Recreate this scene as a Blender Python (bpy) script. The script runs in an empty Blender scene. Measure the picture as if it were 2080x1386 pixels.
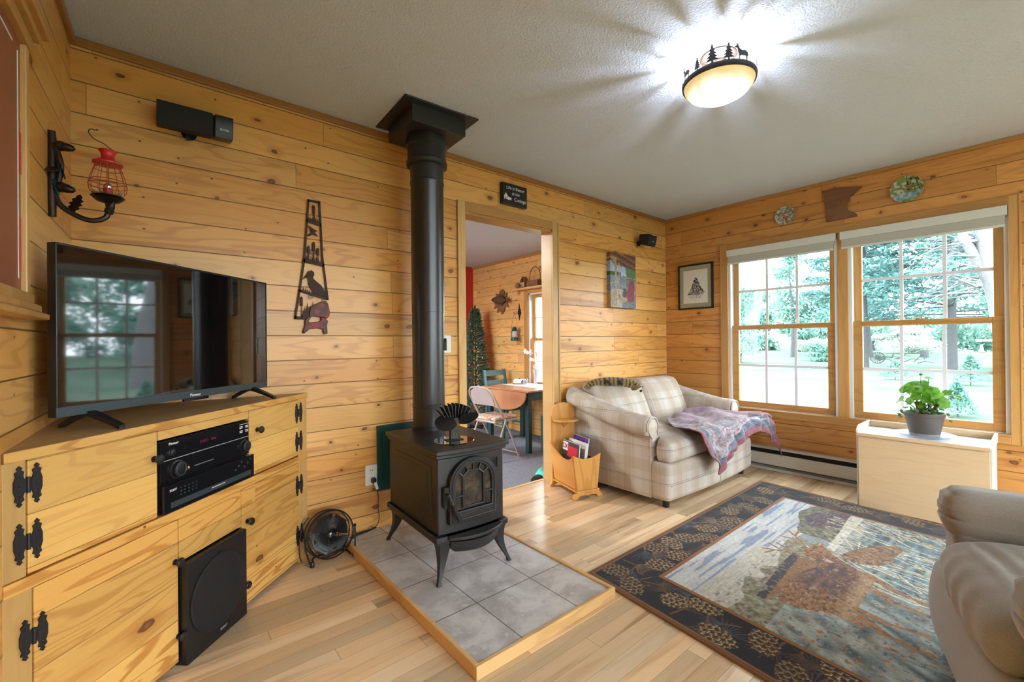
import bpy, math, random
import numpy as np
from mathutils import Vector, Matrix, noise as mnoise

PI = math.pi
SC = bpy.context.scene
COL = SC.collection

# ------------------------------------------------------------------ camera
CAM_YAW, CAM_PITCH, CAM_ROLL = 0.877283, 0.0038516, -0.0096411
cam_d = bpy.data.cameras.new('camera')
cam_d.sensor_width = 36.0
cam_d.lens = 896.94 * 36.0 / 2080.0
cam_d.clip_start = 0.03
cam_d.clip_end = 400
cam = bpy.data.objects.new('camera', cam_d)
COL.objects.link(cam)
_f = Vector((math.cos(CAM_YAW) * math.cos(CAM_PITCH), math.sin(CAM_YAW) * math.cos(CAM_PITCH), math.sin(CAM_PITCH)))
_r0 = Vector((math.sin(CAM_YAW), -math.cos(CAM_YAW), 0))
_u0 = _r0.cross(_f)
_r = _r0 * math.cos(CAM_ROLL) + _u0 * math.sin(CAM_ROLL)
_u = -_r0 * math.sin(CAM_ROLL) + _u0 * math.cos(CAM_ROLL)
cam.matrix_world = Matrix(((_r.x, _u.x, -_f.x, 0.0), (_r.y, _u.y, -_f.y, -2.57287), (_r.z, _u.z, -_f.z, 1.14797), (0, 0, 0, 1)))
SC.camera = cam

# ------------------------------------------------------------------ sky, exposure
world = bpy.data.worlds.new('overcast_sky')
SC.world = world
world.use_nodes = True
_wn = world.node_tree
_wn.nodes.clear()
_bg = _wn.nodes.new('ShaderNodeBackground')
_bg.inputs['Color'].default_value = (0.84, 0.92, 1.0, 1)
_bg.inputs['Strength'].default_value = 4.6
_wo = _wn.nodes.new('ShaderNodeOutputWorld')
_wn.links.new(_bg.outputs[0], _wo.inputs[0])
SC.view_settings.view_transform = 'Standard'
SC.view_settings.look = 'None'
SC.view_settings.exposure = 1.54
SC.view_settings.gamma = 1.0
SC.view_settings.use_curve_mapping = False
SC.cycles.max_bounces = 6
SC.cycles.diffuse_bounces = 3
SC.cycles.glossy_bounces = 3
SC.cycles.transparent_max_bounces = 8
SC.cycles.sample_clamp_indirect = 8.0
SC.cycles.caustics_reflective = False
SC.cycles.caustics_refractive = False
SC.cycles.use_denoising = True
SC.cycles.use_adaptive_sampling = True
SC.cycles.adaptive_threshold = 0.08
SC.cycles.use_fast_gi = False

XW = 4.285          # window wall
XL = -0.233         # left wall at the far corner
H = 2.44
YR = -4.75          # rear wall, behind the camera
LSL = 0.04          # the left wall runs very slightly off square


def portal(name, loc, normal, sx, sy):
    """sampling guide for daylight coming through an opening (gives no light of its own)"""
    d = bpy.data.lights.new(name, 'AREA')
    d.shape = 'RECTANGLE'
    d.size = sx
    d.size_y = sy
    d.cycles.is_portal = True
    o = bpy.data.objects.new(name, d)
    o.matrix_world = Matrix.Translation(loc) @ Vector(normal).to_track_quat('-Z', 'Y').to_matrix().to_4x4()
    COL.objects.link(o)


portal('daylight_window', (XW + 0.14, -1.545, 1.26), (-1, 0, 0), 1.78, 1.48)
portal('daylight_dining', (XW + 0.14, 1.4, 1.2), (-1, 0, 0), 1.40, 1.36)
portal('daylight_rear_opening', (1.95, YR - 0.14, 1.15), (0, 1, 0), 3.7, 2.1)
portal('daylight_added_opening', (-1.34, 1.9, 1.05), (1, 0, 0), 2.8, 2.2)

# ------------------------------------------------------------------ node helpers


class NT:
    def __init__(s, name):
        s.m = bpy.data.materials.new(name)
        s.m.use_nodes = True
        s.t = s.m.node_tree
        s.t.nodes.clear()
        s.out = s.t.nodes.new('ShaderNodeOutputMaterial')

    def n(s, typ, **kw):
        nd = s.t.nodes.new(typ)
        for k, v in kw.items():
            setattr(nd, k, v)
        return nd

    def put(s, sock, v):
        if isinstance(v, (int, float)):
            if sock.type in ('VECTOR', 'RGBA'):
                sock.default_value = (v, v, v) if sock.type == 'VECTOR' else (v, v, v, 1)
            else:
                sock.default_value = v
        elif isinstance(v, (tuple, list)):
            v = tuple(v)
            if sock.type == 'RGBA' and len(v) == 3:
                v = v + (1,)
            sock.default_value = v
        else:
            s.t.links.new(v, sock)

    def math(s, op, a, b=None, c=None):
        nd = s.n('ShaderNodeMath', operation=op)
        s.put(nd.inputs[0], a)
        if b is not None:
            s.put(nd.inputs[1], b)
        if c is not None:
            s.put(nd.inputs[2], c)
        return nd.outputs[0]

    def add(s, a, b): return s.math('ADD', a, b)
    def sub(s, a, b): return s.math('SUBTRACT', a, b)
    def mul(s, a, b): return s.math('MULTIPLY', a, b)
    def div(s, a, b): return s.math('DIVIDE', a, b)
    def floor(s, a): return s.math('FLOOR', a)
    def fract(s, a): return s.math('FRACT', a)

    def sstep(s, x, a, b, lo=0.0, hi=1.0):
        nd = s.n('ShaderNodeMapRange', interpolation_type='SMOOTHSTEP')
        s.put(nd.inputs[0], x)
        s.put(nd.inputs[1], a)
        s.put(nd.inputs[2], b)
        s.put(nd.inputs[3], lo)
        s.put(nd.inputs[4], hi)
        return nd.outputs[0]

    def sep(s, v):
        nd = s.n('ShaderNodeSeparateXYZ')
        s.put(nd.inputs[0], v)
        return nd.outputs

    def comb(s, x, y=0.0, z=0.0):
        nd = s.n('ShaderNodeCombineXYZ')
        s.put(nd.inputs[0], x)
        s.put(nd.inputs[1], y)
        s.put(nd.inputs[2], z)
        return nd.outputs[0]

    def pos(s): return s.n('ShaderNodeNewGeometry').outputs['Position']
    def obj(s): return s.n('ShaderNodeTexCoord').outputs['Object']

    def noise(s, v, scale=1.0, detail=2.0, rough=0.5, dist=0.0):
        nd = s.n('ShaderNodeTexNoise')
        s.put(nd.inputs['Vector'], v)
        s.put(nd.inputs['Scale'], scale)
        s.put(nd.inputs['Detail'], detail)
        s.put(nd.inputs['Roughness'], rough)
        s.put(nd.inputs['Distortion'], dist)
        return nd.outputs[0]

    def white(s, v):
        nd = s.n('ShaderNodeTexWhiteNoise', noise_dimensions='3D')
        s.put(nd.inputs['Vector'], v)
        return s.sep(nd.outputs['Color'])

    def voro(s, v, scale=1.0, rnd=1.0, feat='F1'):
        nd = s.n('ShaderNodeTexVoronoi', feature=feat, voronoi_dimensions='2D')
        s.put(nd.inputs['Vector'], v)
        s.put(nd.inputs['Scale'], scale)
        s.put(nd.inputs['Randomness'], rnd)
        return nd

    def mix(s, f, a, b, mode='MIX'):
        nd = s.n('ShaderNodeMix', data_type='RGBA', blend_type=mode)
        s.put(nd.inputs[0], f)
        s.put(nd.inputs[6], a)
        s.put(nd.inputs[7], b)
        return nd.outputs[2]

    def attr(s, name):
        return s.n('ShaderNodeAttribute', attribute_name=name).outputs['Color']

    def bump(s, h, strength=0.4, dist=0.002):
        nd = s.n('ShaderNodeBump')
        s.put(nd.inputs['Strength'], strength)
        s.put(nd.inputs['Distance'], dist)
        s.put(nd.inputs['Height'], h)
        return nd.outputs[0]

    def bsdf(s, color, rough=0.5, metal=0.0, normal=None, spec=0.5, ior=None, coat=0.0, coat_rough=0.1, emit=None, estr=0.0, sheen=0.0, trans=0.0):
        b = s.n('ShaderNodeBsdfPrincipled')
        s.put(b.inputs['Base Color'], color)
        s.put(b.inputs['Roughness'], rough)
        s.put(b.inputs['Metallic'], metal)
        s.put(b.inputs['Specular IOR Level'], spec)
        if ior:
            s.put(b.inputs['IOR'], ior)
        s.put(b.inputs['Coat Weight'], coat)
        s.put(b.inputs['Coat Roughness'], coat_rough)
        s.put(b.inputs['Sheen Weight'], sheen)
        s.put(b.inputs['Transmission Weight'], trans)
        if normal is not None:
            s.put(b.inputs['Normal'], normal)
        if emit is not None:
            s.put(b.inputs['Emission Color'], emit)
            s.put(b.inputs['Emission Strength'], estr)
        s.t.links.new(b.outputs[0], s.out.inputs['Surface'])
        return s.m


MATS = {}


def plain(name, color, rough=0.5, metal=0.0, spec=0.5, nscale=30.0, namt=0.08, bump=0.0, coat=0.0, sheen=0.0):
    """a simple surface with a little procedural unevenness"""
    if name in MATS:
        return MATS[name]
    t = NT(name)
    nz = t.noise(t.obj(), nscale, 3.0)
    k = t.math('MULTIPLY_ADD', nz, 2 * namt, 1.0 - namt)
    c = t.mix(1.0, color, t.comb(k, k, k), 'MULTIPLY')
    nrm = t.bump(nz, bump, 0.002) if bump else None
    MATS[name] = t.bsdf(c, rough, metal, nrm, spec, coat=coat, sheen=sheen)
    return MATS[name]


def boards(name, along, up, pitch=0.133, phase=0.0, seg=2.2, light=(0.82, 0.465, 0.150), mid=(0.74, 0.355, 0.085),
           dark=(0.45, 0.16, 0.034), groove=0.028, knots=0.58, kscale=4.0, figure=0.30, use_obj=False, rough=0.34,
           streak=0.75, gdepth=0.85, ring_freq=60.0, joint=0.0018, third=0.0, tone=0.24, kr0=0.035, kr1=0.085):
    t = NT(name)
    P = t.sep(t.obj() if use_obj else t.pos())
    u, v = P[along], P[up]
    w = P[3 - along - up]
    vr = t.div(t.sub(v, phase), pitch)
    row = t.floor(vr)
    fr = t.fract(vr)
    r1 = t.white(t.comb(row, 3.3, 1.7))
    us = t.add(t.div(u, seg), t.mul(r1[0], 7.31))
    sg = t.floor(us)
    fs = t.fract(us)
    R = t.white(t.comb(row, sg, 9.1))
    # low frequency figure
    g = t.comb(t.add(t.mul(u, 1.1), t.mul(R[0], 41.0)), t.add(t.mul(v, 7.0), t.mul(R[1], 17.0)), t.mul(R[2], 9.0))
    nz = t.noise(g, 1.0, 2.0, 0.5, 0.3)
    rings = t.math('SINE', t.add(t.mul(nz, ring_freq), t.mul(v, 40.0)))
    lines = t.sstep(rings, 0.35, 1.0)
    fine = t.noise(t.comb(t.add(t.mul(u, 9.0), t.mul(R[1], 31.0)), t.mul(v, 190.0), R[0]), 1.0, 2.0)
    base = t.mix(R[0], light, mid)
    st = t.noise(t.comb(t.add(t.mul(u, 0.8), t.mul(R[2], 23.0)), t.mul(v, 11.0), t.mul(R[0], 5.0)), 1.0, 3.0, 0.55, 0.5)
    base = t.mix(t.mul(t.sstep(st, 0.56, 0.72), streak), base, dark)
    base = t.mix(t.mul(lines, t.math('MULTIPLY_ADD', R[1], figure, figure * 0.35)), base, dark)
    k = t.add(t.math('MULTIPLY_ADD', fine, 0.16, 0.92), t.math('MULTIPLY_ADD', R[2], tone, -tone * 0.5))
    base = t.mix(1.0, base, t.comb(k, k, k), 'MULTIPLY')
    # knots
    wob = t.noise(t.comb(u, v, 4.4), 22.0, 2.0)
    kv = t.comb(t.add(t.mul(u, kscale * 0.85), t.mul(wob, 0.11)), t.add(t.mul(v, kscale * 1.35), t.mul(wob, 0.08)), 0.37 + third)
    vo = t.voro(kv, 1.0, 1.0)
    kc = t.sep(vo.outputs['Color'])
    kd = vo.outputs['Distance']
    has = t.math('GREATER_THAN', kc[0], 1.0 - knots)
    rad = t.math('MULTIPLY_ADD', t.math('POWER', kc[1], 2.0), kr1 - kr0, kr0)
    halo = t.mul(t.sstep(kd, t.mul(rad, 3.4), t.mul(rad, 1.0)), has)
    core = t.mul(t.sstep(kd, t.mul(rad, 1.1), t.mul(rad, 0.75)), has)
    inner = t.mul(t.sstep(kd, t.mul(rad, 0.65), t.mul(rad, 0.3)), has)
    base = t.mix(t.mul(halo, 0.42), base, dark)
    base = t.mix(t.mul(core, 0.9), base, (0.12, 0.045, 0.018))
    base = t.mix(t.mul(inner, 0.75), base, (0.27, 0.11, 0.04))
    # scattered pin knots
    vo2 = t.voro(t.comb(t.mul(u, 7.3), t.mul(v, 9.7), 0.0), 1.0, 1.0)
    kc2 = t.sep(vo2.outputs['Color'])
    pin = t.mul(t.sstep(vo2.outputs['Distance'], 0.050, 0.030), t.math('GREATER_THAN', kc2[0], 1.0 - knots * 0.28))
    base = t.mix(t.mul(pin, 0.85), base, (0.10, 0.035, 0.014))
    # grooves and end joints
    gd = t.math('MINIMUM', fr, t.sub(1.0, fr))
    gm = t.sstep(gd, groove, groove * 0.25)
    jd = t.mul(t.math('MINIMUM', fs, t.sub(1.0, fs)), seg)
    jm = t.sstep(jd, joint, joint * 0.4) if joint else 0.0
    am = t.math('MAXIMUM', gm, t.mul(jm, 0.7)) if joint else gm
    base = t.mix(t.mul(am, gdepth), base, (0.10, 0.045, 0.014))
    hgt = t.sub(t.mul(fine, 0.06), am)
    ro = t.math('MULTIPLY_ADD', fine, 0.14, rough - 0.07)
    MATS[name] = t.bsdf(base, ro, 0.0, t.bump(hgt, 0.5, 0.0025), 0.45)
    return MATS[name]


# ------------------------------------------------------------------ mesh helpers


class MB:
    def __init__(s):
        s.v, s.f, s.mi, s.c = [], [], [], []
        s.cur = 0
        s.col = None
        s.T = None

    def add(s, vs, fs):
        o = len(s.v)
        if s.T is not None:
            vs = [tuple(s.T @ Vector(p)) for p in vs]
        s.v.extend([tuple(p) for p in vs])
        s.f.extend([tuple(i + o for i in f) for f in fs])
        s.mi.extend([s.cur] * len(fs))
        if s.col is not None:
            s.c.extend([s.col] * len(vs))
        return s

    def box(s, x0, x1, y0, y1, z0, z1):
        v = [(x0, y0, z0), (x1, y0, z0), (x1, y1, z0), (x0, y1, z0), (x0, y0, z1), (x1, y0, z1), (x1, y1, z1), (x0, y1, z1)]
        return s.add(v, [(0, 3, 2, 1), (4, 5, 6, 7), (0, 1, 5, 4), (1, 2, 6, 5), (2, 3, 7, 6), (3, 0, 4, 7)])

    def prism(s, poly, d0, d1, fn):
        """poly: 2-D outline; fn(a,b,d) -> point; extruded from d0 to d1"""
        n = len(poly)
        v = [fn(a, b, d0) for a, b in poly] + [fn(a, b, d1) for a, b in poly]
        f = [tuple(range(n))[::-1], tuple(range(n, 2 * n))]
        for i in range(n):
            j = (i + 1) % n
            f.append((i, j, n + j, n + i))
        return s.add(v, f)

    def loft(s, rings, closed=True, cap=True):
        n = len(rings[0])
        v = [p for r in rings for p in r]
        f = []
        for k in range(len(rings) - 1):
            for i in range(n if closed else n - 1):
                j = (i + 1) % n
                f.append((k * n + i, k * n + j, (k + 1) * n + j, (k + 1) * n + i))
        if cap and closed:
            f.append(tuple(range(n))[::-1])
            f.append(tuple(range((len(rings) - 1) * n, len(rings) * n)))
        return s.add(v, f)

    def tube(s, pts, r, n=8, cap=True, closed=False):
        P = [Vector(p) for p in pts]
        R = r if isinstance(r, (list, tuple)) else [r] * len(P)
        rings = []
        up = None
        for i, p in enumerate(P):
            if closed:
                d = P[(i + 1) % len(P)] - P[i - 1]
            else:
                d = P[min(i + 1, len(P) - 1)] - P[max(i - 1, 0)]
            d.normalize()
            if up is None:
                up = Vector((0, 0, 1)) if abs(d.z) < 0.9 else Vector((1, 0, 0))
            a = d.cross(up)
            if a.length < 1e-6:
                a = d.orthogonal()
            a.normalize()
            up = a.cross(d).normalized()
            rings.append([tuple(p + (a * math.cos(2 * PI * k / n) + up * math.sin(2 * PI * k / n)) * R[i]) for k in range(n)])
        if closed:
            rings.append(rings[0])
        return s.loft(rings, True, cap and not closed)

    def cyl(s, p0, p1, r0, r1=None, n=16):
        return s.tube([p0, p1], [r0, r0 if r1 is None else r1], n)

    def lathe(s, prof, c=(0, 0, 0), n=24, axis=None, cap=True):
        """prof: (radius, height) list, around axis through c"""
        M = Matrix.Identity(3) if axis is None else Vector(axis).to_track_quat('Z', 'Y').to_matrix()
        c = Vector(c)
        rings = [[tuple(c + M @ Vector((r * math.cos(2 * PI * k / n), r * math.sin(2 * PI * k / n), z))) for k in range(n)] for r, z in prof]
        return s.loft(rings, True, cap)

    def ball(s, c, r, n=12, sc=(1, 1, 1)):
        m = max(4, n // 2)
        prof = []
        c = Vector(c)
        rings = []
        for i in range(m + 1):
            a = PI * i / m
            rr = max(math.sin(a), 0.001)
            rings.append([(c.x + r * sc[0] * rr * math.cos(2 * PI * k / n), c.y + r * sc[1] * rr * math.sin(2 * PI * k / n), c.z - r * sc[2] * math.cos(a)) for k in range(n)])
        return s.loft(rings)

    def rbox(s, x0, x1, y0, y1, z0, z1, r, n=10, fn=None):
        """soft box with rounded edges; fn(point, (a,b,c) in -1..1) deforms it"""
        cx, cy, cz = (x0 + x1) / 2, (y0 + y1) / 2, (z0 + z1) / 2
        hx, hy, hz = (x1 - x0) / 2, (y1 - y0) / 2, (z1 - z0) / 2
        rr = (min(r, hx), min(r, hy), min(r, hz))

        def ax(h, q):
            k = 3
            e = [-h + q * (1 - math.cos(PI / 2 * i / k)) for i in range(k)]
            m = [(-h + q) + (2 * (h - q)) * i / n for i in range(n + 1)]
            return e + m + [-t for t in e[::-1]]
        A = [ax(hx, rr[0]), ax(hy, rr[1]), ax(hz, rr[2])]
        idx = {}
        vs, fs = [], []

        def vert(i, j, k):
            key = (i, j, k)
            if key in idx:
                return idx[key]
            p = [A[0][i], A[1][j], A[2][k]]
            hh = (hx, hy, hz)
            inn = [max(-hh[q] + rr[q], min(hh[q] - rr[q], p[q])) for q in range(3)]
            d = [(p[q] - inn[q]) / rr[q] for q in range(3)]
            L = math.sqrt(sum(t * t for t in d))
            if L > 1e-9:
                m = max(abs(t) for t in d)
                d = [t / L for t in d]
                p = [inn[q] + d[q] * rr[q] for q in range(3)]
            pt = Vector((p[0] + cx, p[1] + cy, p[2] + cz))
            if fn:
                pt = Vector(fn(pt, (p[0] / hx, p[1] / hy, p[2] / hz)))
            idx[key] = len(vs)
            vs.append(tuple(pt))
            return idx[key]
        N = [len(a) - 1 for a in A]
        for i in range(N[0]):
            for j in range(N[1]):
                fs.append((vert(i, j, 0), vert(i, j + 1, 0), vert(i + 1, j + 1, 0), vert(i + 1, j, 0)))
                fs.append((vert(i, j, N[2]), vert(i + 1, j, N[2]), vert(i + 1, j + 1, N[2]), vert(i, j + 1, N[2])))
        for i in range(N[0]):
            for k in range(N[2]):
                fs.append((vert(i, 0, k), vert(i + 1, 0, k), vert(i + 1, 0, k + 1), vert(i, 0, k + 1)))
                fs.append((vert(i, N[1], k), vert(i, N[1], k + 1), vert(i + 1, N[1], k + 1), vert(i + 1, N[1], k)))
        for j in range(N[1]):
            for k in range(N[2]):
                fs.append((vert(0, j, k), vert(0, j, k + 1), vert(0, j + 1, k + 1), vert(0, j + 1, k)))
                fs.append((vert(N[0], j, k), vert(N[0], j + 1, k), vert(N[0], j + 1, k + 1), vert(N[0], j, k + 1)))
        return s.add(vs, fs)

    def build(s, name, mats, parent=None, smooth=38, bevel=0.0, seg=2):
        me = bpy.data.meshes.new(name)
        me.from_pydata(s.v, [], s.f)
        if not isinstance(mats, (list, tuple)):
            mats = [mats]
        for m in mats:
            me.materials.append(m)
        if len(mats) > 1:
            me.polygons.foreach_set('material_index', s.mi)
        if s.c and len(s.c) == len(s.v):
            ca = me.color_attributes.new('Col', 'FLOAT_COLOR', 'POINT')
            ca.data.foreach_set('color', np.array([tuple(c) + (1.0,) for c in s.c], dtype=np.float32).ravel())
        if smooth:
            me.polygons.foreach_set('use_smooth', [True] * len(me.polygons))
            if smooth < 180:
                me.set_sharp_from_angle(angle=math.radians(smooth))
        me.update()
        o = bpy.data.objects.new(name, me)
        COL.objects.link(o)
        if parent is not None:
            o.parent = parent
        if bevel:
            b = o.modifiers.new('bevel', 'BEVEL')
            b.width = bevel
            b.segments = seg
            b.limit_method = 'ANGLE'
            b.angle_limit = math.radians(40)
            b.harden_normals = False
        return o


def boxo(name, mat, parent, x0, x1, y0, y1, z0, z1, bevel=0.0):
    return MB().box(x0, x1, y0, y1, z0, z1).build(name, mat, parent, smooth=0, bevel=bevel)


def thing(name, label, cat, loc=(0, 0, 0), rz=0.0, group=None):
    o = bpy.data.objects.new(name, None)
    o.empty_display_size = 0.05
    o.location = loc
    o.rotation_euler = (0, 0, rz)
    COL.objects.link(o)
    o['label'] = label
    o['category'] = cat
    if group:
        o['group'] = group
    return o


def tag(o, label, cat, group=None):
    o['label'] = label
    o['category'] = cat
    if group:
        o['group'] = group
    return o


def struct(o):
    o['kind'] = 'structure'
    return o


def copy_thing(root, loc, rz, label, group=None):
    c = root.copy()
    COL.objects.link(c)
    c.location = loc
    c.rotation_euler = (0, 0, rz)
    c['label'] = label
    if group:
        c['group'] = group

    def rec(src, dst):
        for ch in list(src.children):
            d = ch.copy()
            COL.objects.link(d)
            d.parent = dst
            rec(ch, d)
    rec(root, c)
    return c


def text(name, body, mat, parent, origin, right, up, size, depth=0.0006, align='CENTER', bold=0.0, sx=1.0, label=None):
    cu = bpy.data.curves.new(name, 'FONT')
    cu.body = body
    cu.size = size
    cu.align_x = align
    cu.align_y = 'CENTER'
    cu.extrude = depth
    cu.offset = bold
    tmp = bpy.data.objects.new(name + '_tmp', cu)
    me = bpy.data.meshes.new_from_object(tmp)
    bpy.data.objects.remove(tmp)
    R = Vector(right).normalized()
    U = Vector(up).normalized()
    N = R.cross(U)
    M = Matrix(((R.x * sx, U.x, N.x, origin[0]), (R.y * sx, U.y, N.y, origin[1]), (R.z * sx, U.z, N.z, origin[2]), (0, 0, 0, 1)))
    me.transform(M)
    me.name = name
    me.materials.clear()
    me.materials.append(mat)
    o = bpy.data.objects.new(name, me)
    COL.objects.link(o)
    if parent is not None:
        o.parent = parent
    if label:
        o['label'] = label
    return o


def wall_slab(name, mat, const_axis, c0, c1, a0, a1, z0, z1, holes=(), mats=None):
    """wall made of blocks around rectangular openings; const_axis 0: wall lies at x=c0..c1"""
    m = MB()
    hs = sorted(holes)
    cuts = sorted(set([a0, a1] + [h[0] for h in hs] + [h[1] for h in hs]))
    for i in range(len(cuts) - 1):
        p, q = cuts[i], cuts[i + 1]
        mid = (p + q) / 2
        zs = [(z0, z1)]
        for h in hs:
            if h[0] < mid < h[1]:
                nz = []
                for (b, t) in zs:
                    if h[2] > b:
                        nz.append((b, min(h[2], t)))
                    if h[3] < t:
                        nz.append((max(h[3], b), t))
                zs = nz
        for (b, t) in zs:
            if const_axis == 0:
                m.box(c0, c1, p, q, b, t)
            else:
                m.box(p, q, c0, c1, b, t)
    return struct(m.build(name, mat, smooth=0))


def color_grid(name, mat, fn_pos, fn_col, nu, nv, parent=None, smooth=180, thick=None):
    """a surface of nu x nv cells; fn_pos(u,v)->(N,3) and fn_col(u,v)->(N,3), arrays"""
    u, v = np.meshgrid(np.linspace(0, 1, nu + 1), np.linspace(0, 1, nv + 1))
    u = u.ravel()
    v = v.ravel()
    pts = fn_pos(u, v)
    idx = np.arange((nu + 1) * (nv + 1)).reshape(nv + 1, nu + 1)
    f = np.stack([idx[:-1, :-1].ravel(), idx[:-1, 1:].ravel(), idx[1:, 1:].ravel(), idx[1:, :-1].ravel()], 1)
    me = bpy.data.meshes.new(name)
    me.from_pydata(pts.tolist(), [], f.tolist())
    me.materials.append(mat)
    col = np.ones((len(u), 4), np.float32)
    col[:, :3] = np.clip(fn_col(u, v), 0, 1)
    ca = me.color_attributes.new('Col', 'FLOAT_COLOR', 'POINT')
    ca.data.foreach_set('color', col.ravel())
    if smooth:
        me.polygons.foreach_set('use_smooth', [True] * len(me.polygons))
    me.update()
    o = bpy.data.objects.new(name, me)
    COL.objects.link(o)
    if parent is not None:
        o.parent = parent
    if thick:
        s = o.modifiers.new('thickness', 'SOLIDIFY')
        s.thickness = thick
        s.offset = 0.0
    return o


def inpoly(px, py, poly):
    r = np.zeros(px.shape, bool)
    n = len(poly)
    for i in range(n):
        x1, y1 = poly[i]
        x2, y2 = poly[(i + 1) % n]
        c = ((y1 > py) != (y2 > py)) & (px < (x2 - x1) * (py - y1) / (y2 - y1 + 1e-12) + x1)
        r ^= c
    return r


def segdist(px, py, a, b):
    ax, ay = a
    bx, by = b
    dx, dy = bx - ax, by - ay
    t = np.clip(((px - ax) * dx + (py - ay) * dy) / (dx * dx + dy * dy + 1e-12), 0, 1)
    return np.hypot(px - ax - t * dx, py - ay - t * dy)


def vnoise(x, y, seed=0):
    """vectorised value noise"""
    xi, yi = np.floor(x).astype(np.int64), np.floor(y).astype(np.int64)
    xf, yf = x - xi, y - yi
    xf = xf * xf * (3 - 2 * xf)
    yf = yf * yf * (3 - 2 * yf)

    def h(a, b):
        k = (a * 374761393 + b * 668265263 + seed * 982451653) & 0xffffffff
        k = ((k ^ (k >> 13)) * 1274126177) & 0xffffffff
        return ((k ^ (k >> 16)) & 0xffff) / 65535.0
    return (h(xi, yi) * (1 - xf) + h(xi + 1, yi) * xf) * (1 - yf) + (h(xi, yi + 1) * (1 - xf) + h(xi + 1, yi + 1) * xf) * yf


# ------------------------------------------------------------------ materials
M_MAIN = boards('pine_boards_main', 0, 2)
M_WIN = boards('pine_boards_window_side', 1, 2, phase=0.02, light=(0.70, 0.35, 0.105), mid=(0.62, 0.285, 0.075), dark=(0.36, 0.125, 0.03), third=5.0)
M_DIN = boards('pine_boards_dining', 1, 2, phase=0.05, third=9.0, streak=0.2, kr1=0.06, light=(0.80, 0.50, 0.20), mid=(0.76, 0.44, 0.155))
M_FLOOR = boards('hardwood_strips', 0, 1, pitch=0.0715, seg=0.95, light=(0.87, 0.68, 0.46), mid=(0.75, 0.52, 0.30), dark=(0.40, 0.21, 0.09),
                 groove=0.012, knots=0.12, kscale=2.0, figure=0.10, rough=0.23, streak=0.65, gdepth=0.6, joint=0.0016, tone=0.50, kr1=0.04, ring_freq=25.0)
M_CAB = boards('cabinet_pine', 0, 2, pitch=0.137, phase=0.035, seg=3.1, use_obj=True, light=(0.76, 0.45, 0.13), mid=(0.69, 0.355, 0.085), dark=(0.43, 0.155, 0.025),
               groove=0.012, knots=0.22, kscale=2.4, figure=0.55, rough=0.4, streak=0.25, gdepth=0.55, ring_freq=75.0, joint=0.0, kr1=0.07)
M_CABV = boards('cabinet_pine_upright', 2, 0, pitch=0.5, phase=-0.1, seg=3.1, use_obj=True, light=(0.60, 0.37, 0.13), mid=(0.56, 0.32, 0.10), dark=(0.40, 0.18, 0.05),
                groove=0.001, knots=0.1, kscale=2.4, figure=0.2, rough=0.42, streak=0.2, gdepth=0.2, ring_freq=30.0, joint=0.0)
M_TRIMX = boards('oiled_trim_lengthways', 0, 2, pitch=3.0, phase=-1.0, seg=4.0, light=(0.52, 0.27, 0.08), mid=(0.48, 0.24, 0.07), dark=(0.33, 0.13, 0.03), groove=0.0001, knots=0.0, figure=0.25, streak=0.3, gdepth=0.0, ring_freq=30, joint=0.0)
M_TRIMY = boards('oiled_trim_crossways', 1, 2, pitch=3.0, phase=-1.0, seg=4.0, light=(0.52, 0.28, 0.09), mid=(0.48, 0.245, 0.075), dark=(0.33, 0.13, 0.03), groove=0.0001, knots=0.0, figure=0.25, streak=0.3, gdepth=0.0, ring_freq=30, joint=0.0)
M_CASEV = boards('casing_upright', 2, 0, pitch=3.0, phase=-1.0, seg=4.0, light=(0.62, 0.38, 0.14), mid=(0.60, 0.36, 0.13), dark=(0.42, 0.21, 0.06), groove=0.0001, knots=0.0, figure=0.2, streak=0.25, gdepth=0.0, ring_freq=30, joint=0.0)
M_CASEY = boards('casing_upright_side', 2, 1, pitch=3.0, phase=-4.0, seg=4.0, light=(0.56, 0.31, 0.10), mid=(0.53, 0.28, 0.09), dark=(0.38, 0.17, 0.05), groove=0.0001, knots=0.0, figure=0.2, streak=0.25, gdepth=0.0, ring_freq=30, joint=0.0)
M_CROWN = boards('ceiling_molding_wood', 0, 2, pitch=3.0, phase=-1.0, seg=4.0, light=(0.40, 0.17, 0.045), mid=(0.36, 0.15, 0.04), dark=(0.24, 0.085, 0.02), groove=0.0001, knots=0.0, figure=0.2, streak=0.4, gdepth=0.0, ring_freq=20, joint=0.0)


def wood_obj(name, along, up, light, mid, dark, **kw):
    a = dict(pitch=9.0, phase=-4.0, seg=9.0, groove=0.0001, knots=0.0, figure=0.25, streak=0.3, gdepth=0.0, ring_freq=30, joint=0.0, use_obj=True)
    a.update(kw)
    return boards(name, along, up, light=light, mid=mid, dark=dark, **a)


M_HONEY = wood_obj('honey_pine', 2, 0, (0.66, 0.33, 0.08), (0.62, 0.29, 0.065), (0.45, 0.17, 0.03), figure=0.3)
M_BIRCH = wood_obj('birch_plywood', 1, 2, (0.68, 0.49, 0.29), (0.65, 0.45, 0.26), (0.50, 0.31, 0.12), figure=0.10, ring_freq=40)
M_WHITE_TOP = plain('white_melamine', (0.80, 0.80, 0.80), 0.3, nscale=5)
M_HEARTHWOOD = wood_obj('hearth_edging_wood', 0, 2, (0.72, 0.47, 0.21), (0.68, 0.43, 0.18), (0.42, 0.22, 0.06), rough=0.33)
M_HEARTHWOODY = wood_obj('hearth_edging_wood_side', 1, 2, (0.70, 0.44, 0.19), (0.64, 0.38, 0.15), (0.40, 0.20, 0.06), rough=0.33)
M_DARKWOOD = wood_obj('rough_brown_wood', 1, 2, (0.22, 0.10, 0.05), (0.19, 0.085, 0.04), (0.12, 0.05, 0.02), rough=0.7)
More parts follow.
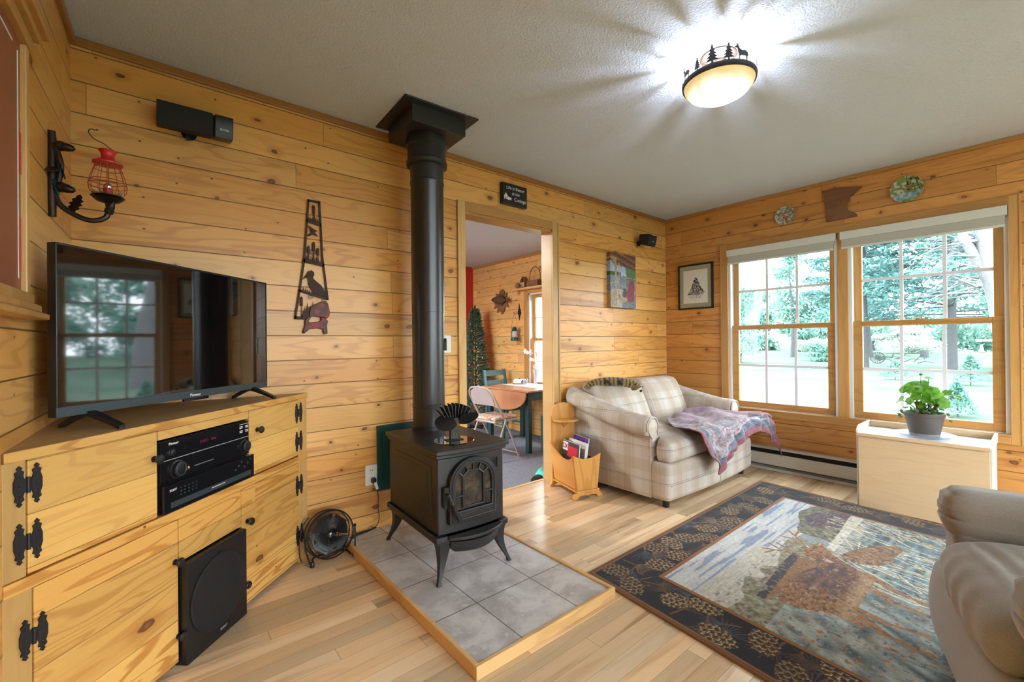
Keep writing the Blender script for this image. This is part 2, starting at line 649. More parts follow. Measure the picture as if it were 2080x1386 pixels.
M_REDWOOD = wood_obj('reddish_wood', 2, 1, (0.30, 0.10, 0.035), (0.27, 0.085, 0.03), (0.18, 0.05, 0.02), rough=0.35)

M_BLACK = plain('stove_black_steel', (0.022, 0.021, 0.021), 0.42, 0.0, 0.5, 60, 0.15, 0.03)
M_PIPE = plain('stove_pipe_steel', (0.018, 0.018, 0.019), 0.30, 0.0, 0.6, 8, 0.1)
M_IRON = plain('black_iron', (0.015, 0.015, 0.016), 0.45, 0.2, 0.5, 40, 0.1)
M_BRONZE = plain('dark_bronze', (0.035, 0.022, 0.016), 0.4, 0.6, 0.5, 30, 0.2)
M_SILH = plain('lamp_dark_metal', (0.03, 0.026, 0.028), 0.5, 0.3, 0.5, 30, 0.2)
M_BPLAST = plain('black_plastic', (0.010, 0.010, 0.012), 0.35, nscale=80)
M_BGLOSS = plain('black_gloss_plastic', (0.008, 0.008, 0.010), 0.12, nscale=80, spec=0.6)
M_GRILLE = plain('black_grille_cloth', (0.008, 0.008, 0.009), 0.8, nscale=400, namt=0.4, bump=0.2)
M_BEZEL = plain('grey_blue_bezel', (0.035, 0.05, 0.06), 0.3, nscale=50)
M_WHITE = plain('white_plastic', (0.80, 0.78, 0.74), 0.4, nscale=20, namt=0.02)
M_CHROME = plain('bright_metal', (0.7, 0.7, 0.72), 0.22, 1.0, nscale=10, namt=0.03)
M_LETTER = plain('white_lettering', (0.82, 0.82, 0.80), 0.5, namt=0.02)
M_SILVER = plain('silver_lettering', (0.45, 0.46, 0.48), 0.35, 0.3, namt=0.02)
M_RED = plain('red_enamel', (0.55, 0.02, 0.015), 0.35, namt=0.1)
M_REDWIRE = plain('red_wire', (0.38, 0.05, 0.02), 0.4, namt=0.1)
M_BRASS = plain('brass', (0.75, 0.55, 0.20), 0.25, 1.0, namt=0.05)
M_GREENP = plain('dark_green_paint', (0.010, 0.055, 0.045), 0.35, nscale=6, namt=0.15)
M_REDWALL = plain('red_wall_paint', (0.50, 0.025, 0.015), 0.6, nscale=3, namt=0.05)
M_SHADE = plain('roller_shade_fabric', (0.48, 0.48, 0.42), 0.8, nscale=200, namt=0.05)
M_SHADEW = plain('roller_shade_header', (0.70, 0.71, 0.66), 0.5, nscale=20, namt=0.03)
M_VINYL = plain('white_vinyl', (0.78, 0.78, 0.76), 0.35, namt=0.02)
M_MUNTIN = plain('window_grille_bar', (0.80, 0.80, 0.86), 0.4, namt=0.03)
M_HEATER = plain('heater_enamel', (0.62, 0.60, 0.55), 0.35, namt=0.03)
M_DARK = plain('dark_cavity', (0.012, 0.012, 0.012), 0.9)
M_TEALP = plain('teal_chair_paint', (0.05, 0.16, 0.17), 0.4, nscale=8, namt=0.12)
M_DKGRN = plain('dark_green_table_paint', (0.015, 0.055, 0.055), 0.4, nscale=8, namt=0.12)
M_FOLD = plain('beige_folding_metal', (0.42, 0.36, 0.34), 0.4, nscale=10)
M_TERRA = plain('grey_pot', (0.10, 0.088, 0.078), 0.5, nscale=10)
M_SOIL = plain('potting_soil', (0.03, 0.018, 0.01), 0.95, nscale=90, namt=0.5)
M_STEM = plain('plant_stem', (0.10, 0.09, 0.03), 0.6)
M_CLEAR = None
M_TREEW = plain('tree_bark_pale', (0.17, 0.165, 0.17), 0.9, nscale=14, namt=0.35, bump=0.6)
M_TREED = plain('tree_bark_dark', (0.07, 0.075, 0.08), 0.9, nscale=10, namt=0.35)
M_SNOW = plain('white_paint_outdoor', (0.70, 0.74, 0.80), 0.5)
M_BLUEP = plain('blue_grey_paint', (0.22, 0.32, 0.50), 0.5)
M_MAG_P = plain('purple_cover', (0.12, 0.04, 0.28), 0.35)
M_MAG_K = plain('grey_black_cover', (0.06, 0.06, 0.065), 0.35)
M_MAG_R = plain('red_cover', (0.65, 0.03, 0.06), 0.35)
M_PAPER = plain('paper_white', (0.80, 0.77, 0.76), 0.6, namt=0.04)


def m_ceiling():
    t = NT('textured_ceiling')
    p = t.pos()
    n1 = t.noise(p, 95.0, 3.0, 0.6)
    n2 = t.noise(p, 140.0, 2.0, 0.5)
    h = t.add(t.sstep(n1, 0.45, 0.62), t.mul(n2, 0.4))
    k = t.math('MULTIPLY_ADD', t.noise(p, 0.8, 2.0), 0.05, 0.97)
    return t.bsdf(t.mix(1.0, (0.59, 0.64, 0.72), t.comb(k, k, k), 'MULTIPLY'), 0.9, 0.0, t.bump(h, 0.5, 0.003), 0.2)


def m_tile():
    t = NT('slate_tile')
    o = t.obj()
    P = t.sep(o)
    n1 = t.noise(o, 5.0, 5.0, 0.62, 0.6)
    n2 = t.noise(o, 26.0, 4.0, 0.6, 0.4)
    c = t.mix(t.sstep(n1, 0.34, 0.64), (0.44, 0.425, 0.43), (0.69, 0.685, 0.70))
    c = t.mix(t.mul(t.sstep(n2, 0.58, 0.72), 0.55), c, (0.38, 0.35, 0.35))
    c = t.mix(t.mul(t.sstep(n2, 0.42, 0.30), 0.45), c, (0.82, 0.81, 0.82))
    # joints: tile modules in x and y
    def joint(x, offs, mod):
        f = t.fract(t.div(t.sub(x, offs), mod))
        return t.sstep(t.mul(t.math('MINIMUM', f, t.sub(1.0, f)), mod), 0.0032, 0.0016)
    j = t.math('MAXIMUM', joint(P[0], -0.159, 0.304), joint(P[1], -0.357, 0.306))
    c = t.mix(t.mul(j, 0.85), c, (0.09, 0.08, 0.075))
    return t.bsdf(c, t.math('MULTIPLY_ADD', n2, 0.2, 0.24), 0.0, t.bump(t.sub(t.mul(n2, 0.25), j), 0.3, 0.002), 0.45)


def m_plaid():
    t = NT('plaid_upholstery')
    o = t.obj()
    P = t.sep(o)
    nr = t.n('ShaderNodeNewGeometry').outputs['True Normal']
    N = t.sep(nr)
    ax = t.math('GREATER_THAN', t.math('ABSOLUTE', N[0]), 0.72)
    az = t.math('GREATER_THAN', t.math('ABSOLUTE', N[2]), 0.80)
    u = t.add(t.mul(P[0], t.sub(1.0, ax)), t.mul(P[1], ax))
    v = t.add(t.mul(P[2], t.sub(1.0, az)), t.mul(P[1], az))

    def band(x, mod, off, half, soft=0.004):
        f = t.mul(t.math('ABSOLUTE', t.sub(t.fract(t.add(t.div(x, mod), off)), 0.5)), mod)
        return t.sstep(f, half + soft, half)
    c = (0.56, 0.50, 0.43)
    c = t.mix(t.mul(band(u, 0.21, 0.1, 0.030), 0.55), c, (0.44, 0.34, 0.24))
    c = t.mix(t.mul(band(u, 0.21, 0.55, 0.022), 0.45), c, (0.66, 0.61, 0.56))
    c = t.mix(t.mul(band(v, 0.23, 0.30, 0.040), 0.40), c, (0.42, 0.33, 0.24))
    c = t.mix(t.mul(band(u, 0.21, 0.33, 0.0012, 0.0012), 0.5), c, (0.25, 0.22, 0.22))
    c = t.mix(t.mul(band(v, 0.23, 0.72, 0.0015, 0.0015), 0.65), c, (0.17, 0.17, 0.19))
    c = t.mix(t.mul(band(v, 0.23, 0.765, 0.001, 0.0015), 0.5), c, (0.2, 0.2, 0.2))
    fine = t.fract(t.mul(u, 110.0))
    wv = t.noise(t.comb(t.mul(u, 260.0), t.mul(v, 260.0), 0), 1.0, 1.0)
    c = t.mix(t.mul(t.sstep(t.math('ABSOLUTE', t.sub(fine, 0.5)), 0.3, 0.1), 0.18), c, (0.35, 0.27, 0.20))
    k = t.math('MULTIPLY_ADD', wv, 0.3, 0.85)
    return t.bsdf(t.mix(1.0, c, t.comb(k, k, k), 'MULTIPLY'), 0.9, 0.0, t.bump(wv, 0.25, 0.001), 0.2, sheen=0.15)


def m_taupe():
    t = NT('taupe_upholstery')
    o = t.obj()
    n1 = t.noise(o, 330.0, 2.0)
    n2 = t.noise(o, 5.0, 3.0)
    k = t.math('MULTIPLY_ADD', n1, 0.5, t.math('MULTIPLY_ADD', n2, 0.10, 0.70))
    return t.bsdf(t.mix(1.0, (0.34, 0.305, 0.265), t.comb(k, k, k), 'MULTIPLY'), 0.85, 0.0, t.bump(n1, 0.3, 0.0015), 0.25, sheen=0.35)


def m_glass():
    t = NT('window_glass')
    tr = t.n('ShaderNodeBsdfTransparent')
    tr.inputs[0].default_value = (0.97, 0.985, 0.98, 1)
    gl = t.n('ShaderNodeBsdfGlossy')
    gl.inputs['Roughness'].default_value = 0.02
    lw = t.n('ShaderNodeLayerWeight')
    lw.inputs['Blend'].default_value = 0.5
    fr = t.math('MULTIPLY_ADD', t.math('POWER', lw.outputs['Facing'], 5.0), 0.6, 0.022)
    mx = t.n('ShaderNodeMixShader')
    t.t.links.new(fr, mx.inputs[0])
    t.t.links.new(tr.outputs[0], mx.inputs[1])
    t.t.links.new(gl.outputs[0], mx.inputs[2])
    t.t.links.new(mx.outputs[0], t.out.inputs['Surface'])
    return t.m


def m_attr(name, rough=0.9, nscale=300.0, amt=0.3, bump=0.3, sheen=0.0, spec=0.3):
    t = NT(name)
    n = t.noise(t.obj(), nscale, 2.0)
    k = t.math('MULTIPLY_ADD', n, 2 * amt, 1 - amt)
    return t.bsdf(t.mix(1.0, t.attr('Col'), t.comb(k, k, k), 'MULTIPLY'), rough, 0.0, t.bump(n, bump, 0.002) if bump else None, spec, sheen=sheen)


def m_leaf(name, a, b, rough=0.5, trans=0.35, scale=3.0):
    t = NT(name)
    nz = t.noise(t.pos(), scale, 2.0)
    c = t.mix(t.sstep(nz, 0.35, 0.65), a, b)
    d = t.n('ShaderNodeBsdfPrincipled')
    t.put(d.inputs['Base Color'], c)
    d.inputs['Roughness'].default_value = rough
    tl = t.n('ShaderNodeBsdfTranslucent')
    t.put(tl.inputs[0], c)
    mx = t.n('ShaderNodeMixShader')
    mx.inputs[0].default_value = trans
    t.t.links.new(d.outputs[0], mx.inputs[1])
    t.t.links.new(tl.outputs[0], mx.inputs[2])
    t.t.links.new(mx.outputs[0], t.out.inputs['Surface'])
    return t.m


M_CEIL = m_ceiling()
M_TILE = m_tile()
M_PLAID = m_plaid()
M_TAUPE = m_taupe()
M_GLASS = m_glass()
M_PAINTED = m_attr('painted_surface', 0.5, 120, 0.06, 0.0)
M_RUG = m_attr('woven_rug', 0.95, 420, 0.30, 0.5, 0.2, 0.1)
M_CLOTH = m_attr('printed_cloth', 0.9, 200, 0.15, 0.2, 0.2, 0.2)
M_PLUSH = m_attr('striped_plush', 1.0, 260, 0.35, 0.8, 0.4, 0.1)
M_LEAFG = m_leaf('geranium_leaf', (0.10, 0.30, 0.02), (0.18, 0.42, 0.04), 0.5, 0.45, 30)
M_LEAFD = m_leaf('small_dark_leaf', (0.05, 0.14, 0.03), (0.14, 0.24, 0.07), 0.5, 0.3, 40)
M_FIR = m_leaf('artificial_fir', (0.05, 0.15, 0.10), (0.15, 0.29, 0.21), 0.6, 0.1, 14)
M_PINE1 = m_leaf('white_pine_needles', (0.074, 0.186, 0.181), (0.149, 0.300, 0.280), 0.7, 0.3, 0.9)  # foliage and meadow colours lightened toward cyan to stand for bright outdoor haze
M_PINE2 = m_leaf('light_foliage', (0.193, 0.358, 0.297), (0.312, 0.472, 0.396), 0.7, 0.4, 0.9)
M_PINE3 = m_leaf('mid_foliage', (0.119, 0.272, 0.223), (0.223, 0.386, 0.314), 0.7, 0.4, 0.7)
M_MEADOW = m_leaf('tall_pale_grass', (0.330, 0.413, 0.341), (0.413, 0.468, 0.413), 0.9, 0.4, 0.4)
_t = NT('lawn_grass')
_nz = _t.noise(_t.pos(), 0.35, 4.0, 0.6)
_n2 = _t.noise(_t.pos(), 9.0, 3.0, 0.6)
_c = _t.mix(_t.sstep(_nz, 0.35, 0.65), (0.070, 0.120, 0.085), (0.110, 0.160, 0.122))
_c = _t.mix(_t.mul(_n2, 0.35), _c, (0.09, 0.16, 0.095))
M_LAWN = _t.bsdf(_c, 0.95, spec=0.1)
_t = NT('blue_grey_carpet')
_nz = _t.noise(_t.pos(), 90.0, 3.0, 0.7)
_c = _t.mix(_t.sstep(_nz, 0.3, 0.7), (0.15, 0.17, 0.21), (0.29, 0.32, 0.38))
M_CARPET = _t.bsdf(_c, 0.95, normal=_t.bump(_nz, 0.5, 0.003), spec=0.1)
_t = NT('television_screen')
M_SCREEN = _t.bsdf((0.003, 0.003, 0.004), 0.035, spec=0.5, ior=1.95)
_t = NT('stove_door_glass')
_nz = _t.noise(_t.obj(), 14.0, 4.0, 0.6, 0.5)
M_SOOT = _t.bsdf(_t.mix(_t.sstep(_nz, 0.4, 0.75), (0.03, 0.026, 0.022), (0.13, 0.10, 0.065)), 0.16, spec=0.6, ior=1.6)
_t = NT('mirror_black_disc')
M_DISC = _t.bsdf((0.01, 0.01, 0.012), 0.03, spec=1.0, ior=2.6)
_t = NT('lamp_bowl_glass')
_P = _t.sep(_t.obj())
_rad = _t.math('SQRT', _t.add(_t.mul(_P[0], _P[0]), _t.mul(_P[1], _P[1])))
_nz = _t.noise(_t.obj(), 9.0, 3.0, 0.6, 1.0)
_f = _t.sstep(_t.add(_rad, _t.mul(_nz, .03)), 0.125, 0.162)
_c = _t.mix(_f, (1.0, 0.93, 0.74), (0.46, 0.33, 0.13))
_c = _t.mix(_t.mul(_t.sstep(_nz, 0.60, 0.72), 0.4), _c, (0.42, 0.36, 0.10))
M_BOWL = _t.bsdf((0.45, 0.40, 0.28), 0.25, emit=_c, estr=0.50)
_t = NT('clear_plastic')
_tr = _t.n('ShaderNodeBsdfTransparent')
_tr.inputs[0].default_value = (0.93, 0.94, 0.97, 1)
_gl = _t.n('ShaderNodeBsdfPrincipled')
_gl.inputs['Base Color'].default_value = (0.75, 0.77, 0.85, 1)
_gl.inputs['Roughness'].default_value = 0.15
_mx = _t.n('ShaderNodeMixShader')
_mx.inputs[0].default_value = 0.3
_t.t.links.new(_tr.outputs[0], _mx.inputs[1])
_t.t.links.new(_gl.outputs[0], _mx.inputs[2])
_t.t.links.new(_mx.outputs[0], _t.out.inputs['Surface'])
M_CLEAR = _t.m

# ================================================================== THE ROOM
LWX = lambda y: XL + LSL * y
DX0, DX1, DZ = 1.714, 2.565, 2.05         # doorway
DF = -0.17                                # dining floor level

m = MB()
m.add([(LWX(YR) - .05, YR, -.12), (XW, YR, -.12), (XW, .116, -.12), (XL - .05, .116, -.12), (LWX(YR) - .05, YR, 0), (XW, YR, 0), (XW, .116, 0), (XL - .05, .116, 0)],
      [(0, 3, 2, 1), (4, 5, 6, 7), (0, 1, 5, 4), (1, 2, 6, 5), (2, 3, 7, 6), (3, 0, 4, 7)])
struct(m.build('floor', M_FLOOR, smooth=0))
struct(boxo('floor', M_CARPET, None, -1.2, XW, .116, 3.6, DF - .1, DF))
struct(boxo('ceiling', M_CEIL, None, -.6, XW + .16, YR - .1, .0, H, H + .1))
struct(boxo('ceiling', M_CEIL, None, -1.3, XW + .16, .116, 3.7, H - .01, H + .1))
wall_slab('wall_back', M_MAIN, 1, 0.0, 0.116, -1.3, XW, DF - .1, H + .1, [(DX0 - .014, DX1 + .014, DF - .2, DZ + .014)])
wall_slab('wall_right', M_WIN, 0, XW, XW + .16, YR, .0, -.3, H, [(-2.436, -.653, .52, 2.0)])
wall_slab('wall_right', M_DIN, 0, XW, XW + .16, .0, 3.7, -.3, H, [(.70, 2.20, .52, 1.86)])
wall_slab('wall_rear', M_MAIN, 1, YR - .16, YR, -.7, XW + .16, -.1, H, [(.1, 3.8, .1, 2.2)])  # rear opening behind the camera made larger for more daylight
wall_slab('wall_dining_back', M_REDWALL, 1, 3.6, 3.7, -1.3, XW, DF - .1, H)
wall_slab('wall_dining_left', M_CEIL, 0, -1.36, -1.2, .116, 3.7, DF - .1, H, [(.5, 3.3, -.05, 2.15)])  # out-of-view wall, opened up and kept pale to brighten the dining room
m = MB()
m.prism([(XL, .0), (LWX(YR), YR), (LWX(YR) - .12, YR), (XL - .12, .0)], -.1, H, lambda a, b, d: (a, b, d))
M_LEFTW = boards('pine_boards_left', 1, 2, third=2.0, streak=0.35, knots=0.4)
struct(m.build('wall_left', M_LEFTW, smooth=0))

# ceiling molding
struct(boxo('trim_1', M_CROWN, None, XL, XW, -.016, 0, 2.405, H, .003))
struct(boxo('trim_2', M_TRIMY, None, XW - .016, XW, YR, -.016, 2.412, H, .003))
m = MB()
m.prism([(XL, -.016), (LWX(YR), YR), (LWX(YR) + .016, YR), (XL + .016, -.016)], 2.405, H, lambda a, b, d: (a, b, d))
struct(m.build('trim_3', M_CROWN, smooth=0))
struct(boxo('trim_4', M_TRIMY, None, XW - .016, XW, .116, 3.6, 2.39, H - .01, .003))

# doorway casing and lining
m = MB()
m.box(DX0 - .061, DX0, -.019, 0, 0, DZ + .086)
struct(m.build('trim_5', M_CASEV, bevel=.004, smooth=0))
m = MB().box(DX1, DX1 + .075, -.019, 0, 0, DZ + .086)
m.box(DX1 + .058, DX1 + .075, -.026, -.019, 0, DZ + .086)
struct(m.build('trim_6', M_CASEV, bevel=.004, smooth=0))
m = MB().box(DX0, DX1, -.019, 0, DZ + .02, DZ + .086)
struct(m.build('trim_7', M_TRIMX, bevel=.004, smooth=0))
m = MB().box(DX0 - .014, DX0, 0, .116, DF, DZ + .014).box(DX1, DX1 + .014, 0, .116, DF, DZ + .014)
struct(m.build('trim_8', M_CASEV, smooth=0))
struct(boxo('trim_9', M_TRIMX, None, DX0, DX1, 0, .116, DZ, DZ + .014))
struct(boxo('trim_10', M_HEARTHWOOD, None, DX0, DX1, .1, .13, DF + .001, .003))


# ------------------------------------------------------------------ windows
def double_hung(root, y_hi, y_lo, z0, z1, rail_z, grille=True, front=0.0, jamb=True):
    """one double hung unit in the wall x = XW; y_hi is the edge nearer the corner"""
    x = XW + front
    if jamb:
        m = MB()
        m.box(x + .005, x + .125, y_hi - .022, y_hi, z0, z1).box(x + .005, x + .125, y_lo, y_lo + .022, z0, z1)
        m.box(x + .005, x + .125, y_lo, y_hi, z1 - .02, z1)
        m.build('window_jamb', M_VINYL, root, smooth=0)
    a, b = y_lo + .022, y_hi - .022
    for k, (zb, zt, xs, sw, bw, tw) in enumerate([(z0 + .012, rail_z + .022, x + .030, .058, .052, .040), (rail_z - .020, z1 - .02, x + .068, .050, .040, .045)]):
        f = MB()
        f.box(xs, xs + .034, a, a + sw, zb, zt).box(xs, xs + .034, b - sw, b, zb, zt)
        f.box(xs, xs + .034, a + sw, b - sw, zb, zb + bw).box(xs, xs + .034, a + sw, b - sw, zt - tw, zt)
        f.build('window_sash', M_CASEY if k else M_TRIMY, root, smooth=0, bevel=.003)
        MB().box(xs + .016, xs + .019, a + sw, b - sw, zb + bw, zt - tw).build('glass', M_GLASS, root, smooth=0)
        if grille:
            g = MB()
            ga, gb, gz0, gz1 = a + sw, b - sw, zb + bw, zt - tw
            for q in (1, 2):
                yy = ga + (gb - ga) * q / 3
                g.box(xs + .013, xs + .022, yy - .0105, yy + .0105, gz0, gz1)
            zz = (gz0 + gz1) / 2
            g.box(xs + .0135, xs + .0215, ga, gb, zz - .0105, zz + .0105)
            g.build('window_grille', M_MUNTIN, root, smooth=0)
    yc = (y_hi + y_lo) / 2
    lk = MB().box(x + .036, x + .062, yc - .035, yc + .035, rail_z + .022, rail_z + .028)
    lk.cyl((x + .05, yc, rail_z + .028), (x + .05, yc, rail_z + .036), .012)
    lk.tube([(x + .05, yc, rail_z + .036), (x + .035, yc + .03, rail_z + .040), (x + .03, yc + .05, rail_z + .036)], .005, 6)
    lk.build('window_lock', M_CHROME, root)


def win_root(name):
    o = bpy.data.objects.new(name, None)
    COL.objects.link(o)
    return struct(o)


w1 = win_root('window_1')
double_hung(w1, -.653, -1.52, .52, 2.0, 1.268)
double_hung(w1, -1.59, -2.436, .52, 2.0, 1.268)
MB().box(XW - .004, XW + .125, -1.59, -1.52, .52, 2.0).build('mullion', M_CASEY, w1, smooth=0, bevel=.004)
m = MB().box(XW - .018, XW, -.657, -.589, .462, 2.062).box(XW - .018, XW, -2.49, -2.436, .462, 2.062)
m.box(XW - .022, XW - .018, -.600, -.589, .462, 2.062).box(XW - .022, XW - .018, -2.49, -2.479, .462, 2.062)
m.build('casing', M_CASEY, w1, smooth=0, bevel=.003)
m = MB().box(XW - .018, XW, -2.436, -.657, 2.0, 2.062).box(XW - .018, XW, -2.436, -.657, .462, .512)
m.build('casing', M_TRIMY, w1, smooth=0, bevel=.003)
MB().box(XW - .024, XW + .035, -2.44, -.65, .510, .526).build('window_stool', M_TRIMY, w1, smooth=0, bevel=.003)
MB().box(XW + .025, XW + .125, -2.436, -.653, .50, .53).build('window_sill', M_VINYL, w1, smooth=0)

w2 = win_root('window_2')
double_hung(w2, 2.20, 1.47, .52, 1.86, 1.19, grille=True)
double_hung(w2, 1.43, .70, .52, 1.86, 1.19, grille=True)
MB().box(XW - .004, XW + .125, 1.43, 1.47, .52, 1.86).build('mullion', M_CASEY, w2, smooth=0)
m = MB().box(XW - .018, XW, 2.20, 2.285, .45, 1.912).box(XW - .018, XW, .60, .70, .45, 1.912)
m.build('casing', M_CASEY, w2, smooth=0, bevel=.003)
MB().box(XW - .018, XW, .70, 2.20, 1.86, 1.912).box(XW - .018, XW, .70, 2.20, .45, .52).build('casing', M_TRIMY, w2, smooth=0, bevel=.003)

for nm, hole, ax in (('window_3_enlarged', (.1, 3.8, .1, 2.2), 1), ('window_4_added', (.5, 3.3, -.05, 2.15), 0)):  # unseen openings: rear one enlarged and dining one added to let in more light
    w = win_root(nm)
    a, b, z0, z1 = hole
    f = MB()
    mid = (a + b) / 2
    for (p, q, zz0, zz1) in ((a, a + .06, z0, z1), (b - .06, b, z0, z1), (mid - .04, mid + .04, z0, z1), (a, b, z0, z0 + .06), (a, b, z1 - .06, z1)):
        if ax == 1:
            f.box(p, q, YR - .11, YR - .06, zz0, zz1)
        else:
            f.box(-1.31, -1.26, p, q, zz0, zz1)
    f.build('window_frame', M_VINYL, w, smooth=0)
    g = MB()
    if ax == 1:
        g.box(a, b, YR - .088, YR - .084, z0, z1)
    else:
        g.box(-1.288, -1.284, a, b, z0, z1)
    g.build('glass', M_GLASS, w, smooth=0)

# roller shades
for nm_y0, nm_y1, drop, lab in ((-.657, -1.515, 1.860, 'grey-green roller shade rolled up over the left window pane, by the pencil drawing'), (-1.545, -2.432, 1.862, 'grey-green roller shade rolled up over the right window pane, above the potted geranium')):
    t = thing('roller_shade', lab, 'roller shade', (XW, (nm_y0 + nm_y1) / 2, 1.87), group=None)
    h = abs(nm_y1 - nm_y0) / 2
    MB().box(-.038, -.002, -h, h, .070, .132).build('header', M_SHADEW, t, smooth=0, bevel=.003)
    MB().cyl((-.018, -h + .01, .062), (-.018, h - .01, .062), .019, n=20).build('roll', M_SHADE, t)
    MB().box(-.0375, -.0365, -h + .012, h - .012, .008, .064).build('fabric', M_SHADE, t, smooth=0)
    MB().box(-.041, -.033, -h + .010, h - .010, -.006, .010).build('bottom_rail', M_SHADEW, t, smooth=0, bevel=.002)

# baseboard heater
t = thing('baseboard_heater', 'long low beige electric baseboard heater under the big window', 'heater', (XW, -1.45, 0))
m = MB()
prof = [(0, .025), (0, .205), (-.045, .205), (-.058, .196), (-.062, .188), (-.01, .188), (-.01, .04), (-.035, .025)]
m.prism(prof, -.85, .83, lambda a, b, d: (a, d, b))
m.build('housing', M_HEATER, t, smooth=0)
MB().box(-.066, -.060, -.84, .82, .055, .150).box(-.066, -.05, -.84, .82, .148, .152).box(-.066, -.05, -.84, .82, .053, .057).build('front_panel', M_HEATER, t, smooth=0, bevel=.002)
MB().box(-.050, -.012, -.83, .81, .045, .180).build('dark_slot_fill', M_DARK, t, smooth=0)  # solid near-black block, its colour standing for the shade inside the slots
MB().box(-.064, -.0, -.85, -.84, .02, .2).box(-.064, -.0, .82, .835, .02, .2).box(-.062, -.02, -.84, .82, .003, .026).build('end_caps', M_HEATER, t, smooth=0)

# ================================================================== CORNER CABINET
CAB0 = Vector((0.674, -0.010, 0))
CAB_R = math.atan2(-.704, -.710)
t = thing('corner_cabinet', 'low built-in knotty pine corner cabinet with black iron hinges, under the television', 'cabinet', CAB0, CAB_R)
CM = Matrix.Translation(CAB0) @ Matrix.Rotation(CAB_R, 4, 'Z')
CI = CM.inverted()


def cl(x, y):
    p = CI @ Vector((x, y, 0))
    return (p.x, p.y)


SE = 1.330
cor = cl(XL + .004, -.010)
endl = cl(LWX(-.93) + .006, -.93)
plan = [(0.0, 0.0), (SE, 0.0), cor]
top = MB().prism([(0.0, 0.004), (SE, 0.004), (SE - .01, -.02), cor], .862, .888, lambda a, b, d: (a, b, d))
M_CABTOP = wood_obj('cabinet_top_pine', 0, 1, (0.50, 0.34, 0.17), (0.46, 0.30, 0.14), (0.32, 0.19, 0.08), rough=.5, pitch=.14, phase=0, groove=.012, gdepth=.5)
top.build('countertop', [M_CABTOP], t, smooth=0, bevel=.002)
MB().box(0, SE, .0045, .0065, .862, .8875).build('top_edging', M_CAB, t, smooth=0)
body = MB()
for bb in ((0, .077, 0, .862), (1.280, SE, .565, .862), (1.268, SE, 0, .530)):
    MB().box(bb[0], bb[1], -.02, 0, bb[2], bb[3]).build('stile', M_CABV, t, smooth=0, bevel=.002)
MB().box(0, SE, -.03, .004, .530, .563).build('shelf_edge', M_CAB, t, smooth=0, bevel=.002)
MB().box(.458, .904, -.02, .0, .826, .862).build('fixed_panel', M_CAB, t, smooth=0, bevel=.0015)
MB().box(.508, .823, -.02, 0, .372, .530).build('fixed_panel', M_CAB, t, smooth=0, bevel=.0015)
car = MB()
car.box(.44, .456, -.34, -.02, .563, .84).box(.906, .92, -.34, -.02, .563, .84).box(.44, .92, -.345, -.335, .563, .85)
car.box(.495, .506, -.34, -.02, 0, .372).box(.825, .836, -.34, -.02, 0, .372).box(.49, .84, -.35, -.34, 0, .38)
car.box(.2, 1.1, -.34, -.02, .535, .560).box(.44, .92, -.34, -.02, .828, .84)
car.box(.09, .45, -.03, -.022, 0.02, .86).box(.91, 1.28, -.03, -.022, 0.02, .86)
car.build('carcass', M_DARKWOOD, t, smooth=0)


def knob(parent, s, z):
    m = MB().lathe([(.010, 0), (.010, .002), (.005, .004), (.006, .014), (.014, .018), (.0165, .024), (.013, .029), (.002, .031)], (s, .001, z), 18, (0, 1, 0))
    m.build('knob', M_IRON, parent)


def hinge(parent, s, z):
    m = MB()
    for sg in (-1, 1):
        o = []
        half = [(.0, .052), (.006, .046), (.003, .041), (.010, .036), (.0075, .026), (.012, .012)]
        pts = [(sg * (.019) + a, b) for a, b in half] + [(sg * .019 + a, -b) for a, b in half[::-1]] + [(sg * .019 - a, -b) for a, b in half[1:]] + [(sg * .019 - a, b) for a, b in half[::-1][:-1]]
        m.prism(pts, .0015, .005, lambda a, b, d: (s + a, d, z + b))
    m.box(s - .018, s + .018, .0015, .0045, z - .017, z + .017)
    m.cyl((s, .004, z - .02), (s, .004, z + .02), .0045, n=10)
    for sg in (-1, 1):
        for zz in (-.026, 0, .026):
            m.ball((s + sg * .019, .005, z + zz), .0025, 8)
    m.build('hinge', M_IRON, parent)


for (s0, s1, z0, z1, hs, hz, ks, kz) in (
        (.080, .455, .568, .860, .079, (.790, .642), .405, .766),
        (.908, 1.277, .568, .860, 1.278, (.797, .652), .921, .768),
        (.080, .505, .022, .527, .078, (.411, .152), .474, .380),
        (.827, 1.265, .022, .527, 1.267, (.405, .140), .841, .383)):
    d = MB().box(s0, s1, -.018, .001, z0, z1).build('door', M_CAB, t, smooth=0, bevel=.002)
    for z in hz:
        hinge(d, hs, z)
    knob(d, ks, kz)
    if z0 < .3:
        knob(d, ks + (.022 if ks < .5 else -.012), .115)

# receiver and disc player in the cabinet
def equip(name, label, cat, s0, s1, z0, z1, yf):
    c = ((s0 + s1) / 2)
    p = CM @ Vector((c, 0, z0))
    e = thing(name, label, cat, p, CAB_R)
    return e, (s1 - s0) / 2, z1 - z0


RT, UP = (-1, 0, 0), (0, 0, 1)
e, hw, hh = equip('av_receiver', 'black stereo receiver with two round dials, in the cabinet opening', 'stereo receiver', .462, .898, .671, .818, 0)
MB().box(-hw, hw, -.31, -.004, .0, hh).build('case', M_BPLAST, e, smooth=0, bevel=.002)
MB().box(-hw, hw, -.004, .004, .004, hh - .002).build('front_panel', M_BGLOSS, e, smooth=0, bevel=.0015)
MB().box(-hw + .004, hw - .01, .004, .0052, .078, .0805).build('metal_strip', M_SILVER, e, smooth=0)
sc = .68


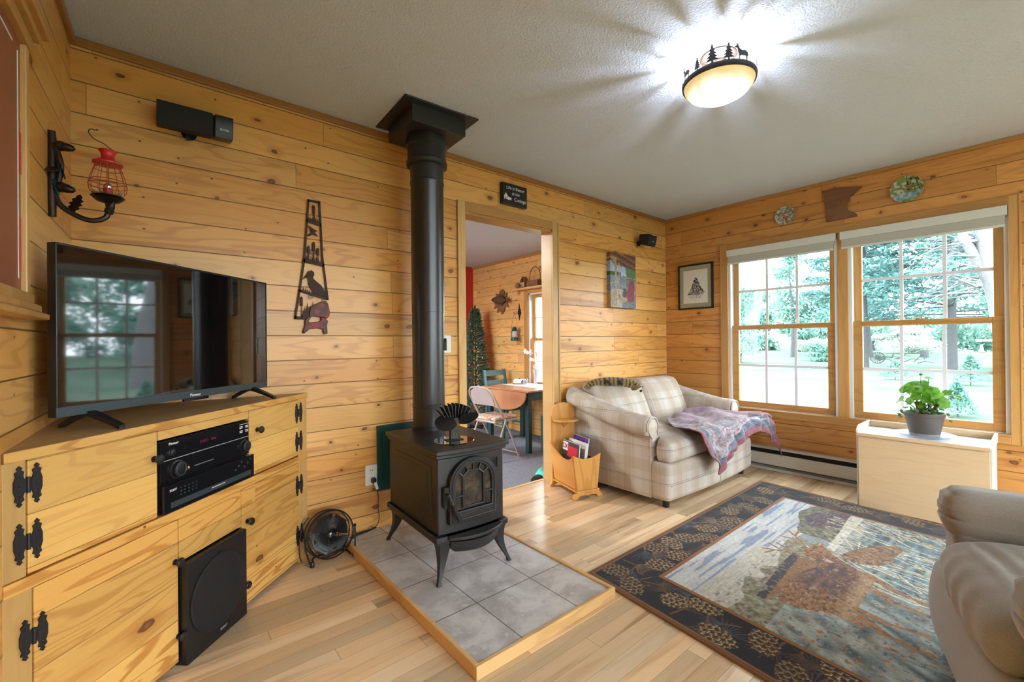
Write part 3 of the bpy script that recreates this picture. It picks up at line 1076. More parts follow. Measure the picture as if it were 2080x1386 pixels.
def dial(parent, x, z, r, dep):
    o = MB().lathe([(r * 1.15, 0), (r * 1.15, .002), (r, .003), (r * .96, dep), (r * .8, dep + .001), (.001, dep + .001)], (x, .004, z), 32, (0, 1, 0)).build('dial', M_BPLAST, parent, smooth=30)
    MB().lathe([(r * .80, 0), (r * .74, .0012), (r * .70, .0004), (.001, .0004)], (x, .0045 + dep, z), 32, (0, 1, 0)).build('dial_cap', M_BEZEL, o, smooth=30)


dial(e, .831 - sc, .039, .028, .016)
dial(e, .492 - sc, .040, .025, .016)
dial(e, .856 - sc, .104, .011, .008)
MB().lathe([(.0065, 0), (.0065, .002), (.003, .0025), (.003, .0005), (.0005, .0005)], (.784 - sc, .004, .030), 16, (0, 1, 0)).build('headphone_jack', M_BRASS, e)
text('lettering', 'Pioneer', M_LETTER, e, (.846 - sc, .0047, .134), RT, UP, .013)
text('lettering', 'AUDIO/VIDEO MULTI-CHANNEL RECEIVER', M_SILVER, e, (.71 - sc, .0047, .030), RT, UP, .0048)
MB().box(.55 - sc, .79 - sc, .004, .0044, .10, .128).build('display', M_BGLOSS, e, smooth=0)
_t = NT('dim_red_display')
M_DISPR = _t.bsdf((0.05, 0.0, 0.01), .4, emit=(.5, .02, .1), estr=.10)
text('display_text', 'DVD  48k', M_DISPR, e, (.69 - sc, .0048, .112), RT, UP, .014, sx=1.4)
ic = MB()
ic.box(.463 - sc, .520 - sc, .004, .0048, .136, .1375)
for q, (a, b) in enumerate([(.512, .126), (.478, .126), (.512, .108), (.478, .108)]):
    for w in range(2):
        ic.box(a - .011 - sc, a + .007 - sc, .004, .0048, b - w * .006, b - w * .006 + .003)
ic.build('printed_badges', M_LETTER, e, smooth=0)

e, hw, hh = equip('disc_player', 'slim black disc changer with a blue-grey tray line, under the receiver', 'disc player', .446, .898, .566, .668, 0)
MB().box(-hw, hw, -.31, -.004, .003, hh).build('case', M_BPLAST, e, smooth=0, bevel=.002)
MB().box(-hw, hw, -.004, .016, .004, hh - .001).build('front_panel', M_BGLOSS, e, smooth=0, bevel=.0015)
sc = .672
MB().box(.466 - sc, .872 - sc, .016, .0175, .018, .038).build('tray_strip', M_BEZEL, e, smooth=0)
text('lettering', 'SONY', M_LETTER, e, (.862 - sc, .0167, .079), RT, UP, .011)
text('lettering', 'DISC EXCHANGE SYSTEM', M_LETTER, e, (.655 - sc, .0180, .030), RT, UP, .006)
b = MB()
for i in range(5):
    for j in range(3):
        b.box(.762 + i * .017 - sc - .003, .762 + i * .017 - sc + .003, .016, .0175, .052 + j * .012, .056 + j * .012)
b.build('keypad', M_BEZEL, e, smooth=0)
b = MB()
for i in range(6):
    b.box(.466 + i * .018 - sc, .474 + i * .018 - sc, .016, .018, .058 + (5 - i) % 3 * .012, .066 + (5 - i) % 3 * .012)
b.build('control_buttons', M_BEZEL, e, smooth=0)
MB().box(.54 - sc, .73 - sc, .016, .0165, .05, .08).build('display', M_BGLOSS, e, smooth=0)

# subwoofer in the lower opening
e, hw, hh = equip('subwoofer', 'black square subwoofer with a round grille, in the lower cabinet opening', 'subwoofer', .512, .820, .002, .366, 0)
MB().box(-hw, hw, -.30, .028, 0, hh).build('enclosure', M_BPLAST, e, smooth=0, bevel=.003)
MB().lathe([(.142, 0), (.142, .004), (.137, .007), (.132, .005), (.05, .010), (.001, .011)], (0, .028, .190), 56, (0, 1, 0)).build('round_grille', M_GRILLE, e, smooth=30)
MB().box(-.008, .008, .028, .030, .333, .341).build('indicator', M_BGLOSS, e, smooth=0)
text('lettering', 'SONY', M_SILVER, e, (-.02, .0287, .030), RT, UP, .014)

# ================================================================== TELEVISION
TVM = (.1325, -.385)
t = thing('television', 'large flat black television standing angled on the corner cabinet', 'television', (TVM[0], TVM[1], .889), math.atan2(.682, .731))
W2, TB, TT = .4615, .048, .572
MB().box(-W2, W2, .0, .028, TB, TT).build('housing', M_BPLAST, t, smooth=0, bevel=.002)
MB().box(-W2, W2, -.004, .001, TB, TB + .030).build('lower_bezel', M_BEZEL, t, smooth=0, bevel=.001)
m = MB()
m.box(-W2, -W2 + .004, -.004, .001, TB + .030, TT).box(W2 - .004, W2, -.004, .001, TB + .030, TT).box(-W2, W2, -.004, .001, TT - .007, TT)
m.build('bezel', M_BPLAST, t, smooth=0, bevel=.001)
MB().box(-W2 + .004, W2 - .004, -.0015, .0, TB + .030, TT - .007).build('screen', M_SCREEN, t, smooth=0)
MB().box(-.30, .30, .026, .065, TB + .02, TB + .30).build('rear_cover', M_BPLAST, t, smooth=0, bevel=.01)
MB().box(-.025, .095, -.006, .004, TB - .010, TB + .002).build('sensor_strip', M_BGLOSS, t, smooth=0, bevel=.001)
text('lettering', 'Pioneer', M_LETTER, t, (.03, -.0045, TB + .012), (1, 0, 0), UP, .017)
for sx in (-1, 1):
    m = MB()
    x = sx * .365
    for (y1, dx) in ((-.115, 0), (.105, 0)):
        rings = []
        for q in range(6):
            f = q / 5
            cy = .012 + (y1 - .012) * f
            cz = TB + .004 + (0.006 - TB - .004) * f ** 1.15
            w = .013 - .003 * f
            hgt = .009 - .003 * f
            rings.append([(x - w, cy, cz - hgt), (x + w, cy, cz - hgt), (x + w, cy, cz + hgt), (x - w, cy, cz + hgt)])
        m.loft(rings)
    m.box(x - .016, x + .016, .0, .024, TB - .008, TB + .02)
    m.build('foot', M_BPLAST, t, smooth=30)

# ================================================================== HEARTH + STOVE
t = thing('hearth_pad', 'raised hearth of grey stone tiles edged in light wood, under the black stove', 'hearth', (1.24, -.665, 0))
MB().box(-.363, .353, -.660, .660, 0, .042).build('tile_bed', M_TILE, t, smooth=0)
MB().box(-.382, .376, -.672, -.6605, 0, .048).box(-.382, .376, -.6605, -.655, 0, .0475).build('front_edging', M_HEARTHWOOD, t, smooth=0, bevel=.003)
MB().box(-.382, -.364, -.6600, .662, 0, .048).build('side_edging', M_HEARTHWOODY, t, smooth=0, bevel=.003)
MB().box(.354, .376, -.6600, .662, 0, .048).build('side_edging', M_HEARTHWOODY, t, smooth=0, bevel=.003)

SZ = .042
ST0 = Vector((1.222, -.787, SZ))
SR = math.radians(-2.7)
t = thing('wood_stove', 'small black cast-iron wood stove with an arched glass door, on the tiled hearth', 'stove', ST0, SR)
bz0, bz1, BW, BD = .212, .570, .187, .575


def bowed(w, d, bow, n=12, y0=0.0):
    """plan outline with a front edge that bows outward (toward -y)"""
    pts = [(-w, y0 + d), (-w, y0)]
    for i in range(1, n):
        a = -1 + 2 * i / n
        pts.append((w * a, y0 - bow * (1 - a * a)))
    pts += [(w, y0), (w, y0 + d)]
    return pts[::-1]


fxy = lambda a, b, d: (a, b, d)
m = MB().prism(bowed(BW, BD, .014), bz0, bz1, fxy)
m.build('firebox', M_BLACK, t, smooth=20, bevel=.006)
m = MB().prism(bowed(BW + .016, BD + .03, .018, y0=-.018), .185, .212, fxy)
m.prism(bowed(BW + .008, BD + .02, .016, y0=-.01), .172, .186, fxy)
m.build('base_molding', M_BLACK, t, smooth=20, bevel=.004)
m = MB().prism(bowed(BW + .022, BD + .04, .020, y0=-.028), .588, .612, fxy)
m.prism(bowed(BW + .012, BD + .02, .016, y0=-.012), .568, .590, fxy)
m.build('top_plate', M_BLACK, t, smooth=20, bevel=.006)
for s in (-1, 1):
    m = MB()
    x = s * BW
    m.box(min(x, x + s * .003), max(x, x + s * .003), .06, .50, .30, .525).box(min(x, x + s * .005), max(x, x + s * .005), .10, .46, .33, .50)
    m.build('side_panel', M_BLACK, t, smooth=0, bevel=.003)


def arch(cx, w, z0, z1, n=16, flat=0.0):
    pts = [(cx - w, z0), (cx + w, z0)]
    r = w
    zc = z1 - r * (1 - flat)
    for i in range(n + 1):
        a = PI * i / n
        pts.append((cx + w * math.cos(a), zc + r * (1 - flat) * math.sin(a)))
    return pts


def arch_ring(m, cx, w, z0, z1, w2, z02, z12, y0, y1, flat=0.0, n=16):
    A = arch(cx, w, z0, z1, n, flat)
    B = arch(cx, w2, z02, z12, n, flat)
    k = len(A)
    vs = [(a, y0, b) for a, b in A] + [(a, y0, b) for a, b in B] + [(a, y1, b) for a, b in A] + [(a, y1, b) for a, b in B]
    fs = []
    for i in range(k):
        j = (i + 1) % k
        fs += [(i, j, k + j, k + i), (2 * k + j, 2 * k + i, 3 * k + i, 3 * k + j), (j, i, 2 * k + i, 2 * k + j), (k + i, k + j, 3 * k + j, 3 * k + i)]
    m.add(vs, fs)


DCX = -.010
dr = MB()
YD = -.040
arch_ring(dr, DCX, .134, .262, .562, .102, .318, .532, YD, -.008, .08)
dr.box(DCX - .134, DCX + .134, YD + .004, -.008, .262, .318)
dr.box(DCX - .112, DCX + .112, YD - .004, YD + .006, .272, .280).box(DCX - .112, DCX + .112, YD - .004, YD + .006, .298, .306)
arch_ring(dr, DCX, .123, .274, .553, .113, .284, .543, YD - .005, YD + .004, .08)
door = dr.build('stove_door', M_BLACK, t, smooth=25, bevel=.003)
gl = MB().prism(arch(DCX, .103, .317, .533, 16, .08), YD + .016, YD + .020, lambda a, b, d: (a, d, b))
gl.build('door_glass', M_SOOT, door, smooth=0)
gr = MB()
# inner window frame with angled bars
iw = [(DCX - .058, .330), (DCX + .058, .330), (DCX + .058, .475), (DCX + .030, .497), (DCX - .030, .497), (DCX - .058, .475)]
for i in range(len(iw)):
    a, b = iw[i], iw[(i + 1) % len(iw)]
    gr.tube([(a[0], YD + .008, a[1]), (b[0], YD + .008, b[1])], .006, 6)
for a, b in (((DCX - .058, .385), (DCX - .103, .385)), ((DCX + .058, .385), (DCX + .103, .385)), ((DCX - .058, .475), (DCX - .085, .500)), ((DCX + .058, .475), (DCX + .085, .500)), ((DCX - .03, .497), (DCX - .045, .527)), ((DCX + .03, .497), (DCX + .045, .527)), ((DCX, .497), (DCX, .535))):
    gr.tube([(a[0], YD + .008, a[1]), (b[0], YD + .008, b[1])], .005, 6)
gr.build('door_bars', M_BLACK, door)
hd = MB()
hd.box(DCX - .158, DCX - .128, -.034, -.012, .345, .44)
hd.cyl((DCX - .150, -.028, .41), (DCX - .150, -.062, .41), .008, n=12)
hd.tube([(DCX - .150, -.060, .418), (DCX - .140, -.066, .385), (DCX - .118, -.070, .330), (DCX - .100, -.072, .288)], [.005, .007, .009, .009], 12)
for q in range(9):
    f = q / 8
    hd.lathe([(.0105, -.002), (.0105, .002)], (DCX - .133 + f * .030, -.068 - f * .004, .365 - f * .070), 12, (.4, -.03, -1))
hd.build('door_handle', M_IRON, door)
for z in (.345, .51):
    hp = MB()
    hp.cyl((DCX + .140, -.03, z - .022), (DCX + .140, -.03, z + .022), .007, n=10)
    hp.ball((DCX + .140, -.03, z + .025), .006, 8)
    hp.build('hinge_pin', M_IRON, door)
# ash lip and ash pan
m = MB().prism(bowed(.150, .05, .045, 14, y0=-.045), .196, .212, fxy)
m.build('ash_lip', M_BLACK, t, smooth=20, bevel=.004)
rings = []
for q in range(7):
    f = q / 6
    rings.append([(x * (1 - .25 * f * f), -.045 + (y + .045) * (1 - .25 * f * f) + .01 * f, .185 - .055 * math.sin(f * PI / 2)) for x, y in bowed(.135, .10, .05, 14, y0=-.03)])
MB().loft(rings).build('ash_pan', M_BLACK, t, smooth=40)
# legs
for sx in (-1, 1):
    for back in (0, 1):
        m = MB()
        cx, cy = sx * (BW - .018), (BD - .02 if back else -.004)
        sy = 1 if back else -1
        rings = []
        for q in range(12):
            f = q / 11
            z = .186 * (1 - f)
            wd = .034 * (1 - f) ** 1.4 + .0105 + (.004 if f > .93 else 0)
            off = .010 + .028 * math.sin(f * PI * .5) - .020 * math.sin(f * PI)
            x0 = cx + sx * off
            y0 = cy + sy * (off - .006)
            rings.append([(x0 + wd * .75 * a - sx * wd * .55, y0 + wd * .75 * b - sy * wd * .55, z) for a, b in ((-1, -1), (1, -1), (1, 1), (-1, 1))])
        m.loft(rings)
        m.build('leg', M_BLACK, t, smooth=50, bevel=.003)
# flue
PC = (1.272, -.280)
pm = Matrix.Rotation(-SR, 4, 'Z') @ Matrix.Translation(Vector((PC[0], PC[1], 0)) - Vector((ST0.x, ST0.y, 0)))
pc = (Matrix.Rotation(-SR, 3, 'Z') @ Vector((PC[0] - ST0.x, PC[1] - ST0.y, 0)))
zt = H - SZ
m = MB()
R = .0925
m.lathe([(R + .004, .612), (R + .004, .63), (R, .632), (R, .735), (R + .0025, .737), (R + .0025, .742), (R, .744), (R, .752), (R + .0025, .754), (R + .0025, .757), (R, .759),
         (R, 1.285), (R + .0018, 1.286), (R + .0018, 2.02), (R + .006, 2.03), (R + .006, 2.04), (R + .003, 2.045), (R + .004, 2.14)], (pc.x, pc.y, 0), 48, cap=False)
m.build('stove_pipe', M_PIPE, t, smooth=30)
m = MB().lathe([(R + .004, 2.13), (R + .024, 2.135), (R + .026, 2.155), (R + .018, 2.17), (R + .018, 2.24), (R + .026, 2.245), (R + .026, 2.27), (R + .02, 2.30)], (pc.x, pc.y, 0), 40)
m.build('pipe_collar', M_BLACK, t, smooth=30)
m = MB()
m.box(pc.x - .165, pc.x + .165, pc.y - .165, pc.y + .165, zt - .10, zt - .006)
m.box(pc.x - .225, pc.x + .225, pc.y - .215, pc.y + .215, zt - .008, zt - .001)
m.build('ceiling_support_box', M_BLACK, t, smooth=0, bevel=.002)

# thermometer on the pipe
th = thing('pipe_thermometer', 'small round-topped magnetic thermometer stuck on the black stove pipe', 'thermometer', (PC[0], PC[1], 1.14))
m = MB()
pts = [(-.024, -.034), (.024, -.034)] + [(.024 * math.cos(a), .010 + .028 * math.sin(a)) for a in [PI * i / 10 for i in range(11)]]
dv = Vector((.62, -.785, 0))
sd = Vector((.785, .62, 0))
dr_ = Vector((.90, -.43, 0)).normalized()
sr_ = Vector((.43, .90, 0)).normalized()
fn = lambda a, b, d: tuple(dr_ * d + sr_ * a + Vector((0, 0, b)))
m.prism(pts, .088, .104, fn)
m.build('case', M_IRON, th, smooth=30, bevel=.002)
MB().prism([(a * .8, b * .8) for a, b in pts], .104, .1055, fn).build('dial_face', M_PAPER, th, smooth=0)
MB().prism([(-.002, -.02), (.016, .012), (.014, .016), (-.004, -.018)], .1055, .1065, fn).build('pointer', M_IRON, th, smooth=0)

# mirror disc and heat-powered fan
z = SZ + .612
MB().lathe([(.001, 0), (.100, 0), (.103, .002), (.100, .004), (.001, .004)], (1.204, -.655, z), 48).build('round_trivet', M_DISC, None, smooth=30)
tag(bpy.data.objects['round_trivet'], 'round mirror-black disc lying on top of the stove, under the small fan', 'trivet')
t = thing('stove_fan', 'small black heat-powered fan with upright cooling fins, standing on the stove', 'fan', (1.204, -.655, z + .004), math.radians(-12))
m = MB()
m.box(-.045, .045, -.022, .022, 0, .004)
m.prism([(-.022, .004), (.022, .004), (.017, .085), (-.017, .085)], -.012, .012, lambda a, b, d: (a, d, b))
m.build('base', M_IRON, t, smooth=0, bevel=.002)
m = MB()
for x in (-.009, .009):
    m.ball((x, -.0125, .028), .005, 8)
m.build('bolt', M_CHROME, t)
m = MB()
m.box(-.034, .034, -.013, .013, .085, .095)
for i in range(9):
    a = (i - 4) / 4
    x0, x1 = a * .030, a * .085
    zz = .185 - .028 * a * a
    m.add([(x0 - .0018, -.03, .094), (x0 + .0018, -.03, .094), (x0 + .0018, .03, .094), (x0 - .0018, .03, .094), (x1 - .0018, -.03, zz), (x1 + .0018, -.03, zz), (x1 + .0018, .03, zz), (x1 - .0018, .03, zz)],
          [(0, 3, 2, 1), (4, 5, 6, 7), (0, 1, 5, 4), (1, 2, 6, 5), (2, 3, 7, 6), (3, 0, 4, 7)])
m.build('cooling_fins', M_IRON, t, smooth=0)
m = MB().cyl((0, -.012, .105), (0, -.045, .105), .015, n=20)
m.build('motor', M_IRON, t)
for k in (0, 1):
    ang = math.radians(186 + 180 * k)
    n = 12
    ca, sa = math.cos(ang), math.sin(ang)
    rings = []
    for i in range(n + 1):
        f = i / n
        r = .010 + .105 * f
        w = .012 + .034 * math.sin(PI * min(1, f * .9 + .08)) ** .8
        if i == n:
            w = .006
        row = []
        for (q, th_) in ((-1, .001), (1, .001), (1, -.001), (-1, -.001)):
            lx, lz = r, q * w
            yy = -.050 - q * w * .75 + th_
            row.append((ca * lx - sa * lz * .75, yy, .105 + sa * lx + ca * lz * .75))
        rings.append(row)
    MB().loft(rings).build('fan_blade', M_IRON, t, smooth=60)

# ================================================================== WALL ITEMS BY THE STOVE
t = tag(MB().box(1.069, 1.42, -.012, -.001, .262, .655).box(1.142, 1.146, -.014, -.011, .262, .655).build('heat_shield', M_GREENP, None, smooth=0, bevel=.002),
        'dark green painted panel on the pine wall behind the stove', 'heat shield')
t = thing('wall_outlet', 'white double wall outlet with a black plug, left of the green panel', 'outlet', (1.034, -.0, .367))
MB().box(-.037, .037, -.006, 0, -.060, .060).build('cover_plate', M_WHITE, t, smooth=0, bevel=.003)
m = MB()
for zc in (.025, -.025):
    m.lathe([(.016, 0), (.016, .002), (.001, .002)], (0, -.006, zc), 20, (0, -1, 0))
m.build('socket', M_WHITE, t)
m = MB()
for dx in (-.006, .006):
    m.box(dx - .0012, dx + .0012, -.0088, -.0078, .024, .034)
m.ball((0, -.008, .017), .0022, 8)
m.build('slots', M_DARK, t, smooth=0)
t = thing('power_cord', 'black power cord with a white adapter, running from the outlet to the floor fan', 'power cord', (1.04, -.02, .34))
MB().box(-.012, .012, -.022, .010, -.016, .014).build('plug', M_BPLAST, t, smooth=0, bevel=.004)
MB().prism([(-.008, -.012), (.010, -.008), (.022, -.05), (.008, -.055)], -.028, -.006, lambda a, b, d: (a, d, b)).build('adapter', M_WHITE, t, smooth=0, bevel=.003)


def spline(pts, n=8):
    P = [Vector(p) for p in pts]
    P = [P[0]] + P + [P[-1]]
    out = []
    for i in range(1, len(P) - 2):
        for k in range(n):
            f = k / n
            a, b, c, d = P[i - 1], P[i], P[i + 1], P[i + 2]
            out.append(.5 * ((2 * b) + (c - a) * f + (2 * a - 5 * b + 4 * c - d) * f * f + (3 * b - a - 3 * c + d) * f ** 3))
    out.append(P[-2])
    return out


O = Vector((1.04, -.02, .34))
cord = [(1.055, -.035, .292), (1.066, -.03, .24), (1.064, -.03, .18), (1.070, -.03, .12), (1.055, -.035, .075), (1.00, -.04, .053), (.93, -.05, .052), (.845, -.05, .010), (.80, -.05, .006)]
MB().tube(spline([Vector(p) - O for p in cord]), .0026, 8).build('cable', M_BPLAST, t)
co = MB()
for k in range(4):
    yy = -.030 - .010 * k
    co.tube([Vector(p) - O for p in ((.845, yy - .01, .008 + k * .001), (.87, yy, .032), (.93, yy + .002, .054), (1.03, yy + .004, .056 + .003 * k), (1.045, yy + .008, .058 + .003 * k), (1.03, yy + .012, .058 + .003 * k))], .0026, 6)
co.build('cable_bundle', M_BPLAST, t)

t = thing('light_switch', 'white light switch plate on the pine wall just right of the stove pipe', 'light switch', (1.560, 0, 1.142))
MB().box(-.036, .036, -.006, 0, -.059, .059).build('cover_plate', M_WHITE, t, smooth=0, bevel=.003)
MB().box(-.005, .005, -.014, -.004, -.004, .012).build('toggle', M_WHITE, t, smooth=0, bevel=.001)

# floor fan
FC = Vector((.757, -.135, .137))
t = thing('floor_fan', 'small black round floor fan in a tube stand, beside the pine cabinet', 'fan', (.757, -.135, 0))
nrm = Vector((.05, -1, .22)).normalized()
Q = nrm.to_track_quat('Z', 'Y').to_matrix()
c = Vector((0, 0, .137))


def fp(r, a, d): return tuple(c + Q @ Vector((r * math.cos(a), r * math.sin(a), d)))


RF = .121
m = MB()
for (r, d, w) in ((RF, .0, .0042), (RF, -.05, .003), (RF - .004, .012, .002)):
    m.tube([fp(r, 2 * PI * k / 48, d) for k in range(48)], w, 6, closed=True)
m.build('guard_ring', M_IRON, t)
m = MB()
for k in range(72):
    a = 2 * PI * k / 72
    m.tube([fp(.030, a, .026), fp(.075, a + .12, .028), fp(.108, a + .2, .018), fp(RF, a + .22, .0)], .0009, 3, cap=False)
    m.tube([fp(RF, a, -.05), fp(.10, a, -.062), fp(.03, a, -.066)], .0009, 3, cap=False)
for r in (.030, .055, .085, .105):
    m.tube([fp(r, 2 * PI * k / 40, .027 - max(0, r - .075) * .3) for k in range(40)], .0011, 4, closed=True)
m.build('wire_guard', M_IRON, t)
m = MB().lathe([(.034, -.07), (.034, -.02), (.028, -.005), (.026, .012), (.018, .018), (.001, .019)], c, 24, nrm)
m.build('hub', M_BGLOSS, t)
for k in range(4):
    a0 = 2 * PI * k / 4 + .5
    rings = []
    for i in range(9):
        f = i / 8
        r = .024 + .078 * f
        w = .22 + .55 * math.sin(PI * (.15 + .8 * f) * .62)
        rings.append([fp(r, a0 - w, -.022), fp(r, a0, -.012 + .004), fp(r, a0 + w, .008), fp(r, a0 + w, .0065), fp(r, a0, -.010 + .0005), fp(r, a0 - w, -.0235)])
    MB().loft(rings).build('fan_blade', M_BPLAST, t, smooth=60)
MB().tube([fp(.004, 2.6, .021), fp(.030, -.5, .024)], .0022, 5).build('badge', M_CHROME, t)
s = MB()
L = Vector((-.100, -.02, .010)); Rr = Vector((.110, -.045, .010))
s.tube(spline([(-.127, .0, .150), (-.128, .0, .10), (-.112, -.01, .03), L, (-.09, .0, .008), (-.06, .07, .008), (.08, .06, .008), (.10, -.01, .008), Rr, (.122, -.02, .04), (.130, .0, .10), (.129, .0, .150)], 6), .0048, 8)
s.ball((-.127, .0, .150), .009, 10)
s.ball((.129, .0, .150), .009, 10)
s.build('tube_stand', M_IRON, t)
s = MB()
s.tube(spline([(-.095, .04, .235), (-.10, .06, .225), (-.128, .06, .18), (-.150, .03, .10), (-.148, -.01, .04), (-.11, -.02, .012)], 6), .0032, 6)
s.build('cable', M_BPLAST, t)
for p in (L, Rr):
    MB().lathe([(.011, 0), (.012, .004), (.011, .022), (.008, .026)], (p.x, p.y, 0.0), 14).build('rubber_foot', M_BPLAST, t)

# ================================================================== THINGS ON THE MAIN WALL
WY = lambda a, b, d: (a, d, b)            # outline in x,z; depth in y


def off(pts, ox, oz, k=1.0):
    return [((x - ox) * k, (z - oz) * k) for x, z in pts]


SX, SZ0 = .72, 1.58
t = thing('cutout_saw', 'tall rusty hand-saw silhouette with cut-out cattails and a heron, on the main wall', 'wall decoration', (SX, 0, SZ0))
m = MB()


def strip(m, pts, w, d0=-.012, d1=-.008):
    for i in range(len(pts) - 1):
        a, b = Vector(pts[i]), Vector(pts[i + 1])
        d = (b - a).normalized()
        nn = Vector((-d.y, d.x)) * (w / 2)
        e = d * (w * .3)
        m.prism([tuple(a - nn - e), tuple(b - nn + e), tuple(b + nn + e), tuple(a + nn - e)], d0, d1, WY)


so = lambda pts: off(pts, SX, SZ0)
strip(m, so([(.690, 1.938), (.750, 1.938)]), .012)
strip(m, so([(.692, 1.938), (.668, 1.608), (.643, 1.438), (.620, 1.29)]), .010)
strip(m, so([(.749, 1.938), (.762, 1.64), (.790, 1.40)]), .010)
strip(m, so([(.686, 1.826), (.754, 1.812)]), .016)
strip(m, so([(.664, 1.606), (.766, 1.589)]), .016)
strip(m, so([(.640, 1.440), (.786, 1.402)]), .011)
m.prism(so([(.618, 1.285), (.677, 1.284), (.70, 1.30), (.70, 1.36), (.675, 1.335), (.65, 1.30), (.618, 1.302)]), -.012, -.008, WY)
rnd = random.Random(4)


def grass(x0, x1, z0, z1, h, n):
    for i in range(n):
        f = (i + .5) / n
        x, z = x0 + (x1 - x0) * f, z0 + (z1 - z0) * f
        hh = h * rnd.uniform(.5, 1.1)
        dx = rnd.uniform(-.008, .008)
        m.prism(so([(x - .004, z - .002), (x + .004, z - .002), (x + dx, z + hh)]), -.0118, -.0082, WY)


grass(.690, .750, 1.832, 1.820, .035, 7)
grass(.670, .760, 1.612, 1.597, .040, 10)
grass(.645, .785, 1.444, 1.408, .022, 13)
grass(.66, .78, 1.315, 1.36, .055, 11)


def cattail(x, z, h, zb):
    m.prism(so([(x - .007, z - h / 2), (x + .007, z - h / 2), (x + .007, z + h / 2), (x, z + h / 2 + .008), (x - .007, z + h / 2)]), -.0122, -.0078, WY)
    strip(m, so([(x, z), (x + .002, zb)]), .003)


cattail(.719, 1.888, .045, 1.82)
cattail(.690, 1.665, .035, 1.61)
cattail(.717, 1.685, .045, 1.60)
cattail(.739, 1.660, .035, 1.60)
cattail(.652, 1.380, .045, 1.29)
m.prism(so([(.689, 1.802), (.716, 1.786), (.738, 1.776), (.724, 1.768), (.740, 1.745), (.713, 1.754), (.688, 1.738), (.684, 1.748), (.703, 1.764), (.697, 1.782)]), -.012, -.008, WY)
m.prism(so([(.658, 1.50), (.679, 1.534), (.690, 1.551), (.706, 1.556), (.718, 1.545), (.719, 1.530), (.711, 1.515), (.722, 1.503), (.756, 1.476), (.778, 1.440), (.784, 1.415), (.744, 1.425), (.722, 1.425), (.700, 1.452), (.688, 1.480), (.688, 1.508), (.678, 1.515)]), -.013, -.008, WY)
M_RUST = plain('rusted_brown_metal', (0.05, 0.026, 0.018), 0.6, .5, nscale=40, namt=.4)
m.build('saw_blade', M_RUST, t, smooth=0)
h = MB()
h.prism(so([(.690, 1.300), (.696, 1.354), (.74, 1.38), (.775, 1.392), (.790, 1.376), (.799, 1.330), (.796, 1.305), (.78, 1.290), (.77, 1.300), (.745, 1.30), (.72, 1.303)]), -.018, -.006, WY)
h.prism(so([(.675, 1.290), (.690, 1.302), (.700, 1.296), (.690, 1.284), (.687, 1.276), (.693, 1.268), (.743, 1.276), (.752, 1.284), (.75, 1.300), (.775, 1.298), (.789, 1.278), (.783, 1.255), (.786, 1.210), (.772, 1.204), (.765, 1.209), (.760, 1.233), (.732, 1.238), (.690, 1.232), (.680, 1.222), (.662, 1.207), (.656, 1.216), (.668, 1.255), (.668, 1.275)]), -.018, -.006, WY)
_t = NT('rusty_red_handle')
_nz = _t.noise(_t.obj(), 22.0, 4.0)
M_SAWH = _t.bsdf(_t.mix(_t.sstep(_nz, .45, .6), (.07, .028, .018), (.22, .030, .026)), .5, .2)
h.build('handle', M_SAWH, t, smooth=0, bevel=.003)

# wide speaker and twin cube speaker
t = thing('wall_speaker', 'long black wall speaker high on the main wall near the left corner', 'speaker', (.185, 0, 2.178))
T = Matrix.Translation((0, -.075, 0)) @ Matrix.Rotation(math.radians(12), 4, 'X') @ Matrix.Rotation(math.radians(-2), 4, 'Z')
m = MB()
m.T = T


def sect(x, hz, d):
    return [(x, -.055 - .012 * math.cos(a * .9), hz * math.sin(a)) for a in [-1.0 + 2.0 * i / 8 for i in range(9)]] + [(x, .045, hz * .8), (x, .045, -hz * .8)]


m.loft([sect(-.140, .060, 0), sect(.062, .060, 0)])
m.build('cabinet', M_GRILLE, t, smooth=30, bevel=.003)
m = MB(); m.T = T
m.loft([sect(.070, .060, 0), sect(.142, .060, 0)])
m.build('twist_cube', M_BPLAST, t, smooth=30, bevel=.003)
m = MB(); m.T = T
m.box(.06, .072, -.045, .03, -.045, .045)
m.build('pivot', M_GRILLE, t, smooth=0)
MB().cyl((-.02, -.04, -.02), (-.02, 0, -.03), .014, n=14).cyl((-.02, -.006, -.03), (-.02, 0, -.03), .03, n=20).box(-.035, -.022, -.06, -.04, -.078, -.06).build('bracket', M_BPLAST, t)
text('lettering', 'BOSE', M_LETTER, t, T @ Vector((.108, -.0685, -.012)), (1, 0, 0), T.to_3x3() @ Vector((0, 0, 1)), .012, sx=1.3)

t = thing('wall_speaker', 'small black twin-cube speaker high on the main wall near the right corner', 'speaker', (3.80, 0, 2.135))
R1 = Matrix.Translation((.02, -.105, 0)) @ Matrix.Rotation(math.radians(14), 4, 'X') @ Matrix.Rotation(math.radians(-22), 4, 'Z')
R2 = Matrix.Translation((-.055, -.100, .005)) @ Matrix.Rotation(math.radians(10), 4, 'X') @ Matrix.Rotation(math.radians(8), 4, 'Z')
for R_, nm in ((R1, 'cube'), (R2, 'cube')):
    m = MB(); m.T = R_
    m.loft([[(x, y * 1.0, z) for y, z in [(-.052 - .01 * math.cos(a), .052 * math.sin(a) / math.sin(1.0)) for a in [-1 + .25 * i for i in range(9)]] + [(.04, .045), (.04, -.045)]] for x in (-.040, .040)])
    m.build(nm, M_GRILLE, t, smooth=30, bevel=.004)
text('lettering', 'BOSE', M_LETTER, t, R1 @ Vector((0, -.0635, -.005)), R1.to_3x3() @ Vector((1, 0, 0)), R1.to_3x3() @ Vector((0, 0, 1)), .009)
MB().cyl((-.01, -.06, 0), (-.01, 0, -.01), .012, n=14).cyl((-.01, -.006, -.01), (-.01, 0, -.01), .028, n=18).build('bracket', M_BPLAST, t)

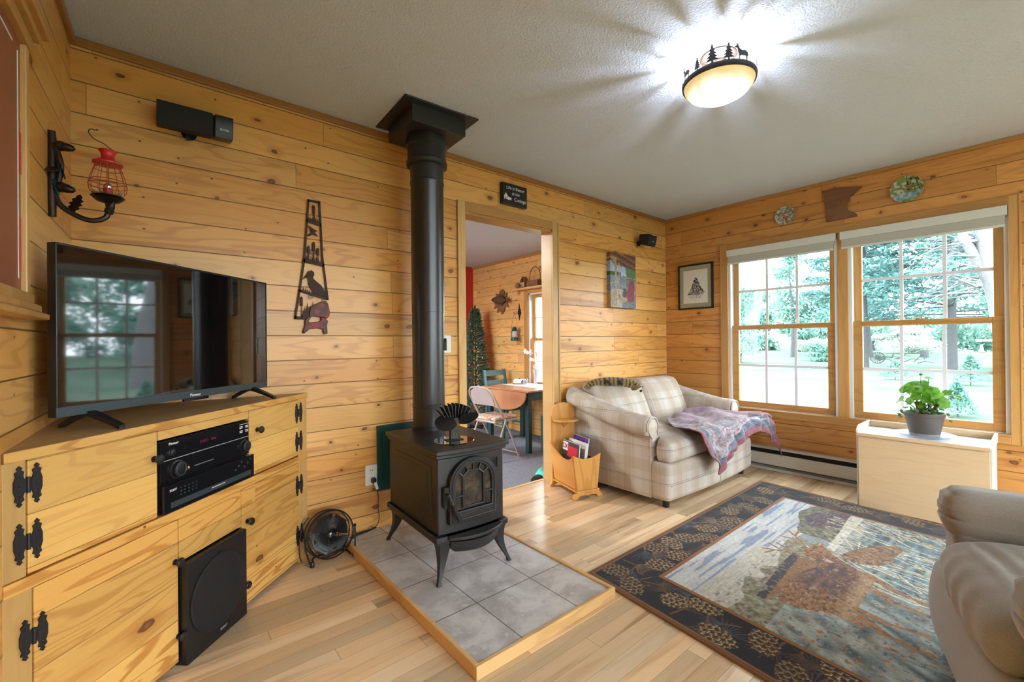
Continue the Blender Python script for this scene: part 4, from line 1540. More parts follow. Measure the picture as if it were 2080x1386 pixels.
# wooden sign over the doorway
t = thing('word_sign', 'small black wooden sign with white hand lettering over the doorway', 'sign', (2.155, 0, 2.260), math.radians(0))
MB().box(-.122, .118, -.036, -.001, -.079, .079).build('board', M_BPLAST, t, smooth=0, bevel=.002)
M_CHALK = plain('white_paint_lettering', (0.72, 0.72, 0.70), 0.7, nscale=90, namt=.15)
text('lettering', 'Life is Better', M_CHALK, t, (.003, -.0367, .045), (1, 0, 0), (0, 0, 1), .033, sx=1.05)
text('lettering', 'at the', M_CHALK, t, (.005, -.0367, .007), (1, 0, 0), (0, 0, 1), .031, sx=1.05)
text('lettering', 'Cottage', M_CHALK, t, (.047, -.0367, -.035), (1, 0, 0), (0, 0, 1), .038, sx=.95)
m = MB()
fl = lambda a, b, d: (a, d, b)
m.prism([(-.108, -.045), (-.075, -.045), (-.075, -.020), (-.0915, .004), (-.108, -.020)], -.0372, -.036, fl)
m.prism([(-.072, -.045), (-.040, -.045), (-.040, -.026), (-.066, -.026), (-.072, -.018)], -.0372, -.036, fl)
m.build('painted_cottage', M_CHALK, t, smooth=0)
MB().box(-.097, -.089, -.0376, -.037, -.045, -.030).build('painted_door', M_BPLAST, t, smooth=0)

# porch picture canvas
PW, PH, PD = .392, .508, .042


def col_porch(x, z):
    """x 0..1 left to right, z 0..1 bottom to top; x<0 is the wrapped left edge"""
    c = np.zeros(x.shape + (3,))
    c[:] = (.30, .28, .26)
    n1 = vnoise(x * 30, z * 40, 3)
    n2 = vnoise(x * 90, z * 110, 5)
    sky = (z > .55)
    c[sky] = (.55, .68, .85)
    m_ = (z > .62) & (x > .42)
    g = (x + (z - .6) * .3 > .62) & (z > .52)
    c[g] = (np.array([.06, .14, .05]) + n2[g][:, None] * np.array([.14, .22, .10]))
    lk = (z > .38) & (z <= .60) & (x < .62)
    c[lk] = np.array([.22, .33, .45]) + n1[lk][:, None] * .15
    hill = (z > .60) & (z < .66) & (x < .4)
    c[hill] = (.05, .12, .04)
    # ceiling boards
    ce = z > (.80 - x * .06)
    st = np.floor((z * 1.0 + x * .18) * 26) % 3
    c[ce & (st == 0)] = (.40, .16, .07)
    c[ce & (st == 1)] = (.26, .10, .05)
    c[ce & (st == 2)] = (.10, .07, .08)
    # porch floor
    fl_ = z < (.36 - .05 * x)
    c[fl_] = np.array([.52, .46, .36]) + n1[fl_][:, None] * .12
    sh = fl_ & (x > .45) & (z < .30)
    c[sh] = np.array([.20, .22, .26]) + n1[sh][:, None] * .08
    for (a, b, w) in (((.33, .36), (.33, .82), .02), ((.24, .36), (.24, .80), .013), ((.33, .58), (.95, .56), .008), ((.33, .40), (.9, .36), .008)):
        d = segdist(x, z, a, b)
        c[d < w] = (.55, .45, .30)
    for i in range(13):
        xx = .37 + i * .045
        d = segdist(x, z, (xx, .58), (xx, .38))
        c[(d < .006) & (x < .95)] = (.16, .12, .09)
    # red chair
    ch = inpoly(x, z, [(.66, .12), (.60, .30), (.68, .36), (.72, .50), (.82, .53), (.93, .50), (.95, .36), (.90, .14), (.80, .11)])
    c[ch] = np.array([.24, .03, .04]) + n2[ch][:, None] * np.array([.26, .06, .08])
    tb = inpoly(x, z, [(.46, .20), (.50, .36), (.62, .36), (.60, .18)])
    c[tb] = (.10, .09, .08)
    dog = ((x - .46) / .20) ** 2 + ((z - .155) / .052) ** 2 < 1
    c[dog] = np.array([.50, .42, .26]) + (n2[dog][:, None] - .5) * .3
    dog = ((x - .34) / .05) ** 2 + ((z - .22) / .035) ** 2 < 1
    c[dog] = (.42, .24, .12)
    # left post and open window shape
    hx = inpoly(x, z, [(-.4, .80), (0.02, .90), (.17, .80), (.17, .33), (0.0, .24), (-.4, .4)])
    pst = (x < .24) & ~hx & (z < .93)
    c[pst] = np.array([.46, .34, .17]) + n1[pst][:, None] * .12
    inn = inpoly(x, z, [(-.4, .78), (0.02, .86), (.14, .78), (.14, .36), (0.0, .28), (-.4, .42)])
    zz = z
    w = inn & (zz > .66); c[w] = (.50, .62, .85)
    w = inn & (zz <= .66) & (zz > .59); c[w] = (.05, .14, .04)
    w = inn & (zz <= .59); c[w] = np.array([.20, .27, .36]) + n1[w][:, None] * .12
    d = np.minimum(segdist(x, z, (-.3, .47), (.0, .43)), segdist(x, z, (.0, .43), (.3, .49)))
    c[d < .010] = (.55, .5, .42)
    n4_ = vnoise(x * 55, z * 70, 15)
    return c * (.42 + .62 * n4_[..., None]) * np.array([.95, .92, .95]) + .012


t = thing('porch_painting', 'tall colourful canvas of a lakeside porch with a red chair, on the main wall', 'painting', (3.48, 0, 1.72))


def cpos(u, v):
    # wraps from the left edge (depth) to the front
    s = u * (PW + PD)
    x = np.where(s < PD, -PW / 2, s - PD - PW / 2)
    y = np.where(s < PD, -s, -PD)
    return np.stack([x, y, (v - .5) * PH], 1)


color_grid('canvas_face', M_PAINTED, cpos, lambda u, v: col_porch((u * (PW + PD) - PD) / PW, v), 110, 130, t, smooth=0)
MB().box(-PW / 2 + .001, PW / 2, -PD + .001, -.001, -PH / 2 + .0005, PH / 2 - .0005).build('stretcher', M_DARKWOOD, t, smooth=0)

# ================================================================== THINGS ON THE WINDOW WALL
WX_ = lambda a, b, d: (d, a, b)


def col_draw(u, v):
    # u 0..1 left to right as seen (y decreasing), v up
    c = np.ones(u.shape + (3,)) * np.array([.95, .92, .88])
    n = vnoise(u * 46, v * 60, 8)
    n2 = vnoise(u * 140, v * 60, 11)
    tri = inpoly(u, v, [(.18, .26), (.34, .48), (.42, .66), (.52, .80), (.62, .68), (.74, .46), (.90, .30), (.6, .24)])
    dk = tri & (n > .42)
    c[dk] = (.04, .045, .04)
    c[tri & ~dk & (n2 > .6)] = (.30, .30, .28)
    for k in range(9):
        x0 = .28 + .055 * k
        d = segdist(u, v, (x0, .26), (x0 + .02, .26 + .18 * (1 - abs(k - 4) / 5) + .1))
        c[d < .008] = (.60, .58, .55)
    for (a, b) in (((.40, .34), (.62, .34)), ((.40, .34), (.40, .48)), ((.62, .34), (.62, .48)), ((.40, .48), (.51, .56)), ((.51, .56), (.62, .48))):
        c[segdist(u, v, a, b) < .012] = (.18, .17, .16)
    gr_ = (v < .30) & (v > .14) & (np.abs(u - .5) < .38 - (.3 - v)) & (n2 > .72)
    c[gr_] = (.10, .10, .10)
    return c


t = thing('framed_drawing', 'black-framed pencil drawing of a cabin among pines, between the corner and the window', 'picture', (XW, -.334, 1.697))
hw, hz = .182, .228
m = MB()
for (a, b, c_, d) in ((-hw, hw, hz - .016, hz), (-hw, hw, -hz, -hz + .016), (-hw, -hw + .016, -hz, hz), (hw - .016, hw, -hz, hz)):
    m.box(-.024, -.001, a, b, c_, d)
m.build('frame', M_BPLAST, t, smooth=0, bevel=.002)
M_MAT = plain('olive_picture_mat', (0.46, 0.42, 0.31), 0.8)
MB().box(-.012, -.002, -hw + .014, hw - .014, -hz + .014, hz - .014).build('mat_board', M_MAT, t, smooth=0)
color_grid('drawing_sheet', M_PAINTED, lambda u, v: np.stack([np.full(u.shape, -.0135), .127 - u * .254, (v - .5) * .335], 1), col_draw, 100, 130, t, smooth=0)
MB().box(-.0165, -.0155, -hw + .014, hw - .014, -hz + .014, hz - .014).build('glass', M_GLASS, t, smooth=0)

for k, (yc, zc, r, lab, seed) in enumerate(((-1.155, 2.226, .078, 'small round leaf-rimmed decorative plate with red and white painting, left of the wooden state cutout', 21),
                                          (-1.949, 2.236, .093, 'larger round decorative plate painted with green and blue woodland, right of the wooden state cutout', 33))):
    t = thing('decorative_plate', lab, 'plate', (XW, yc, zc), group=None)

    def ppos(u, v, r=r):
        a = u * 2 * PI
        rr = v * r * (1 + .03 * np.sin(a * 24) * (v > .9))
        dp = -.016 - .014 * v ** 2
        return np.stack([dp, -rr * np.cos(a), rr * np.sin(a)], 1)

    def pcol(u, v, k=k, seed=seed):
        a = u * 2 * PI
        x, y = v * np.cos(a), v * np.sin(a)
        n = vnoise(x * 6 + 9, y * 6 + 9, seed)
        n2 = vnoise(x * 13 + 9, y * 13 + 9, seed + 3)
        c = np.ones(u.shape + (3,)) * np.array([.50, .54, .52])
        if k == 0:
            c[n > .55] = (.22, .30, .18)
            c[(n2 > .66) & (v < .7)] = (.50, .06, .03)
            c[(n2 < .25)] = (.08, .12, .07)
        else:
            c[n > .45] = (.20, .28, .09)
            c[(n2 > .6) & (x > 0) & (y > -.1)] = (.05, .05, .03)
            c[(y < -.25) & (n > .3) & (n < .6)] = (.22, .42, .60)
            c[(np.abs(x) < .35) & (np.abs(y - .1) < .3) & (n2 < .45)] = (.35, .16, .05)
            c[(n2 < .2) & (v > .6)] = (.34, .33, .05)
        return c
    color_grid('plate_face', M_PAINTED, ppos, pcol, 96, 22, t)
    MB().lathe([(r * .5, -.0), (r * .55, .006), (r * .97, .024), (r * .97, .026), (.001, .012)], (0, 0, 0), 40, (-1, 0, 0)).build('plate_back', M_WHITE, t)

t = tag(MB().prism([(y + 1.55, z - 2.24) for y, z in [(-1.425, 2.365), (-1.500, 2.366), (-1.508, 2.382), (-1.520, 2.364), (-1.60, 2.352), (-1.691, 2.332), (-1.655, 2.30), (-1.61, 2.27), (-1.609, 2.234), (-1.589, 2.219), (-1.594, 2.173), (-1.618, 2.152), (-1.655, 2.125), (-1.655, 2.108), (-1.456, 2.104), (-1.449, 2.196), (-1.434, 2.325)]][::-1],
                   -.018, -.001, WX_).build('state_cutout', M_DARKWOOD, None, smooth=0, bevel=.002),
        'brown wooden cutout in the shape of a state, between the two plates above the window', 'wall decoration')
t.location = (XW, -1.55, 2.24)

# ================================================================== THINGS ON THE LEFT WALL
LR = math.atan2(LSL, 1) * -1   # left wall turned slightly
t = thing('wall_frame', 'large oak-framed picture with a crown molding, at the left edge of the left wall', 'picture frame', (LWX(-1.2), -1.2, 1.63), LR)
m = MB()
for q, (pr, zz0, zz1, yo) in enumerate(((.030, -.365, -.335, .415), (.042, -.385, -.365, .430), (.055, -.405, -.388, .445), (.030, .335, .370, .415), (.045, .370, .392, .430), (.060, .392, .415, .450))):
    m.box(0, pr, -yo, yo, zz0, zz1)
m.build('crown_molding', M_CASEY, t, smooth=0, bevel=.004)
MB().box(0, .024, .375, .405, -.335, .335).box(0, .024, -.405, -.375, -.335, .335).build('frame', M_CASEV, t, smooth=0, bevel=.003)
M_REDMAT = plain('reddish_brown_backing', (0.30, 0.10, 0.05), 0.5, nscale=8)
MB().box(0, .012, -.375, .375, -.335, .335).build('backing', M_REDMAT, t, smooth=0)
MB().box(.012, .0135, .345, .350, -.30, .30).box(.012, .0135, -.30, .30, .30, .305).build('inlay_line', M_PAPER, t, smooth=0)
MB().box(.012, .0145, .358, .370, -.02, .09).box(.012, .0145, .355, .368, -.28, -.14).build('red_stripe', M_RED, t, smooth=0)

t = thing('leaf_sconce', 'dark metal wall bracket of twigs, acorns and leaves, holding the red wire lantern', 'wall bracket', (LWX(-.42), -.42, 1.735), LR)
m = MB()
m.tube([(.008, 0, .150), (.010, .004, .09), (.008, -.002, .0), (.008, .0, -.08), (.010, .0, -.142)], [.011, .014, .012, .013, .010], 10)
m.tube(spline([(.012, .0, .11), (.03, -.006, .04), (.022, .004, -.03), (.016, .0, -.06), (.03, .0, -.10), (.07, -.0, -.130), (.11, 0, -.140), (.142, 0, -.125), (.150, 0, -.105)], 6), [.010] * 8 + [.009] * 41, 8)
m.build('twig_arm', M_BRONZE, t)
for (p, d, r) in (((.018, -.0, .105), (1, -.2, -.12), .017), ((.02, 0, -.035), (1, -.3, -.25), .018), ((.150, -.0, -.112), (.3, -.4, .9), .014)):
    D = Vector(d).normalized()
    m = MB()
    m.lathe([(.004, 0), (r * .9, .006), (r, .014), (r * .95, .020), (r * .8, .021), (r * .85, .030), (r * .55, .046), (.001, .052)], p, 14, D)
    m.build('acorn', M_BRONZE, t)


def leafshape(n, w):
    pts = []
    for i in range(n + 1):
        f = i / n
        ww = w * math.sin(PI * f) ** .7 * (1.0 if i % 2 else .55)
        pts.append((f, ww))
    return pts + [(a, -b) for a, b in pts[::-1][1:-1]]


for (p, d, up_, L_, mt) in (((.02, 0, .07), (.30, -.1, -1), (1, .2, .3), .085, M_GREENP), ((.018, 0, .0), (.12, -.1, -1), (1, -.3, .1), .07, M_GREENP), ((.055, 0, -.125), (.35, 0, 1), (.6, .8, -.2), .075, M_BRONZE), ((.012, 0, .03), (-.05, -1, -.6), (0, .6, -1), .07, M_BRONZE)):
    D = Vector(d).normalized()
    S = D.cross(Vector(up_)).normalized()
    N = D.cross(S)
    P0 = Vector(p)
    MB().prism(leafshape(10, .34), 0, .002, lambda a, b, e: tuple(P0 + D * (a * L_) + S * (b * L_) + N * e)).build('leaf', mt, t, smooth=0)
m = MB().lathe([(.006, -.03), (.008, -.01), (.030, -.004), (.042, .006), (.040, .008), (.001, .0)], (.150, 0, -.062), 24)
m.build('cup', M_BRONZE, t)

LC = Vector((LWX(-.42) + .150, -.42, 1.683))
t = thing('wire_lantern', 'small red wire cage lantern with a candle in it, on the twig wall bracket', 'lantern', LC)
m = MB()
prof = [(.030, .0), (.050, .025), (.053, .045), (.047, .075), (.038, .105), (.031, .128)]
for k in range(12):
    a = 2 * PI * k / 12
    m.tube([(r * math.cos(a), r * math.sin(a), z) for r, z in prof], .0012, 4)
for r, z in (prof[0], prof[2], prof[4], (.0505, .060)):
    m.tube([(r * math.cos(2 * PI * k / 30), r * math.sin(2 * PI * k / 30), z) for k in range(30)], .0014, 4, closed=True)
m.build('cage', M_REDWIRE, t)
MB().lathe([(.001, -.004), (.034, -.004), (.048, .004), (.046, .006), (.001, .0)], (0, 0, 0), 28).build('base_dish', M_BRONZE, t)
MB().lathe([(.042, .122), (.043, .126), (.022, .140), (.018, .148), (.020, .162), (.026, .170), (.024, .173), (.010, .172), (.001, .172)], (0, 0, 0), 28).build('cap', M_RED, t)
MB().tube(spline([(.006, 0, .170), (.010, -.004, .178), (.0, 0, .186), (-.012, 0, .196), (-.035, 0, .205), (-.050, 0, .224), (-.045, 0, .238), (-.032, 0, .236)], 5), .0015, 6).build('hook', M_IRON, t)
MB().lathe([(.001, .004), (.014, .004), (.014, .034), (.001, .034)], (0, 0, 0), 16).build('candle', M_RED, t)
MB().ball((0, 0, .042), .013, 14).build('glass_ball', M_CHROME, t)
m = MB()
rnd = random.Random(2)
for k in range(60):
    a = rnd.uniform(0, 2 * PI)
    r = rnd.uniform(.012, .03)
    p = Vector((r * math.cos(a), r * math.sin(a), .004))
    q = p + Vector((math.cos(a) * .016 + rnd.uniform(-.006, .006), math.sin(a) * .016, rnd.uniform(.006, .022)))
    m.tube([p, q], [.0022, .0008], 3)
m.build('greenery', M_FIR, t)

# ================================================================== CEILING LAMP
LP = Vector((2.012, -1.640, H))
t = thing('ceiling_lamp', 'round glass ceiling lamp with a dark rim of pine trees and deer silhouettes', 'ceiling lamp', LP)
MB().lathe([(.075, 0), (.078, -.006), (.070, -.014), (.030, -.020), (.026, -.030), (.001, -.030)], (0, 0, 0), 36).build('canopy', plain('brushed_canopy', (.32, .24, .26), .35, .7), t)
RR = .154
m = MB().lathe([(RR - .006, -.105), (RR, -.107), (RR + .002, -.113), (RR, -.128), (RR - .004, -.130), (RR - .007, -.124)], (0, 0, 0), 64, cap=False)
ring = m.build('rim', M_SILH, t)


def ringpt(a0, s, z, d):
    a = a0 + s / RR
    return ((RR - .0005 + d) * math.cos(a), (RR - .0005 + d) * math.sin(a), z - .112)


def onring(a0, poly, k=1.0, nm='silhouette'):
    # subdivide the outline so that it follows the ring
    mm = MB()
    mm.prism([(x * k, z * k) for x, z in poly], -.0012, .0012, lambda a, b, d: ringpt(a0, a, b, d))
    return mm.build(nm, M_SILH, ring, smooth=0)


treep = [(-.003, 0), (-.003, .012), (-.024, .012), (-.010, .024), (-.021, .024), (-.008, .037), (-.017, .037), (-.006, .050), (-.012, .050), (-.003, .063), (-.006, .063), (0, .080),
         (.006, .063), (.003, .063), (.012, .050), (.006, .050), (.017, .037), (.008, .037), (.021, .024), (.010, .024), (.024, .012), (.003, .012), (.003, 0)]
deerp = [(-.022, .0), (-.019, .0), (-.018, .018), (-.010, .022), (.010, .022), (.014, .016), (.016, 0), (.019, 0), (.020, .018), (.026, .028), (.022, .040), (.008, .046), (-.008, .044), (-.020, .052), (-.026, .066), (-.022, .078), (-.028, .070), (-.034, .080), (-.032, .066), (-.042, .060), (-.040, .055), (-.030, .052), (-.026, .036), (-.022, .020)]
bearp = [(-.02, 0), (-.014, 0), (-.012, .012), (.006, .012), (.008, 0), (.016, 0), (.018, .016), (.022, .034), (.016, .048), (.004, .052), (-.012, .046), (-.026, .044), (-.030, .034), (-.022, .028), (-.018, .012)]
TO = math.atan2(-.93, -2.01)   # direction towards the camera side
for ang, kind, k in ((-9, 't', 1.1), (-33, 't', .75), (15, 't', 1.0), (39, 'd', .95), (-58, 'd', .85), (95, 't', .9), (112, 't', .6), (140, 'd', .8), (170, 't', 1.0), (195, 't', .7), (222, 'b', .8), (250, 't', .9), (272, 't', .65)):
    onring(TO + math.radians(ang), {'t': treep, 'd': deerp, 'b': bearp}[kind], k, {'t': 'pine_silhouette', 'd': 'deer_silhouette', 'b': 'bear_silhouette'}[kind])
MB().lathe([(RR - .005, -.122), (RR - .010, -.140), (RR - .030, -.165), (RR - .065, -.185), (.045, -.197), (.001, -.200)], (0, 0, 0), 64, cap=False).build('glass_bowl', M_BOWL, t, smooth=180)
m = MB()
for k in range(3):
    a = 2 * PI * k / 3 + .5
    m.tube([(.02 * math.cos(a), .02 * math.sin(a), -.02), (.09 * math.cos(a), .09 * math.sin(a), -.075), ((RR - .004) * math.cos(a), (RR - .004) * math.sin(a), -.112)], .0035, 6)
m.build('support_arm', M_SILH, t)
_t = NT('lit_bulb')
M_BULB = _t.bsdf((.9, .9, .9), .3, emit=(.86, .92, 1.0), estr=6.0)
for k in range(2):
    a = TO + PI / 2 + PI * k
    p = Vector((.055 * math.cos(a), .055 * math.sin(a), -.088))
    MB().ball(p, .022, 16, (1, 1, .9)).build('bulb', M_BULB, t)
    MB().cyl(p + Vector((-.0 * math.cos(a), 0, .018)), p + Vector((0, 0, .05)), .013, n=12).build('bulb_socket', M_WHITE, t)
    d = bpy.data.lights.new('bulb_light', 'POINT')
    d.energy = 3.0
    d.color = (.74, .83, 1.0)
    d.shadow_soft_size = .010
    o = bpy.data.objects.new('bulb_light', d)
    o.location = p + Vector((.0, 0, -.028))
    COL.objects.link(o)
    o.parent = t

# ================================================================== RUG
RT0 = np.array([1.671, -1.120]); RSX = np.array([2.171, .026]); RSY = np.array([-.09 * 1.60, -1.60])
RW, RH = 2.171, 1.60


def rug_col(u, v):
    X, Y = u * RW, v * RH
    n1 = vnoise(X * 60, Y * 60, 1)
    n2 = vnoise(X * 25 + 5, Y * 160, 2)
    n3 = vnoise(X * 12, Y * 12, 7)
    n4 = vnoise(X * 160, Y * 30, 9)
    A = lambda *c: np.array(c)
    c = np.ones(u.shape + (3,)) * A(.010, .012, .022)
    # needles in the border
    rng = random.Random(11)
    inb = (X < .27) | (Y < .27) | (X > RW - .27) | (Y > RH - .27)

    def local(cx, cy, r):
        m_ = (np.abs(X - cx) < r) & (np.abs(Y - cy) < r)
        return np.nonzero(m_)[0]
    spots = []
    per = [(x, .15) for x in np.arange(.1, RW, .12)] + [(x, RH - .15) for x in np.arange(.1, RW, .12)] + [(.15, y) for y in np.arange(.2, RH - .1, .12)] + [(RW - .15, y) for y in np.arange(.2, RH - .1, .12)]
    for (px, py) in per:
        for q in range(2):
            cx, cy = px + rng.uniform(-.09, .09), py + rng.uniform(-.09, .09)
            a0 = rng.uniform(0, 6.28)
            ii = local(cx, cy, .12)
            if not len(ii):
                continue
            tone = rng.choice([(.14, .085, .045), (.09, .06, .04), (.20, .14, .09), (.07, .08, .10)])
            for k in range(9):
                a = a0 + (k - 4) * .22
                L = rng.uniform(.07, .11)
                d = segdist(X[ii], Y[ii], (cx, cy), (cx + L * math.cos(a), cy + L * math.sin(a)))
                jj = ii[d < .0022]
                c[jj] = tone
            d = segdist(X[ii], Y[ii], (cx, cy), (cx - .07 * math.cos(a0), cy - .07 * math.sin(a0)))
            c[ii[d < .005]] = (.16, .08, .035)
    cones = [(.095, .213), (.153, .417), (.219, .518), (.078, .639), (.186, .771), (.359, .196), (.522, .218), (.747, .136), (.499, .08), (.959, .146), (1.093, .218), (1.337, .122), (1.723, .195), (.138, .082), (.227, 1.006),
             (2.084, .494), (2.05, .66), (1.52, .17), (.62, .11), (.85, .21), (1.21, .20), (1.95, .12), (.09, .90), (.14, 1.18), (.20, 1.36), (.08, 1.50), (.40, 1.47), (.58, 1.52), (.8, 1.45), (1.0, 1.5), (1.25, 1.46), (1.5, 1.5), (1.75, 1.46), (2.05, 1.5), (2.05, 1.2), (2.08, .95)]
    for (cx, cy) in cones:
        a = rng.uniform(0, 3.14)
        r1_, r2_ = .078, .055
        ii = local(cx, cy, .1)
        dx, dy = X[ii] - cx, Y[ii] - cy
        p = (dx * math.cos(a) + dy * math.sin(a)) / r1_
        q = (-dx * math.sin(a) + dy * math.cos(a)) / r2_
        rr = p * p + q * q + (vnoise(X[ii] * 90, Y[ii] * 90, 4) - .5) * .35
        ins = rr < 1
        c[ii[ins]] = (.05, .025, .012)
        # overlapping scales seen from the side: staggered arcs, paler at the tips
        row = np.floor(p * 3.3 + .5 * q * q)
        qq = q * 1.9 + (row % 2) * .5
        fp_, fq = (p * 3.3 + .5 * q * q) - row, qq - np.floor(qq) - .5
        arc = fp_ + 2.2 * fq * fq + (vnoise(X[ii] * 130, Y[ii] * 130, 6) - .5) * .5
        tone_ = rng.uniform(.7, 1.1)
        c[ii[ins & (arc > .38) & (arc <= .62)]] = A(.13, .075, .035) * tone_
        c[ii[ins & (arc > .62) & (arc < .94)]] = A(.27, .185, .095) * tone_
        c[ii[ins & (arc > .80) & (arc < .96)]] = A(.50, .41, .27) * tone_
    # the woven picture
    P = (X > .275) & (X < RW - .275) & (Y > .275) & (Y < RH - .275)
    pic = np.ones(u.shape + (3,)) * A(.30, .33, .34)
    sky = Y < .56 + .06 * (n3 - .5)
    stripe = vnoise(X * 6, Y * 75, 3)
    pic[sky] = A(.58, .60, .60) * (.75 + .35 * stripe[sky])[:, None]
    ss = sky & (stripe < .36)
    pic[ss] = (.28, .34, .46)
    cream = (Y > .44) & (Y < .62) & (X < 1.0)
    pic[cream] = A(.56, .55, .48) * (.8 + .3 * n2[cream])[:, None]
    bank = (Y > .56 + (n3 - .5) * .12) & (Y < .74) & (X < 1.25)
    pic[bank] = A(.26, .25, .18) + (n1[bank][:, None] - .4) * .25
    wedge = inpoly(X, Y, [(1.95, .66), (1.94, .90), (1.2, .80), (1.25, .70), (1.6, .69)])
    pic[wedge] = A(.62, .62, .55) * (.8 + .3 * vnoise(X * 8, Y * 90, 6)[wedge])[:, None]
    hillr = (X > 1.35) & (Y > .40) & (Y < .70) & (Y > .40 + .5 * np.abs(X - 1.72) * .5 + .05 * n3)
    hillr &= ~wedge
    pic[hillr] = A(.16, .16, .12) + (n1[hillr][:, None] - .4) * A(.20, .22, .12)
    cab = inpoly(X, Y, [(1.50, .54), (1.62, .48), (1.74, .50), (1.90, .58), (1.90, .67), (1.62, .68), (1.52, .62)])
    pic[cab] = A(.10, .06, .08) + n2[cab][:, None] * .08
    for wx in (1.66, 1.72, 1.78):
        w_ = (np.abs(X - wx) < .014) & (np.abs(Y - .62) < .022)
        pic[w_] = (.40, .38, .28)
    fg = Y > .74
    g1 = vnoise(X * 30 + Y * 14, Y * 16, 14)
    pic[fg] = A(.22, .27, .27) + (g1[fg][:, None] - .35) * A(.40, .40, .36)
    o_ = fg & (vnoise(X * 75, Y * 75, 17) > .80) & (n3 > .35)
    pic[o_] = (.42, .22, .09)
    wat = (X > .98) & (Y > .82 + (X - .98) * -.05)
    g2 = vnoise(X * 9, Y * 60, 19)
    pic[wat] = A(.045, .095, .12) + (g2[wat][:, None]) * A(.22, .28, .28)
    rng = random.Random(5)
    for k in range(210):
        x0 = rng.uniform(.95, 1.9)
        y0 = rng.uniform(.75, 1.32)
        L = rng.uniform(.08, .22)
        aa = rng.gauss(1.35, .35)
        x1, y1 = x0 + L * math.cos(aa), y0 - L * math.sin(aa)
        mx, my = (x0 + x1) / 2, (y0 + y1) / 2
        ii = local(mx, my, L * .6 + .01)
        d = segdist(X[ii], Y[ii], (x0, y0), (x1, y1))
        pic[ii[d < rng.uniform(.0018, .0035)]] = rng.choice([(.66, .60, .42), (.55, .42, .24), (.70, .70, .62)])
    brush = inpoly(X, Y, [(1.06, .60), (.90, .60), (.68, .615), (.48, .63), (.47, .665), (.70, .66), (.92, .65), (1.03, .64)])
    pic[brush & (n1 > .3)] = (.07, .06, .08)
    tan = inpoly(X, Y, [(1.03, .635), (1.05, .735), (.86, .72), (.63, .70), (.47, .665), (.7, .655)])
    pic[tan] = A(.30, .17, .085) * (.8 + .4 * n4[tan])[:, None]
    # second deer
    doe = inpoly(X, Y, [(1.17, .80), (1.22, .77), (1.36, .81), (1.50, .87), (1.58, .95), (1.56, .985), (1.41, .965), (1.33, .975), (1.24, .93), (1.18, .86)])
    pic[doe] = (A(.31, .19, .11) + (n4[doe][:, None] - .5) * .22)
    d2 = doe & (n1 > .6)
    pic[d2] = (.20, .12, .09)
    # stag
    deer = inpoly(X, Y, [(1.062, .640), (1.12, .628), (1.20, .640), (1.285, .650), (1.29, .672), (1.24, .695), (1.20, .735), (1.15, .80), (1.10, .88), (1.09, .925), (1.03, .950), (.97, .955), (.836, .949), (.72, .951), (.66, 1.03), (.612, 1.0), (.594, .965), (.60, .925), (.558, .838), (.520, .77), (.516, .71), (.586, .686), (.741, .680), (.894, .700), (.99, .735), (1.054, .70)])
    pic[deer] = (A(.30, .165, .085) + (vnoise(X * 60 + Y * 20, Y * 160, 23)[deer][:, None] - .5) * .20)
    wgt = np.clip(1.3 - ((X - .93) / .24) ** 2 - ((Y - .78) / .13) ** 2, 0, 1) * (.35 + .9 * vnoise(X * 22, Y * 45, 25)) * deer
    wgt = np.clip(wgt, 0, 1)[:, None]
    pic = pic * (1 - wgt) + A(.11, .07, .08) * wgt
    wgt = (deer * np.clip(1 - np.abs(Y - .93 - .0 * X) / .05, 0, 1) * .6)[:, None]
    pic = pic * (1 - wgt) + A(.50, .38, .24) * wgt
    lt = deer & (inpoly(X, Y, [(1.09, .715), (1.125, .715), (1.10, .775), (1.075, .76)]) | (segdist(X, Y, (.585, .90), (.57, .86)) < .012) | (segdist(X, Y, (1.24, .664), (1.28, .664)) < .006)) & (n1 > .25)
    pic[lt] = (.50, .40, .27)
    for (a, b, w) in (((1.09, .92), (1.02, 1.02), .018), ((1.02, 1.02), (.99, 1.17), .012), ((.97, .94), (.90, 1.04), .018), ((.90, 1.04), (.90, 1.17), .012), ((.66, .98), (.61, 1.06), .022), ((.61, 1.06), (.60, 1.20), .011), ((.72, .95), (.70, 1.05), .018), ((.70, 1.05), (.73, 1.17), .011)):
        d = segdist(X, Y, a, b)
        pic[d < w] = (.34, .20, .10)
    for (a, b) in (((1.10, .635), (1.02, .56)), ((1.02, .56), (.97, .47)), ((1.02, .56), (1.06, .47)), ((1.05, .585), (1.10, .50)), ((.99, .52), (.93, .50)), ((1.16, .632), (1.24, .57)), ((1.24, .57), (1.32, .49)), ((1.24, .57), (1.21, .48)), ((1.28, .535), (1.36, .53)), ((1.20, .60), (1.15, .53))):
        d = segdist(X, Y, a, b)
        pic[d < .0075] = (.46, .33, .17)
        pic[d < .003] = (.16, .08, .05)
    eye = np.hypot(X - 1.155, Y - .655) < .006
    pic[eye] = (.01, .01, .01)
    c[P] = pic[P]
    # woven speckle over the picture
    s1 = vnoise(X * 200, Y * 90, 41)[:, None]
    s2 = vnoise(X * 45 + Y * 20, Y * 130, 43)[:, None]
    s3 = vnoise(X * 70, Y * 70, 47)
    pic = pic * (.78 + .28 * s1 + .16 * s2)
    q_ = (s3 > .83) & (Y > .5)
    pic[q_] = pic[q_] * .45 + A(.02, .03, .06)
    q_ = (s3 < .13) & (Y > .5)
    pic[q_] = pic[q_] * .6 + A(.22, .20, .16)
    c[P] = pic[P]
    # border lines
    e = np.minimum(np.minimum(X, RW - X), np.minimum(Y, RH - Y))
    c[(e > .256) & (e < .277)] = (.30, .13, .045)
    c[(e > .2505) & (e < .256)] = (.02, .015, .015)
    c[e < .030] = (.23, .105, .038)
